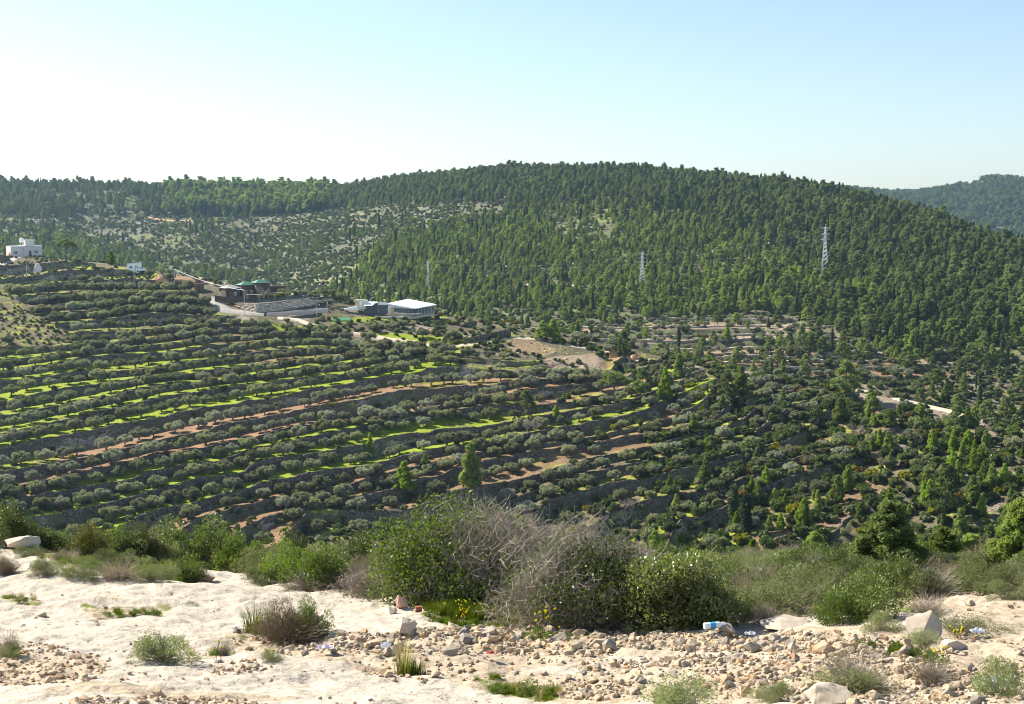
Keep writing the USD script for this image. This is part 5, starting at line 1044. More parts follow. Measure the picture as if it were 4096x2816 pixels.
def backing(foot, tops):
    F_ = np.array([hill.hit(u / 4, v / 4, 420) for u, v in foot]); s = np.linspace(0, 1, len(foot)); q = np.linspace(0, 1, 40); P = np.stack([np.interp(q, s, F_[:, j]) for j in range(3)], 1); hp = np.interp(q, s, [(b[1] - a[1]) for a, b in zip(tops, foot)]) * np.hypot(P[:, 0], P[:, 1]) / (4 * F)
    dr = P[:, :2] / np.linalg.norm(P[:, :2], axis=1, keepdims=True); V = np.concatenate([np.column_stack([P[:, :2] + dr * (.55 + lean), P[:, 2] + hp * t]) for lean, t in ((0, -.2), (1.3, .97), (6, .97))]); i = np.arange(39); f = np.concatenate([[[k * 40 + j, k * 40 + j + 1, k * 40 + j + 41], [k * 40 + j, k * 40 + j + 41, k * 40 + j + 40]] for k in (0, 1) for j in i])
    obj('earth_fill', (V, f), 'dark_earth', bw)
backing([(905, 1216), (1022, 1252)], [(905, 1211), (1022, 1215)]); backing([(1024, 1252), (1090, 1246), (1163, 1238), (1250, 1222), (1339, 1207)], [(1024, 1215), (1090, 1209), (1163, 1200), (1250, 1192), (1339, 1184)])
block_run([(905, 1216), (1022, 1252)], [(905, 1211), (1022, 1215)], 6)
block_run([(1024, 1252), (1090, 1246), (1163, 1238), (1250, 1222), (1339, 1207)], [(1024, 1215), (1090, 1209), (1163, 1200), (1250, 1192), (1339, 1184)], 7)
# fill behind the wall: glass railing along its top
gr_ = thing('glass_railing', 'glass railing with thin dark posts along the block wall top', 'railing')
rp = [sight(u, v, np.hypot(*hill.hit(u / 4, vb / 4, 420)[:2]) + 2.2) for u, v, vb in ((1030, 1212, 1252), (1090, 1207, 1246), (1163, 1198, 1238), (1250, 1190, 1222), (1335, 1181, 1207))]
rp = np.array(rp); s_ = np.linspace(0, 1, 25); RP = np.stack([np.interp(s_, np.linspace(0, 1, 5), rp[:, j]) for j in range(3)], 1)
for a_, b_2 in zip(RP[:-1], RP[1:]):
    obj('post', tubes([(np.array([a_ - [0, 0, .4], a_ + [0, 0, 1.25]]), .05)], 4), 'dark_metal', gr_)
    V = np.array([a_, b_2, b_2 + [0, 0, 1.1], a_ + [0, 0, 1.1]]); V2 = V + np.array([0, .02, 0]); obj('pane', (np.vstack([V, V2]), np.array([[0, 1, 2], [0, 2, 3], [4, 6, 5], [4, 7, 6], [3, 2, 6], [3, 6, 7]])), 'pane', gr_)
# pavilion
dP = math.hypot(*hill.hit(1600 / 4, 1266 / 4, 400)[:2]); S = lambda u, v, k=0: sight(u, v, dP + k)
pv = thing('pavilion', 'glass-walled pavilion under a big white sloping roof on the crest', 'pavilion')
def slab(q, t, m, name, parent):
    q = np.array(q); w = q - np.array([0, 0, t]); n = len(q); f = [[0, i, i + 1] for i in range(1, n - 1)] + [[n, n + i + 1, n + i] for i in range(1, n - 1)]
    for i in range(n): j = (i + 1) % n; f += [[i, n + i, n + j], [i, n + j, j]]
    return obj(name, (np.vstack([q, w]), np.array(f)), m, parent)
slab([S(1548, 1213.5, 2), S(1661, 1233, -4), S(1746, 1217, 3), S(1631, 1195.5, 9)], .28, 'white_sheet', 'roof', pv)
slab([S(1550, 1263, 1.8), S(1662, 1268, -3.4), S(1735, 1255, 3), S(1632, 1252, 9)], .5, 'concrete', 'floor', pv)
def wallq(a, b, zt0, zt1, zb0, zb1, m, name, th=.12):
    a, b = np.array(a), np.array(b); nrm = np.array([-(b - a)[1], (b - a)[0], 0]); nrm *= th / (np.linalg.norm(nrm) + 1e-9)
    V = np.array([[a[0], a[1], zb0], [b[0], b[1], zb1], [b[0], b[1], zt1], [a[0], a[1], zt0]]); V2 = V + nrm
    return obj(name, (np.vstack([V, V2]), np.array([[0, 1, 2], [0, 2, 3], [4, 6, 5], [4, 7, 6], [0, 4, 5], [0, 5, 1], [3, 2, 6], [3, 6, 7], [0, 3, 7], [0, 7, 4], [1, 5, 6], [1, 6, 2]])), m, pv)
a_, b_2, c_2 = S(1552, 1216, 2.2), S(1660, 1235, -3.2), S(1738, 1219, 3.2); fl = [S(1552, 1263, 2.2)[2], S(1660, 1267, -3.2)[2], S(1738, 1255, 3.2)[2]]
lerp = lambda p, q, t: p + (q - p) * t
e1 = lerp(a_, b_2, .11); wallq(a_, e1, a_[2], e1[2], fl[0], fl[0] - .05, 'white_paint', 'white_pier', .8)
wallq(e1, b_2, e1[2], b_2[2], S(1563, 1230, 1.7)[2], b_2[2] - .15, 'white_paint', 'fascia', .1)
wallq(lerp(e1, b_2, .01), lerp(e1, b_2, .12), S(1566, 1232, 1.5)[2], S(1574, 1232, 1)[2], fl[0], fl[0], 'ochre_paint', 'painted_panel', .2)
for A0, B0, z0, z1, n_ in ((lerp(e1, b_2, .13), b_2, fl[0], fl[1], 7), (b_2, c_2, fl[1], fl[2], 6)):
    for i in range(n_ + 1):
        t = i / n_; q = lerp(A0, B0, t); zf = z0 + (z1 - z0) * t; obj('mullion', box(q[0] - .06, q[1] - .06, zf, q[0] + .06, q[1] + .06, q[2] - .2), 'galvanised', pv)
        if i < n_:
            r = lerp(A0, B0, (i + 1) / n_); zr = z0 + (z1 - z0) * (i + 1) / n_; wallq(q, r, q[2] - .35, r[2] - .35, zf + .05, zr + .05, 'pane', 'glass_pane', .02); wallq(q, r, zf + 1.1, zr + 1.1, zf + 1.02, zr + 1.02, 'galvanised', 'rail', .06)
    wallq(A0, B0, z0 + .75, z1 + .75, z0 - .1, z1 - .1, 'pale_wood', 'low_wall', .09)
bk = [S(1560, 1215, 8), S(1720, 1215, 9)]; wallq(bk[0], bk[1], bk[0][2] - .3, bk[1][2] - .6, fl[0], fl[2], 'slate_paint', 'back_wall', .2)
for i in range(12): q = lerp(S(1590, 1256, 2), S(1700, 1256, 1), i / 11); obj('chair', join(box(q[0] - .2, q[1] - .2, q[2] - 1.0, q[0] + .2, q[1] + .2, q[2] - .5), box(q[0] - .2, q[1] + .14, q[2] - .5, q[0] + .2, q[1] + .2, q[2] + .1)), 'white_paint', pv)
terrace_edge = free_wall([(1500, 1272), (1580, 1276), (1660, 1276), (1700, 1268), (1740, 1256)], [(1500, 1264), (1580, 1265), (1660, 1266), (1700, 1259), (1740, 1250)], 'pale stone edging wall below the glass pavilion', m='cut_stone', thick=1.0)
sh1 = thing('annex', 'low annex with a white lean-to roof left of the pavilion', 'building')
slab([S(1453, 1222, -2), S(1487, 1222, -2), S(1512, 1207, 3), S(1475, 1206, 3)], .15, 'white_sheet', 'roof', sh1)
pv_, pv = pv, sh1
wallq(S(1456, 1223, 0), S(1512, 1213, 0), S(1456, 1223)[2], S(1512, 1211)[2], S(1456, 1258)[2], S(1512, 1258)[2], 'slate_paint', 'wall', 2.0)
wallq(S(1513, 1208, -.5), S(1549, 1208, -.5), S(1513, 1208)[2], S(1549, 1209)[2], S(1513, 1219)[2], S(1549, 1219)[2], 'white_paint', 'fascia', .2)
wallq(S(1513, 1220, 0), S(1549, 1220, 0), S(1513, 1219)[2], S(1549, 1219)[2], S(1513, 1258)[2], S(1549, 1258)[2], 'slate_paint', 'door', .2)
pv = thing('container', 'cream container cabin with ochre and white doors near the car park', 'container')
wallq(S(1421, 1200, 0), S(1471, 1203, 0), S(1421, 1199)[2], S(1471, 1201)[2], S(1421, 1236)[2], S(1471, 1236)[2], 'cream_paint', 'body', 2.4)
for u0, u1, m_ in ((1421, 1430, 'ochre_paint'), (1438, 1449, 'white_paint')): wallq(S(u0, 1203, -.1), S(u1, 1204, -.1), S(u0, 1203)[2], S(u1, 1204)[2], S(u0, 1227)[2], S(u1, 1230)[2], m_, 'door', .06)
pv = thing('ramp_wall', 'bright white low wall of the ramp in front of the container', 'wall', kind='thing')
wallq(S(1376, 1238, -1), S(1432, 1227, -1), S(1376, 1234)[2], S(1432, 1225)[2], S(1376, 1240)[2], S(1432, 1240)[2], 'white_paint', 'face', 1.2)
pv = thing('play_lawn', 'bright artificial green lawn fenced beside the annex', 'lawn')
q = [hill.hit(u / 4, v / 4, 400) + [0, 0, .25] for u, v in ((1333, 1286), (1404, 1284), (1402, 1272), (1335, 1274))]; slab(q, .3, 'turf_green', 'turf', pv)
for i in range(9): r = lerp(q[0], q[1], i / 8); obj('post', tubes([(np.array([r - [0, 0, .4], r + [0, 0, 1.0]]), .04)], 4), 'galvanised', pv)
obj('rail', tubes([(np.array([q[0] + [0, 0, .95], q[1] + [0, 0, .95]]), .03)], 4), 'galvanised', pv)
pv = thing('track_fence', 'long grey slatted fence along the track on the spur', 'fence')
fp_ = [hill.hit(u / 4, v / 4, 330) for u, v in ((2978, 1478), (3045, 1490), (3110, 1500), (3180, 1512), (3250, 1522), (3310, 1532))]
FPn = np.stack([np.interp(np.linspace(0, 5, 61), np.arange(6), np.array(fp_)[:, j]) for j in range(3)], 1)
for a_, b_2 in zip(FPn[:-1], FPn[1:]):
    V = np.array([a_ + [0, 0, -.4], lerp(a_, b_2, .86) + [0, 0, -.4], lerp(a_, b_2, .86) + [0, 0, 1.35], a_ + [0, 0, 1.35]]); V2 = V + [0, .06, 0]; obj('slat', (np.vstack([V, V2]), np.array([[0, 1, 2], [0, 2, 3], [4, 6, 5], [4, 7, 6], [3, 2, 6], [3, 6, 7], [0, 3, 7], [0, 7, 4], [1, 5, 6], [1, 6, 2]])), 'grey_sheet', pv)
# poles, lamps, wire
def pole(foot, topv, label, name='utility_pole', m='galvanised', r=.11, dmin=400, cat='pole'):
    p = hill.hit(foot[0] / 4, foot[1] / 4, dmin); h_ = (foot[1] - topv) * math.hypot(p[0], p[1]) / (4 * F); t = thing(name, label, cat, p)
    obj('shaft', tubes([(np.array([[0, 0, -.5], [0, 0, h_]]), np.array([r, r * .7]))], 7), m, t); return t, p, h_
t1_, p1, h1 = pole((698, 1160), 1076, 'tall pale utility pole left of the brown timber store'); obj('cross_arm', box(-.5, -.05, h1 - .35, .5, .05, h1 - .25), 'galvanised', t1_)
t2_, p2, h2 = pole((978, 1262), 1160, 'utility pole standing at the road in front of the huts'); obj('cross_arm', box(-.6, -.05, h2 - .3, 1.4, .05, h2 - .2), 'galvanised', t2_)
t3_, p3, h3 = pole((537, 1131), 1062, 'thin grey pole in front of the white cabin')
t4_, p4, h4 = pole((107, 1118), 1040, 'pale pole with a teal marker band below the house track'); obj('marker_band', tubes([(np.array([[0, 0, 1.1], [0, 0, 1.8]]), .2)], 8), 'teal_paint', t4_); obj('marker_band', tubes([(np.array([[0, 0, .6], [0, 0, 1.1]]), .19)], 8), 'white_paint', t4_)
pole((44, 965), 898, 'thin antenna pole behind the left corner of the house', 'antenna_pole', dmin=480, r=.07)
pole((979, 1160), 1095, 'thin tall mast behind the green-roofed huts', 'mast', r=.06)
wa, wb = p1 + [0, 0, h1 - .2], p2 + [0, 0, h2 - .2]; tt_ = np.linspace(0, 1, 14)[:, None]; wp = wa + (wb - wa) * tt_ - np.array([0, 0, 1.0]) * (4 * tt_ * (1 - tt_)) * 1.0
top('overhead_cable', tubes([(wp, .06)], 5), 'white_paint', 'white overhead cable sagging between the two utility poles', 'cable')
for ft, tv, lab, bent in (((1268, 1268), 1220, 'curved street lamp at the near edge of the car park', True), ((1310, 1252), 1214, 'straight street lamp at the far edge of the car park', False)):
    t, p, h_ = pole(ft, tv, lab, 'street_lamp', r=.07, cat='street lamp')
    if bent: obj('arm', tubes([(np.array([[0, 0, h_], [.15, 0, h_ + .3], [.5, 0, h_ + .4], [.8, 0, h_ + .1]]), .05)], 6), 'galvanised', t)
    hx, hz = (.8, h_ + .02) if bent else (0, h_ + .16); obj('lamp_head', trimesh.creation.icosphere(2, .2).apply_translation([hx, 0, hz]), 'white_sheet', t)
# lattice pylons
def pylon(foot, hp, label, wb=27, g=far, thin=1.0):
    p = g.hit(foot[0] / 4, foot[1] / 4); m = math.hypot(p[0], p[1]) / (4 * F); h_, b = hp * m, wb * m / 2
    t = thing('pylon', label, 'pylon', p, -math.atan2(p[0], p[1]) + .2)
    hw = lambda z: np.interp(z, [0, h_ * .62, h_ * .93, h_], [b, b * .32, b * .26, .1])
    zs = np.concatenate([np.linspace(-1, h_ * .6, 9), np.linspace(h_ * .66, h_ * .94, 8)]); c4 = ((-1, -1), (1, -1), (1, 1), (-1, 1)); r = .0044 * h_ * thin
    for sx, sy in c4: obj('leg', tubes([(np.array([[sx * hw(z), sy * hw(z), z] for z in zs]), r * 1.2)], 4), 'galvanised', t)
    br = []
    for z0, z1 in zip(zs[:-1], zs[1:]):
        for k in range(4):
            (ax, ay), (bx_, by) = c4[k], c4[(k + 1) % 4]; w0, w1 = hw(z0), hw(z1)
            br += [(np.array([[ax * w0, ay * w0, z0], [bx_ * w1, by * w1, z1]]), r * .7), (np.array([[bx_ * w0, by * w0, z0], [ax * w1, ay * w1, z1]]), r * .7)]
    obj('lattice', tubes(br, 3), 'galvanised', t)
    for f_, wd in ((.70, 1.35), (.80, 1.25), (.91, 1.45)):
        z = h_ * f_; a2 = b * wd; w = hw(z)
        for s in (-1, 1): obj('cross_arm', tubes([(np.array([[s * w, w, z], [s * a2, 0, z + .1]]), r), (np.array([[s * w, -w, z], [s * a2, 0, z + .1]]), r), (np.array([[s * w, 0, z + h_ * .03], [s * a2, 0, z + .12]]), r)], 4), 'galvanised', t)
    obj('peak', tubes([(np.array([[0, 0, h_ * .94], [0, 0, h_]]), r * 1.3)], 4), 'galvanised', t)
    return p, h_, b, t
y3 = pylon((3298, 1106), 204, 'steel lattice pylon, rightmost and tallest, above the dense forest'); y2 = pylon((2568, 1160), 157, 'steel lattice pylon in the middle of the forest slope'); y1 = pylon((1712, 1166), 129, 'faint steel lattice pylon behind the pavilion, leftmost of three', 17, thin=.55)
for (a_, b_2, lab) in ((y1, y2, 'sagging power line from the left pylon to the middle pylon'), (y2, y3, 'sagging power line from the middle pylon to the right pylon')):
    t = thing('power_line', lab, 'power line'); q = np.linspace(0, 1, 40)[:, None]
    for f_ in (.70, .80, .91):
        for s in (-1, 1):
            ra_ = -math.atan2(a_[0][0], a_[0][1]) + .2; A0 = a_[0] + [s * a_[2] * 1.3 * math.cos(ra_), s * a_[2] * 1.3 * math.sin(ra_), a_[1] * f_]; ra_ = -math.atan2(b_2[0][0], b_2[0][1]) + .2; B0 = b_2[0] + [s * b_2[2] * 1.3 * math.cos(ra_), s * b_2[2] * 1.3 * math.sin(ra_), b_2[1] * f_]
            L_ = np.linalg.norm(B0 - A0); W_ = A0 + (B0 - A0) * q - np.array([0, 0, L_ * .035]) * 4 * q * (1 - q); obj('wire', tubes([(W_, .012)], 3), 'galvanised', t)
            if f_ > .9 and s > 0:
                for k in (8, 14, 20, 26, 32): obj('marker_ball', trimesh.creation.icosphere(1, .45).apply_translation(W_[k]), 'white_paint' if k % 4 else 'earth_orange', t)
# heaps of earth and rubble
def heap(px, w, h_, m, label, seed, dmin=300, name='earth_mound', cat='earth mound'):
    p = hill.hit(px[0] / 4, px[1] / 4, dmin); s = math.hypot(p[0], p[1]) / (4 * F); R, Hh = w * s / 2, h_ * s; r_, a_ = np.meshgrid(np.linspace(0, 1, 14), np.linspace(0, 2 * np.pi, 40), indexing='ij')
    x_, y_ = r_ * R * np.cos(a_), r_ * R * .8 * np.sin(a_); z_ = Hh * (1 - r_ ** 1.6) + nz(x_ + seed * 9, y_, R * .3, seed) * Hh * .8 * (1 - r_ * .6) + nz(x_ + seed * 9, y_, .5, seed) * .5 - r_ ** 4 * .8
    i, j = np.meshgrid(np.arange(13), np.arange(39), indexing='ij'); b = (i * 40 + j).ravel(); return tag(obj(name, (np.stack([x_ + p[0], y_ + p[1], z_ + p[2]], -1).reshape(-1, 3), np.vstack([np.stack([b, b + 40, b + 41], 1), np.stack([b, b + 41, b + 1], 1)])), m, None, True), label, cat)
heap((2455, 1428), 58, 34, 'earth_orange', 'conical mound of orange earth left of the tall narrow pine', 1); heap((2535, 1440), 50, 24, 'earth_orange', 'low orange earth mound right of the tall narrow pine', 2)
heap((640, 1118), 70, 16, 'earth_orange', 'red earth and rubble heap right of the white cabin', 6); heap((905, 1136), 22, 16, 'earth_tan', 'tan boulder behind the grey-roofed timber hut', 7, 420, 'boulder', 'boulder'); heap((40, 975), 30, 16, 'earth_orange', 'orange earth bank left of the white house', 8, 470)
heap((800, 1118), 60, 10, 'earth_tan', 'tan rubble bank behind the timber store', 9); heap((150, 1088), 50, 30, 'cut_stone', 'big grey limestone outcrop below the house track', 10, 430, 'outcrop', 'rock')
for px, lab in (((432, 1762), 'white sack standing on the red earth terrace'), ((1836, 1516), 'white cone-shaped tarpaulin bundle near the rubble heap')):
    p = hill.hit(px[0] / 4, px[1] / 4); top('sack', trimesh.creation.cone(.45, 1.2, sections=10).apply_translation(p), 'white_sheet', lab, 'sack')
# loose stones on the spur top, garden shrubs by the compound
def hstones(n, polys, seed, s0, s1, name, label):
    rng = np.random.default_rng(seed); a = rng.uniform(AZ0, AZ1, n); d = rng.uniform(330, 560, n); x, y = d * np.sin(a), d * np.cos(a); z = hill.at(x, y); u, v = project(x, y, z); ok = np.zeros(n, bool)
    for p in polys: ok |= inpoly(u, v, p)
    ok &= seen(hill, x, y, z + .5); x, y, z = x[ok], y[ok], z[ok]; k = len(x); mass(name, label, [f'stone_{c}' for c in 'abcdefgh'], np.stack([x, y, z], 1), rng.uniform(s0, s1, k) ** 1.5, rng.uniform(0, 6.28, k), rng.integers(0, 8, k))
STONE_JOBS = [(9000, [PX((2030, 1350), (2160, 1368), (2410, 1412), (2418, 1475), (2260, 1470), (2136, 1445), (2030, 1410)), PX((3420, 1555), (3800, 1640), (4096, 1700), (4096, 1730), (3700, 1665), (3430, 1595)), PX((1860, 1450), (2010, 1460), (2010, 1485), (1860, 1480)), PX((2800, 1440), (2960, 1480), (2940, 1500), (2780, 1460))], 901, .25, .85, 'field_stones', 'pale loose stones heaped over the spur top and along its track'),
              (2500, [PX((585, 1088), (700, 1100), (870, 1130), (640, 1128)), PX((-50, 1000), (300, 1040), (300, 1140), (-50, 1150))], 902, .3, .9, 'crest_stones', 'loose stones in the red rubble and scrub near the cabin')]
xg = [(u, v) for u in range(1040, 1340, 17) for v in (1190, 1178)]
rng = np.random.default_rng(77)
mass('garden_shrubs', 'garden shrubs and creepers behind the glass railing', sk, [sight(u + rng.uniform(-6, 6), v - (u - 1040) * .06 + 14, math.hypot(*hill.hit(u / 4, 1240 / 4, 420)[:2]) + 5 + rng.uniform(0, 4)) for u, v in xg], rng.uniform(.6, 1.1, len(xg)), rng.uniform(0, 6, len(xg)), rng.integers(0, 10, len(xg)))
for k, u in enumerate((988, 1040, 1056, 1075, 1098, 1150, 1235, 1270)):
    p = sight(u, 1205 - (u - 988) * .05, math.hypot(*hill.hit(u / 4, 1240 / 4, 420)[:2]) + 4); plant('bare_tree', f'bare_tree_{"abc"[k % 3]}', p, RNG.uniform(.8, 1.5), k * 2.3, f'slender leafless tree, {nth(k + 1)} from left in the garden of the timber huts', 'tree', 'leafless garden trees by the huts', .45)
# ------------------------------------------------------------------ foreground: stones
def ramp_stone(name, stops, scale, bump):
    n = {'g': ('geometry', {}), 'o': ('object_info', {}), 'r': ('rgb_ramp', {'ramp': stops}), 'n': ('noise_texture', {'scale': scale, 'detail': 5.0, 'roughness': 0.7}), 'n2': ('noise_texture', {'scale': scale * .3, 'detail': 3.0}),
         'm': ('map_range', {'from_min': .3, 'from_max': .7, 'to_min': .72, 'to_max': 1.15}), 'h': ('hsv', {'hue': .5, 'saturation': 1.0}), 'a': ('math', {'math_type': 'multiply_add', 'value2': .35, 'value3': -.17}), 's': ('math', {'math_type': 'add'}),
         'bp': ('bump', {'strength': .8, 'distance': bump}), 'p': ('principled_bsdf', {'roughness': .95, 'specular_ior_level': .15})}
    L = [('g.position', 'n.vector'), ('g.position', 'n2.vector'), ('n2.fac', 'a.value1'), ('o.random', 's.value1'), ('a.value', 's.value2'), ('s.value', 'r.fac'), ('r.color', 'h.color'), ('n.fac', 'm.value'), ('m.result', 'h.value'), ('h.color', 'p.base_color'), ('n.fac', 'bp.height'), ('bp.normal', 'p.normal')]
    mat(name, n, L, 'p.BSDF')
ramp_stone('field_stone', [(0, (.46, .37, .25)), (.25, (.38, .315, .235)), (.42, (.24, .215, .18)), (.55, (.48, .385, .265)), (.8, (.42, .27, .145)), (.92, (.48, .40, .29)), (1, (.42, .31, .22))], 11.0, .04)
ramp_stone('orange_stone', [(0, (.46, .32, .19)), (.5, (.42, .30, .20)), (1, (.48, .38, .27))], 9.0, .02)
plain('pale_boulder', (.44, .37, .285), .95, var=.25, scale=7.0, bump=.03)
plain('red_boulder', (.44, .27, .20), .95, var=.4, scale=9.0, bump=.02)
plain('clear_plastic', (.72, .78, .80), .15, var=.02); plain('white_plastic', (.75, .76, .80), .35, var=.05); plain('blue_label', (.04, .30, .60), .4); plain('pink_plastic', (.62, .50, .58), .4, var=.1)
plain('red_cloth', (.55, .05, .06), .8); plain('rust_tin', (.40, .13, .05), .7, var=.5, scale=30)
def rock(seed, n=26, sub=0, flat=.8):
    rng = np.random.default_rng(seed); p = unit(rng, n) * rng.uniform(.72, 1.0, (n, 1)) * np.array([1.0, .82, .66 * flat / .8]); h = trimesh.convex.convex_hull(p)
    if sub:
        h = trimesh.convex.convex_hull(p[:15])
        for _ in range(sub): h = h.subdivide()
        v = np.array(h.vertices); q = meshkit.fbm(v * 3.5 + seed, 5, seed) - .5; nn = v / np.linalg.norm(v, axis=1, keepdims=True); h.vertices = v + nn * q[:, None] * .24
    return h
for s in range(8): kind(f'stone_{"abcdefgh"[s]}', rock(700 + s, 12 + s, 0, .75 + .08 * (s % 4)), 'field_stone', crown_name='body'); kind(f'orange_stone_{"abcdefgh"[s]}', rock(720 + s, 13, 0, .65), 'orange_stone', crown_name='body')
def spot(g, n, polys, seed, dmin=11, dmax=48, margin=1.0):
    rng = np.random.default_rng(seed); a = rng.uniform(AZ0, AZ1, n); t = rng.random(n); d = dmin * (dmax / dmin) ** t; x, y = d * np.sin(a), d * np.cos(a); z = g.at(x, y); u, v = project(x, y, z)
    ok = np.zeros(n, bool); uu, vv = u + nz(x, y, 1.1, 5) * 26 + nz(x, y, .35, 6) * 9, v + nz(x, y, 1.1, 7) * 10
    for p in polys: ok |= inpoly(uu, vv, p)
    ok &= seen(g, x, y, z + .15); return np.stack([x, y, z], 1)[ok], u[ok], v[ok], rng
RUBBLE = [fp((530, 1425), (760, 1432), (900, 1445), (960, 1425), (1200, 1420), (1640, 1425), (1900, 1430), (2100, 1450), (2330, 1440), (2330, 1500), (2200, 1490), (1900, 1480), (1640, 1475), (1400, 1470), (1390, 1490), (1150, 1520), (1330, 1545), (1400, 1600), (1250, 1580), (1000, 1530), (850, 1510), (660, 1490), (540, 1465)),
          fp((1330, 1500), (1640, 1480), (2330, 1490), (2330, 1600), (1700, 1600), (1450, 1596), (1250, 1560)), fp((2060, 1345), (2330, 1345), (2330, 1430), (2230, 1425), (2100, 1390))]
P_s, u_, v_, rng = spot(lx, 170000, RUBBLE, 801); n = len(P_s)
dens = np.clip(.30 + nz(P_s[:, 0], P_s[:, 1], 1.8, 802) * 3.0, .03, 1.0) * np.where(u_ < 640, 1.0, .75); k_ = rng.random(n) < dens; P_s, u_, v_ = P_s[k_], u_[k_], v_[k_]; n = min(len(P_s), 17000); P_s, u_, v_ = P_s[:n], u_[:n], v_[:n]
sz = np.exp(rng.normal(-3.55, .58, n)); sz = np.clip(sz, .012, .15) * np.where(v_ > 655, .72, np.where(u_ > 240, 1.0, .8)); ro_ = rng.uniform(0, 6.28, n); kx = rng.integers(0, 8, n)
for j_ in STONE_JOBS: hstones(*j_)
o_ = np.argsort(-sz / np.hypot(P_s[:, 0], P_s[:, 1])); SK = [f'stone_{c}' for c in 'abcdefgh']
SZ = [(-99, 385, 'pale limestone rock in the rubble beside the brown tussock', 'rubble rocks beside the brown tussock'), (385, 560, 'pale limestone rock in the rubble band below the big thicket', 'rubble rocks below the thicket'), (560, 700, 'grey-cream limestone rock in the rubble below the glossy bush', 'rubble rocks below the glossy bush'),
      (700, 880, 'cream limestone rock in the rubble near the plastic bottle', 'rubble rocks near the plastic bottle'), (880, 3000, 'cream limestone rock in the stony ground around the big boulder', 'rocks around the big boulder')]
def tilt_plant(name, which, pos, s, rot, label, cat, group, rng, flat=1.0):
    x = UsdGeom.Xform.Define(stage, '/World/' + numbered(name)); x.AddTranslateOp().Set(Gf.Vec3d(*map(float, pos))); x.AddRotateXYZOp().Set(Gf.Vec3f(float(rng.normal() * 14), float(rng.normal() * 14), math.degrees(rot))); x.AddScaleOp().Set(Gf.Vec3f(float(s), float(s * rng.uniform(.8, 1.2)), float(s * flat)))
    x.GetPrim().GetReferences().AddInternalReference(kinds[which]); x.GetPrim().SetInstanceable(True); return tag(x, label, cat, group)
for i in o_[:250]:
    lab, grp = next((q[2], q[3]) for q in SZ if q[0] <= u_[i] < q[1]); sz_ = ('large ' if sz[i] > .11 else 'mid-sized ' if sz[i] > .085 else 'small ') ; hi_ = ', ' + ('in the far rows' if v_[i] < 640 else 'mid-way' if v_[i] < 665 else 'toward the bottom edge'); lab = sz_ + lab + hi_; grp = sz_ + grp + hi_; tilt_plant('rock', SK[kx[i]], P_s[i] + [0, 0, sz[i] * .28], sz[i], ro_[i], lab, 'rock', grp, rng)
mass('rubble', 'small pale limestone rubble covering the ground in front of the bushes', SK, P_s[o_[250:]] + np.stack([0 * sz[o_[250:]]] * 2 + [sz[o_[250:]] * .25], 1), sz[o_[250:]], ro_[o_[250:]], kx[o_[250:]])
GRAVEL = [fp((-60, 1455), (60, 1455), (230, 1485), (250, 1520), (210, 1545), (-60, 1555)), fp((160, 1585), (560, 1583), (700, 1605), (100, 1605)), fp((470, 1510), (580, 1500), (620, 1525), (480, 1535)), fp((830, 1515), (1000, 1530), (980, 1545), (820, 1535))]
P_g, u_, v_, rng = spot(lx, 60000, GRAVEL, 811); n = min(len(P_g), 3200); P_g, u_ = P_g[:n], u_[:n]; sz = np.clip(np.exp(rng.normal(-3.75, .5, n)), .008, .085); ro_ = rng.uniform(0, 6.28, n); kx = rng.integers(0, 8, n); o_ = np.argsort(-sz); OK = [f'orange_stone_{c}' for c in 'abcdefgh']
for i in o_[:36]: tilt_plant('rock', OK[kx[i]], P_g[i] + [0, 0, sz[i] * .2], sz[i], ro_[i], 'orange-tan stone in the gravel patch at the lower left' if u_[i] < 125 else 'small orange-tan stone in the gravel at the bottom edge', 'rock', 'orange stones in the left gravel patch' if u_[i] < 125 else 'orange stones at the bottom edge', rng)
mass('gravel', 'orange-tan gravel lying in hollows of the pale rock', OK, P_g[o_[36:]] + np.stack([0 * sz[o_[36:]]] * 2 + [sz[o_[36:]] * .2], 1), sz[o_[36:]], ro_[o_[36:]], kx[o_[36:]])
SLABS = [fp((-60, 1290), (300, 1310), (700, 1340), (900, 1400), (1200, 1410), (560, 1430), (520, 1500), (900, 1530), (1300, 1590), (-60, 1605)), fp((1350, 1480), (2000, 1480), (2200, 1560), (1600, 1560))]
P_p, u_, v_, rng = spot(lx, 16000, SLABS, 821); d_ = np.clip(nz(P_p[:, 0], P_p[:, 1], 1.2, 822) * 3 + .25, .02, 1); k_ = rng.random(len(P_p)) < d_ * .5; P_p = P_p[k_][:2200]; n = len(P_p); sz = np.clip(np.exp(rng.normal(-4.1, .5, n)), .007, .06)
mass('pebbles', 'scattered pebbles and chips on the bare pale rock', OK[:4] + SK[:4], P_p + np.stack([0 * sz] * 2 + [sz * .2], 1), sz, rng.uniform(0, 6.28, n), rng.integers(0, 8, n))
def boulder(foot, w, h_, m, label, seed, name='boulder', flat=.8):
    p = lx.hit(foot[0] / FULL, foot[1] / FULL); mm = math.hypot(p[0], p[1]) / F / FULL; r = rock(seed, 30, 3, flat); e = r.bounds[1] - r.bounds[0]; r.apply_translation(-r.bounds.mean(0)); r.apply_scale([w * mm / e[0], w * mm * .8 / e[1], h_ * mm * 1.25 / e[2]]); r.apply_translation(p + [0, 0, h_ * mm * .5]); return top(name, r, m, label, 'rock', smooth=25)
boulder((2097, 1452), 84, 58, 'pale_boulder', 'big tan boulder split at its right side among low scrub', 1); boulder((925, 1436), 46, 34, 'pale_boulder', 'upright flat-faced tan slab stone standing in the rubble', 2)
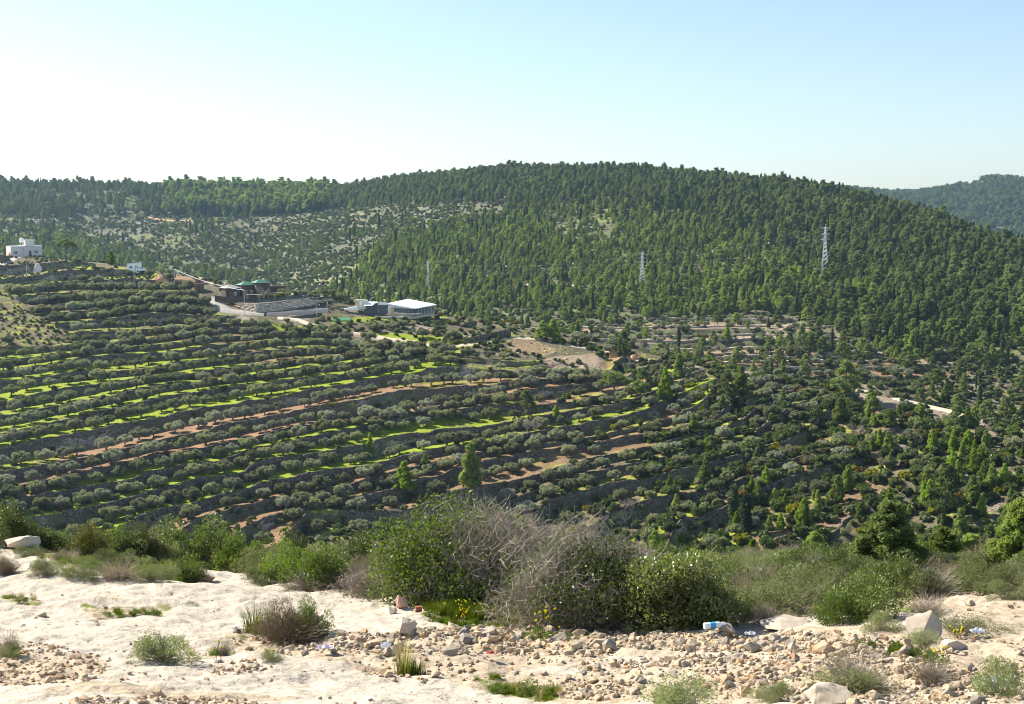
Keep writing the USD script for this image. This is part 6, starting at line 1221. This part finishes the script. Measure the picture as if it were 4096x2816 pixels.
boulder((1790, 1422), 130, 20, 'pale_boulder', 'long pale flat rock slab behind the rubble, right of the bottle', 3, 'rock_slab'); boulder((1875, 1600), 100, 44, 'pale_boulder', 'rounded pale boulder cut by the bottom edge', 4)
boulder((910, 1378), 32, 28, 'red_boulder', 'reddish-pink rock beside the lush grass under the thicket', 5, 'rock'); boulder((50, 1232), 76, 28, 'pale_boulder', 'cluster-shaped pale boulder at the left edge behind the slab', 6); boulder((465, 1316), 54, 26, 'pale_boulder', 'pitted grey-white boulder at the edge of the left herb strip', 7)
boulder((612, 1280), 44, 16, 'pale_boulder', 'low pale boulder between the left bushes', 8); boulder((2165, 1470), 62, 20, 'pale_boulder', 'pink-white slab stone right of the big tan boulder', 9, 'rock'); boulder((272, 1312), 15, 14, 'pale_boulder', 'small cream stone against the left herb strip', 10, 'rock'); boulder((96, 1398), 24, 10, 'orange_stone', 'lone orange stone on the bare left slab', 11, 'rock'); boulder((1115, 1440), 22, 20, 'pale_boulder', 'small dark-capped rock on the pale slab below the grass', 12, 'rock')
boulder((890, 1392), 24, 16, 'pale_boulder', 'cream stone at the foot of the reddish rock', 13, 'rock'); boulder((1005, 1384), 30, 14, 'pale_boulder', 'flat cream stone at the edge of the lush grass', 14, 'rock')

# ------------------------------------------------------------------ foreground: herbs, grass, shrubs
def tuft(seed, n=130, h=.32, spread=.17, lean=.65, w=.0055):
    rng = np.random.default_rng(seed); V, Fc = [], []
    for i in range(n):
        a = rng.uniform(0, 6.28); r = rng.random() ** .6 * spread; b = np.array([math.cos(a) * r, math.sin(a) * r, -.02]); L_ = h * rng.uniform(.55, 1.1); o = np.array([math.cos(a), math.sin(a), 0]) * lean * L_ * rng.uniform(.3, 1); s = np.array([-math.sin(a), math.cos(a), 0]) * w
        q = [b, b + o * .3 + [0, 0, L_ * .6], b + o + [0, 0, L_ * .92]]; k = len(V) * 5
        V.append(np.array([q[0] - s, q[0] + s, q[1] - s * .8, q[1] + s * .8, q[2]])); Fc.append(np.array([[0, 1, 3], [0, 3, 2], [2, 3, 4]]) + k)
    return np.concatenate(V), np.concatenate(Fc)
def bush(seed, R=(1, 1, .8), leaves=6000, L_=.04, W_=.018, n=22, twigs=60, base=.12, twr=.006, out=.3, hollow=.5):
    """foreground shrub: forked stems, leaves set on the outer parts of its clumps"""
    rng = np.random.default_rng(seed); R = np.array(R, float); cs, rs = [], []
    for i in range(n):
        d = unit(rng, 1)[0]; d[2] = abs(d[2]); r = rng.uniform(.35, .86) * (.62 + .76 * meshkit.noise(d[None] * 1.7 + seed * 3.1, seed)[0]); cs.append(d * r * R + [0, 0, base * R[2]]); rs.append(rng.uniform(.20, .38) * R.min())
    cs, rs = np.array(cs), np.array(rs); paths = []
    for i in range(twigs):
        k = i % n; tip = cs[k] + unit(rng, 1)[0] * rs[k] * (1.1 + out * rng.random()); tip[2] = max(tip[2], .02); s0 = np.array([rng.normal() * .08 * R[0], rng.normal() * .08 * R[1], -.05]); paths.append((bend(s0, tip, rng, 5, .05), np.linspace(twr * 1.6, twr * .5, 5)))
    w = rs ** 2; k = rng.choice(n, leaves, p=w / w.sum()); d = unit(rng, leaves); d[:, 2] = d[:, 2] * .9 + .15; p = cs[k] + d * (rs[k] * (hollow + (1.06 - hollow) * rng.random(leaves) ** .5))[:, None]; p[:, 2] = np.maximum(p[:, 2], .01)
    ax = d * .5 + unit(rng, leaves) * .8 + [0, 0, .35]; ax /= np.linalg.norm(ax, axis=1, keepdims=True); return tubes(paths, 3), leaf_quads(p, ax, unit(rng, leaves), L_ * rng.uniform(.6, 1.2, leaves), W_ * rng.uniform(.7, 1.2, leaves))
for s in range(3):
    kind(f'grass_tuft_{"abc"[s]}', tuft(900 + s), 'grass_blade', crown_name='blades'); kind(f'dry_tuft_{"abc"[s]}', tuft(910 + s, 110, .42, .16, .5, .0035), 'dry_grass', crown_name='blades')
    kind(f'herb_{"abc"[s]}', bush(920 + s, (.5, .5, .3), 500, .075, .03, 10, 14, .1, .004), 'bright_leaf', crown_name='foliage') if False else None
    t_, c_ = bush(920 + s, (.5, .5, .3), 520, .075, .03, 10, 14, .1, .004); kind(f'herb_{"abc"[s]}', c_, 'bright_leaf', t_, 'twig', 'foliage', 'stem')
    t_, c_ = bush(930 + s, (1, 1, .75), 5200, .06, .022, 24, 90, .12, .007); kind(f'fine_scrub_{"abc"[s]}', c_, 'scrub_leaf', t_, 'twig', 'foliage', 'stem'); kind(f'sage_{"abc"[s]}', c_, 'sage_leaf', t_, 'twig', 'foliage', 'stem')
    t_, c_ = bush(940 + s, (1, 1, .9), 5600, .075, .035, 26, 60, .15, .008); kind(f'fine_mastic_{"abc"[s]}', c_, 'mastic_leaf', t_, 'twig', 'foliage', 'stem'); kind(f'leafy_{"abc"[s]}', c_, 'bright_leaf', t_, 'twig', 'foliage', 'stem'); kind(f'yellowish_{"abc"[s]}', c_, 'carob_leaf', t_, 'twig', 'foliage', 'stem')
    t_, c_ = bush(950 + s, (1, 1, .8), 1500, .05, .018, 20, 420, .1, .006, .55); kind(f'dry_shrub_{"abc"[s]}', c_, 'dry_leaf', t_, 'pale_twig', 'foliage', 'branches')
t_, c_ = bush(970, (1, 1, .85), 6500, .07, .012, 30, 900, .05, .005, .5, .3); kind('brown_tussock', c_, 'brown_blade', t_, 'twig', 'foliage', 'branches')
# grass and herbs on the vegetated ground, strongest where it is greenest
rng = np.random.default_rng(841); a = rng.uniform(AZ0, AZ1, 30000); d = 11 * (48 / 11) ** rng.random(30000); x, y = d * np.sin(a), d * np.cos(a); gm = lx.at(x, y, lx.mask); z = lx.at(x, y); ok = (rng.random(30000) < np.clip((gm[:, 0] - .28) * 1.5, 0, 1) * np.where(d > 26, .8, 1)) & seen(lx, x, y, z + .2); x, y, z, d = x[ok], y[ok], z[ok], d[ok]; n = len(x); ti = rng.random(n)
mass('grass', 'green grass and low herbs growing between the rock slabs', [f'grass_tuft_{c}' for c in 'abc'] + [f'herb_{c}' for c in 'abc'] + [f'dry_tuft_{c}' for c in 'abc'], np.stack([x, y, z], 1), rng.uniform(.25, .65, n) * np.where(d > 26, 1.1, .62), rng.uniform(0, 6.28, n), np.where(ti < .62, rng.integers(0, 3, n), np.where(ti < .8, rng.integers(3, 6, n), rng.integers(6, 9, n))))
# lush grass under the thicket
P_l, u_, v_, rng = spot(lx, 60000, [fp((925, 1360), (1010, 1352), (1190, 1372), (1290, 1398), (1420, 1405), (1640, 1408), (1640, 1418), (1300, 1414), (1080, 1404), (980, 1388))], 851); P_l = P_l[:520]; n = len(P_l)
mass('lush_grass', 'lush long green grass along the foot of the thicket', [f'grass_tuft_{c}' for c in 'abc'], P_l, rng.uniform(.35, .8, n), rng.uniform(0, 6.28, n), rng.integers(0, 3, n))
def fplant(name, which, foot, w, h_, label, cat='shrub', rot=0.0, group=None, g=None, kw=2.0, kh=1.0, dmin=0):
    """a foreground plant: foot, width and height read off the full view"""
    g = g or lx; p = g.hit(foot[0] / FULL, foot[1] / FULL, dmin); m = math.hypot(p[0], p[1]) / F / FULL; s = h_ * m / kh; return plant(name, which, p, s, rot, label, cat, group, (w * m / kw) / s)
fplant('sage_bush', 'sage_a', (372, 1496), 186, 84, 'grey-green leafy low bush on the pale slab at lower left'); fplant('tussock', 'brown_tussock', (655, 1448), 200, 92, 'rounded brown-orange dry tussock bush above the rubble', 'bush', 1.0); fplant('tussock_bush', 'fine_mastic_b', (705, 1448), 110, 80, 'dark half of the dry tussock, right side above the rubble', 'bush')
for k, (f_, w_2, h_2, lab) in enumerate([((578, 1436), 80, 74, 'yellow-green grass clump left of the brown tussock'), ((615, 1434), 60, 66, 'olive grass clump in front of the brown tussock'), ((920, 1532), 66, 62, 'green reed-like grass clump at the lower edge of the rubble'), ((945, 1532), 60, 50, 'darker grass clump beside the reed-like one')]): fplant('grass_clump', ('grass_tuft_a', 'dry_tuft_b', 'grass_tuft_c', 'grass_tuft_b')[k], f_, w_2, h_2, lab, 'grass clump', k, kw=.5, kh=.33)
fplant('dry_stalks', 'dry_tuft_a', (915, 1528), 90, 110, 'tall dry stalks rising from the reed-like grass clump', 'dry grass', .4, kw=.6, kh=.42)
fplant('herb', 'fine_scrub_b', (612, 1496), 76, 30, 'small green herb cushion below the rubble'); fplant('thyme_bush', 'sage_b', (1540, 1612), 240, 100, 'wide grey-green spiky cushion bush at the bottom edge', rot=2.0); fplant('thorn_bush', 'dry_shrub_a', (1940, 1560), 270, 88, 'tangled olive-brown thorny bush at the lower right', rot=1.0); fplant('thorn_bush', 'fine_scrub_a', (1930, 1562), 220, 70, 'green foliage mat inside the thorny bush at lower right', rot=1.5); fplant('thorn_bush', 'fine_scrub_c', (2270, 1580), 170, 110, 'olive-green bush cut by the lower right edge', rot=.5); fplant('thorn_bush', 'dry_shrub_c', (2110, 1545), 150, 60, 'sparse twiggy bush between the thorny bushes at lower right', rot=2.5); fplant('thorn_bush', 'fine_scrub_a', (1750, 1590), 130, 60, 'small grey-green bush between cushion bush and thorny bush', rot=3.0)
fplant('tussock', 'brown_tussock', (12, 1302), 66, 54, 'brown dry tussock at the left edge of the slab', 'bush', 2.0); fplant('herb', 'fine_scrub_a', (28, 1492), 70, 46, 'grey twiggy herb at the left edge above the gravel', rot=4.0); fplant('herb', 'dry_shrub_a', (20, 1486), 80, 60, 'bare wiry stems at the left edge above the gravel', 'bush', 4.4); fplant('tussock', 'dry_shrub_b', (505, 1484), 70, 44, 'small dry grey bush right of the grey-green leafy bush', 'bush', 3.0)
for k, (x_, y_, w_2, h_2) in enumerate([(110, 1300, 110, 46), (190, 1306, 130, 54), (270, 1312, 150, 60), (350, 1316, 140, 56), (420, 1318, 110, 46), (300, 1290, 120, 50), (230, 1282, 110, 44), (150, 1272, 100, 36), (60, 1262, 90, 30)]): fplant('herb_bush', ('fine_scrub_a', 'sage_c', 'dry_shrub_b', 'fine_scrub_c', 'leafy_a')[k % 5], (x_, y_), w_2, h_2, f'{("grey-green", "sage-green", "dry brown", "olive-green", "fresh green")[k % 5]} low bush, {nth(k + 1)} in the herb strip between the left slabs', 'bush', k * 1.1)
# bushes along the drop behind the slabs, left and centre
BK = [('fine_mastic_a', 20, 1205, 130, 78, 'dark olive-green bush at the far left edge'), ('fine_scrub_a', 90, 1206, 130, 66, 'grey-green bush right of the dark left edge bush'), ('leafy_b', 110, 1216, 150, 40, 'fresh green creeping bush in the left bush row'), ('fine_scrub_b', 190, 1204, 150, 72, 'tall grey-green bush in the left bush row'), ('yellowish_a', 205, 1215, 90, 60, 'yellow-green bush in the left bush row'), ('fine_scrub_c', 280, 1210, 150, 76, 'broad grey-green bush in the left bush row'), ('fine_scrub_a', 350, 1212, 130, 78, 'grey-blue bush behind the yellowish carob'), ('fine_mastic_b', 400, 1240, 150, 76, 'glossy dark carob-like bush in the left bush row'), ('yellowish_b', 330, 1240, 110, 62, 'yellowish carob-like bush left of the glossy dark one'), ('leafy_c', 270, 1236, 110, 52, 'fresh green bush before the grey-green row'), ('fine_mastic_c', 480, 1262, 150, 84, 'dark green bush sloping down to the right slab'), ('leafy_a', 540, 1266, 120, 70, 'green bush above the pale right slab edge'), ('fine_scrub_b', 430, 1256, 120, 54, 'grey-green bush under the glossy carob'), ('fine_scrub_c', 600, 1258, 130, 70, 'grey-green bush behind the low pale boulder'), ('dry_shrub_a', 165, 1232, 120, 30, 'dry pink-grey bush behind the left boulder'), ('fine_mastic_a', 655, 1262, 130, 76, 'dark bush left of the fresh green mound'),
      ('leafy_a', 650, 1322, 130, 92, 'fresh green mound left of the thicket'), ('leafy_b', 720, 1330, 150, 96, 'bright green leafy mound touching the thicket'), ('dry_shrub_b', 700, 1336, 170, 60, 'brown dry grass mound at the left foot of the thicket'), ('dry_shrub_c', 800, 1338, 170, 74, 'grey dead-stem mound at the left foot of the thicket'), ('fine_scrub_a', 590, 1318, 90, 50, 'grey-green mound at the end of the right slab'), ('fine_scrub_b', 760, 1300, 150, 100, 'grey-green bush behind the bright green leafy mound'), ('fine_mastic_c', 820, 1290, 130, 80, 'dark bush behind the left side of the thicket')]
for k, (wh, x_, y_, w_2, h_2, lab) in enumerate(BK): fplant('bush', wh, (x_, y_), w_2 * 1.15, h_2 * (1.2 if y_ < 1290 else .92), lab, 'bush', k * .9)
RK = [('fine_scrub_a', 1700, 1400, 190, 90, 'grey-green bush right of the glossy bush'), ('fine_scrub_b', 1780, 1390, 220, 110, 'broad olive-grey bush in the right bush group'), ('fine_mastic_a', 1960, 1400, 190, 96, 'darkest bush with a shaded hollow at its foot, right group'), ('leafy_c', 1900, 1412, 150, 60, 'fresh green bush in front of the darkest right bush'), ('fine_scrub_c', 1860, 1340, 200, 90, 'tall grey-green bush behind the right bush group'), ('sage_a', 1680, 1340, 150, 80, 'sage-green bush behind the glossy bush'), ('dry_shrub_a', 1750, 1420, 130, 60, 'dry twiggy bush beside the plastic bottle'), ('dry_shrub_c', 2110, 1395, 150, 50, 'dry straw-grey bush behind the big boulder'), ('fine_scrub_a', 2000, 1430, 110, 54, 'low green bush left of the big boulder'), ('fine_mastic_b', 2230, 1310, 110, 56, 'dark rounded bush at the right below the pines'), ('fine_scrub_b', 2190, 1430, 170, 40, 'low green mat bush right of the big boulder'), ('fine_scrub_c', 2290, 1360, 150, 54, 'grey-green bush at the right edge'), ('sage_b', 1790, 1300, 180, 70, 'pale sage bush in front of the dead white tree'), ('sage_c', 1900, 1300, 170, 60, 'pale sage bush before the bright young pine'), ('fine_scrub_a', 2080, 1330, 150, 40, 'low grey-green bush before the big young pine'), ('dry_shrub_b', 2170, 1340, 160, 40, 'dry straw-coloured bush before the pine cluster'), ('fine_scrub_b', 2090, 1460, 100, 40, 'scrubby bush growing at the front of the big boulder'), ('leafy_b', 1640, 1330, 130, 60, 'fresh green bush behind the glossy bush')]
for k, (wh, x_, y_, w_2, h_2, lab) in enumerate(RK): fplant('bush', wh, (x_, y_), w_2 * 1.1, h_2, lab, 'bush', k * 1.3)
# fill of low scrub over the ground behind the slabs
P_f, u_, v_, rng = spot(lx, 9000, [fp((-60, 1180), (300, 1225), (620, 1262), (860, 1280), (860, 1330), (1640, 1340), (1660, 1400), (2060, 1345), (2400, 1345), (2400, 1150), (-60, 1150))], 861, 22, 49); k_ = rng.random(len(P_f)) < .5; P_f, u_ = P_f[k_][:900], u_[k_][:900]; n = len(P_f)
mass('low_scrub', 'low mixed scrub covering the ground behind the rock ledge', [f'fine_scrub_{c}' for c in 'abc'] + [f'sage_{c}' for c in 'abc'] + [f'dry_shrub_{c}' for c in 'abc'] + ['fine_mastic_a'], P_f, rng.uniform(.25, .65, n), rng.uniform(0, 6.28, n), rng.integers(0, 10, n))
rng = np.random.default_rng(871); a = rng.uniform(AZ0, AZ1, 5000); d = rng.uniform(49.5, 170, 5000); x, y = d * np.sin(a), d * np.cos(a); z = slope.at(x, y); u, v = project(x, y, z + 1.2); lx_top = np.max(lx.z / lx.d, axis=1); ii = np.clip(np.round((a - AZ0) / (AZ1 - AZ0) * (len(lx.az) - 1)).astype(int), 0, len(lx.az) - 1); ok = ((z + 1.5) / d > lx_top[ii]) & seen(slope, x, y, z + 1.5); x, y, z, d = x[ok], y[ok], z[ok], d[ok]; n = len(x)
mass('slope_scrub', 'mixed scrub on the slope falling away behind the ledge', [f'fine_scrub_{c}' for c in 'abc'] + [f'sage_{c}' for c in 'abc'] + ['fine_mastic_a', 'dry_shrub_a', 'dry_shrub_b'], np.stack([x, y, z - .1], 1), rng.uniform(.5, 1.3, n), rng.uniform(0, 6.28, n), rng.integers(0, 9, n))

# ------------------------------------------------------------------ the thicket: leafy bush, dead tangle on top, glossy evergreen at its right
def big(name, label, foot, w, h_, seed, leaves, L_, W_, lm, twigs, tm, n, twr, out=.3, hollow=.55, cat='bush'):
    p = lx.hit(foot[0] / FULL, foot[1] / FULL); m = math.hypot(p[0], p[1]) / F / FULL; t = thing(name, label, cat, p, 0); tr, lf = bush(seed, (w * m / 2, w * m / 2.6, h_ * m), leaves, L_, W_, n, twigs, .1, twr, out, hollow)
    obj('branches', tr, tm, t); obj('foliage', lf, lm, t); return t
big('leafy_bush', 'big fresh green leafy bush forming the left and middle of the thicket', (1035, 1362), 480, 205, 1001, 23000, .070, .042, 'bright_leaf', 500, 'twig', 120, .008, .6)
big('leafy_bush', 'smaller fresh green leafy bush at the front of the thicket', (1170, 1384), 330, 130, 1002, 9000, .065, .040, 'bright_leaf', 260, 'twig', 50, .007, .7)
big('glossy_bush', 'glossy light-flecked evergreen bush at the right end of the thicket', (1535, 1412), 320, 150, 1003, 30000, .055, .030, 'glossy_leaf', 260, 'twig', 100, .007, .5)
big('glossy_bush', 'dark evergreen bush with a shaded hollow in the middle right of the thicket', (1345, 1400), 440, 178, 1004, 17000, .060, .034, 'mastic_leaf', 320, 'twig', 80, .008, .6)
def twiggy(name, label, foot, w, h_, seed, n, r, tm, leaves, lm):
    """leafless tangle: a dome filled with short crossing twigs and a few leaves left on them"""
    p = lx.hit(foot[0] / FULL, foot[1] / FULL); m = math.hypot(p[0], p[1]) / F / FULL; rng = np.random.default_rng(seed); R = np.array([w * m / 2, w * m / 2.8, h_ * m]); t = thing(name, label, 'bush', p)
    d = unit(rng, n); d[:, 2] = np.abs(d[:, 2]); lump = .62 + .76 * meshkit.noise(d * 1.9 + seed, seed); c = d * R * (rng.random((n, 1)) ** .45) * lump[:, None] * .95; L_ = rng.uniform(.18, .55, n) * min(1, R[2])
    ax = unit(rng, n) + d * .7 + [0, 0, .35]; ax /= np.linalg.norm(ax, axis=1, keepdims=True); paths = []
    for i in range(n):
        a = c[i] - ax[i] * L_[i] * .5; b = c[i] + ax[i] * L_[i] * .5; a[2] = max(a[2], 0); paths.append((bend(a, b, rng, 4, .045), np.linspace(r * 1.3, r * .45, 4)))
    st_ = [(bend((rng.normal() * R[0] * .25, rng.normal() * R[1] * .25, -.1), c[i] * .95, rng, 5, .06), np.linspace(r * 3, r, 5)) for i in range(0, n, 22)]
    obj('stem', tubes(st_, 4), tm, t); obj('twigs', tubes(paths, 3), tm, t); k = rng.integers(0, n, leaves); q = c[k] + ax[k] * (L_[k] * rng.uniform(-.5, .5, leaves))[:, None]; obj('foliage', leaf_quads(q, unit(rng, leaves), unit(rng, leaves), .05, .028), lm, t)
def tangle(name, label, foot, w, h_, seed, n_stem, levels, r, spread=.55):
    p = lx.hit(foot[0] / FULL, foot[1] / FULL); m = math.hypot(p[0], p[1]) / F / FULL; rng = np.random.default_rng(seed); t = thing(name, label, 'bush', p); main, fine = [], []
    def grow(a, d, L_, rr, k):
        b = a + d * L_; (main if k >= levels - 1 else fine).append((bend(a, b, rng, 4, .07), np.linspace(rr, rr * .6, 4)))
        if k:
            for _ in range(rng.integers(2, 5)): nd = d + rng.normal(size=3) * spread; nd /= np.linalg.norm(nd); grow(a + (b - a) * rng.uniform(.45, 1), nd, L_ * rng.uniform(.5, .85), rr * .62, k - 1)
    for i in range(n_stem):
        a = np.array([rng.uniform(-.42, .42) * w * m, rng.uniform(-.3, .3) * w * m * .6, 0]); d = np.array([a[0] / (w * m) * 1.1 + rng.normal() * .25, rng.normal() * .3 - .1, rng.uniform(.5, 1.1)]); d /= np.linalg.norm(d); grow(a + [0, 0, .15 * h_ * m], d, h_ * m * rng.uniform(.42, .68), r, levels)
    obj('stem', tubes(main, 4), 'pale_twig', t); obj('twigs', tubes(fine, 3), 'pale_twig', t)
twiggy('dead_bush', 'grey tangle of dead twigs crowning the middle of the thicket', (1190, 1376), 500, 255, 1011, 5200, .0042, 'pale_twig', 3200, 'scrub_leaf')
twiggy('dead_bush', 'brown-grey dead tangle between the crown and dark evergreen bush', (1335, 1404), 400, 205, 1012, 4600, .0042, 'pale_twig', 2200, 'scrub_leaf')
twiggy('dead_bush', 'low grey dead stems sprawling at the left foot of the thicket', (860, 1344), 210, 74, 1013, 1700, .004, 'pale_twig', 500, 'dry_leaf')
twiggy('leafy_bush', 'thin twiggy fresh green crown at the top left of the thicket', (1080, 1366), 400, 240, 1015, 2600, .0042, 'pale_twig', 5200, 'bright_leaf')
tangle('dead_bush', 'pale dead branches reaching out at the right top of the thicket', (1345, 1396), 150, 170, 1014, 9, 3, .008)
tangle('dead_bush', 'bare grey branches poking up left of the thicket crown', (1080, 1360), 160, 190, 1016, 9, 3, .008)
# wild flowers
def flowers(name, label, foot, w, seed, n, mt, hgt=.3):
    p = lx.hit(foot[0] / FULL, foot[1] / FULL); m = math.hypot(p[0], p[1]) / F / FULL; rng = np.random.default_rng(seed); t = thing(name, label, 'wildflowers', p); q = rng.normal(size=(n, 2)) * w * m * .3; st_, V = [], []
    for a in q: h_ = hgt * rng.uniform(.5, 1.1); tip = np.array([a[0] + rng.normal() * .03, a[1], h_]); st_.append((np.array([[a[0], a[1], -.03], tip]), .0022)); V.append(np.repeat(tip[None], 5, 0))
    obj('stems', tubes(st_, 3), 'grass_blade', t); c = np.concatenate(V); obj('petals', leaf_quads(c, unit(rng, len(c)), unit(rng, len(c)), .022, .02), mt, t)
flowers('yellow_flowers', 'yellow wildflowers at the left part of the grass under the thicket', (1050, 1404), 50, 1, 16, 'yellow_petal'); flowers('yellow_flowers', 'yellow wildflowers on the bare rock below the lush grass', (1048, 1428), 26, 2, 12, 'yellow_petal'); flowers('yellow_flowers', 'tall yellow wildflowers in the rubble right of the dark-capped rock', (1238, 1446), 40, 3, 14, 'yellow_petal', .4); flowers('yellow_flowers', 'few yellow flowers beside the grey-green leafy bush', (492, 1496), 14, 4, 5, 'yellow_petal', .2); flowers('yellow_flowers', 'scattered yellow flowers by the big tan boulder', (2170, 1450), 40, 5, 9, 'yellow_petal', .15); flowers('yellow_flowers', 'yellow flowers on the green patch at the lower right', (2130, 1500), 40, 6, 9, 'yellow_petal', .15); flowers('white_flowers', 'white daisies at the shaded foot of the dark evergreen bush', (1335, 1405), 90, 7, 12, 'white_petal', .25); flowers('yellow_flowers', 'few yellow flowers on the left green patch', (246, 1368), 40, 8, 8, 'yellow_petal', .1)
# litter
def litter(foot, rz=0.0): p = lx.hit(foot[0] / FULL, foot[1] / FULL); return p, math.hypot(p[0], p[1]) / F / FULL
p, m = litter((1620, 1434)); t = thing('plastic_bottle', 'clear plastic bottle with a blue label lying on the rubble', 'bottle', p + [0, 0, .10], .25)
prf = np.array([(0, -.15), (.042, -.15), (.045, -.13), (.045, .05), (.040, .08), (.016, .13), (.016, .155), (0, .155)]); bt = trimesh.creation.revolve(prf, sections=18); bt.apply_transform(trimesh.transformations.rotation_matrix(math.pi / 2, [0, 1, 0])); obj('body', bt, 'clear_plastic', t, 40)
lb = trimesh.creation.cylinder(.0465, .075, sections=18); lb.apply_transform(trimesh.transformations.rotation_matrix(math.pi / 2, [0, 1, 0])); lb.apply_translation([-.03, 0, 0]); obj('label', lb, 'blue_label', t, 40); cp = trimesh.creation.cylinder(.019, .022, sections=14); cp.apply_transform(trimesh.transformations.rotation_matrix(math.pi / 2, [0, 1, 0])); cp.apply_translation([.166, 0, 0]); obj('cap', cp, 'blue_label', t)
def film(foot, w, h_, mt, label, seed, name='plastic_bag', lift=.0, cat='plastic bag'):
    p, m = litter(foot); W_, H_ = w * m, h_ * m; a, b = np.meshgrid(np.linspace(-.5, .5, 22), np.linspace(-.5, .5, 12), indexing='ij'); q = meshkit.fbm(np.stack([a * 6 + seed, b * 5, a * 0], -1), 3, seed); z = H_ * (.15 + 1.1 * np.clip(q - .25, 0, 1) * (1 - (2 * b) ** 2) ** .5 * 1.6) * (1 - .6 * np.abs(a)); rag = 1 + .3 * (meshkit.fbm(np.stack([a * 9, b * 0, a * 0 + seed], -1), 2, seed) - .5)
    V = np.stack([p[0] + a * W_, p[1] + b * W_ * .45 * rag, p[2] + lift + z + .03], -1).reshape(-1, 3); i, j = np.meshgrid(np.arange(21), np.arange(11), indexing='ij'); k = (i * 12 + j).ravel(); f = np.vstack([np.stack([k, k + 12, k + 13], 1), np.stack([k, k + 13, k + 1], 1)]); V2 = V - [0, 0, .004]; return top(name, (np.vstack([V, V2]), np.vstack([f, f[:, ::-1] + len(V)])), mt, label, cat)
film((806, 1336), 44, 12, 'white_plastic', 'crumpled white plastic sheet at the left foot of the thicket', 3, lift=.04); film((716, 1334), 18, 10, 'clear_plastic', 'torn clear plastic piece left of the white sheet', 4, lift=.03); film((2258, 1575), 70, 28, 'clear_plastic', 'pale blue crumpled plastic film at the lower right corner', 5, 'plastic_film', .05); film((738, 1484), 40, 12, 'pink_plastic', 'faded pink-white plastic bag in the rubble', 6, lift=.05); film((1112, 1496), 18, 7, 'red_cloth', 'small red rag in the rubble below the yellow flowers', 7, 'red_rag', .05, 'rag'); film((875, 1484), 24, 16, 'white_plastic', 'white plastic lump in the rubble beside the dry stalks', 8, lift=.06); film((2215, 1446), 30, 12, 'white_plastic', 'white plastic scrap right of the big tan boulder', 9, lift=.04); film((1700, 1452), 24, 10, 'white_plastic', 'white plastic scrap right of the plastic bottle', 10, lift=.05)
p, m = litter((949, 1387)); tn = thing('rusty_tin', 'rusty orange tin box lying beside the reddish rock', 'tin', p + [0, 0, .02], .3); obj('body', box(-.05, -.035, 0, .05, .035, .06), 'rust_tin', tn); obj('rim', join(box(-.055, -.04, .06, .055, .04, .066)), 'rust_tin', tn); obj('base', box(-.053, -.038, -.02, .053, .038, -.001), 'dark_metal', tn)
# ------------------------------------------------------------------ young trees on the slope just behind the ledge
def stree(name, which, px, hp, wp, label, cat, dmin, kh, kw, dmax=200):
    p = slope.hit(px[0] / 4, px[1] / 4, dmin, dmax); m = math.hypot(p[0], p[1]) / (4 * F); s = hp * m / kh; return plant(name, which, p, s, hp, label, cat, None, (wp * m / kw) / s)
for a_ in [('pine_tree', 'near_bright_pine_b', (3257, 2262), 145, 122, 'bright green cone-shaped young pine right of the dead white tree', 'pine', 60, 7.1, 4.0), ('pine_tree', 'near_bright_pine_b', (3985, 2258), 110, 90, 'small bright green pine, right one of the cluster', 'pine', 55, 7.1, 4.0), ('pine_tree', 'bright_pine_a', (3010, 2262), 110, 80, 'yellow-green pine beside the pink almond in blossom', 'pine', 60, 7.1, 4.0),
           ('dead_tree', 'bare_tree_a', (3152, 2248), 100, 100, 'leafless white-grey dead tree on the slope behind the ledge', 'tree', 60, 3.5, 3.2)]: stree(*a_)
t_, c_ = olive(990); kind('almond_blossom', (c_[0], c_[1]), 'blossom', t_, 'grey_bark'); stree('almond_tree', 'almond_blossom', (2898, 2252), 60, 72, 'pale pink almond tree in full blossom beyond the ledge', 'almond tree', 60, 3.7, 5.0)
for wh, (fx, fy), w_2, h_2, lab in (('near_pine_a', (2017, 1312), 178, 182, 'big bushy young pine standing foremost on the right, olive-green'), ('near_bright_pine_a', (2135, 1292), 100, 110, 'bright green pine, left one of the cluster behind the boulder'), ('near_bright_pine_c', (2200, 1292), 100, 92, 'bright green broad pine, middle of the cluster behind the boulder'), ('near_bright_pine_c', (2312, 1300), 140, 170, 'large bright green pine cut by the right edge')): fplant('pine_tree', wh, (fx, fy), w_2, h_2, lab, 'pine', fx, kw=4.6, kh=7.1)
# ------------------------------------------------------------------ the air of the valley
mat('air', {'v': ('principled_volume', {'color': (0.50, 0.74, 1.0), 'density': 0.000062, 'anisotropy': 0.65})}, [], volume='v.volume')
tag(obj('haze', box(-2600, -60, float(min(g.z.min() for g in (lx, slope, hill, far, ridge))) - 1.0, 2600, 5400, 190), 'air'), kind='stuff')
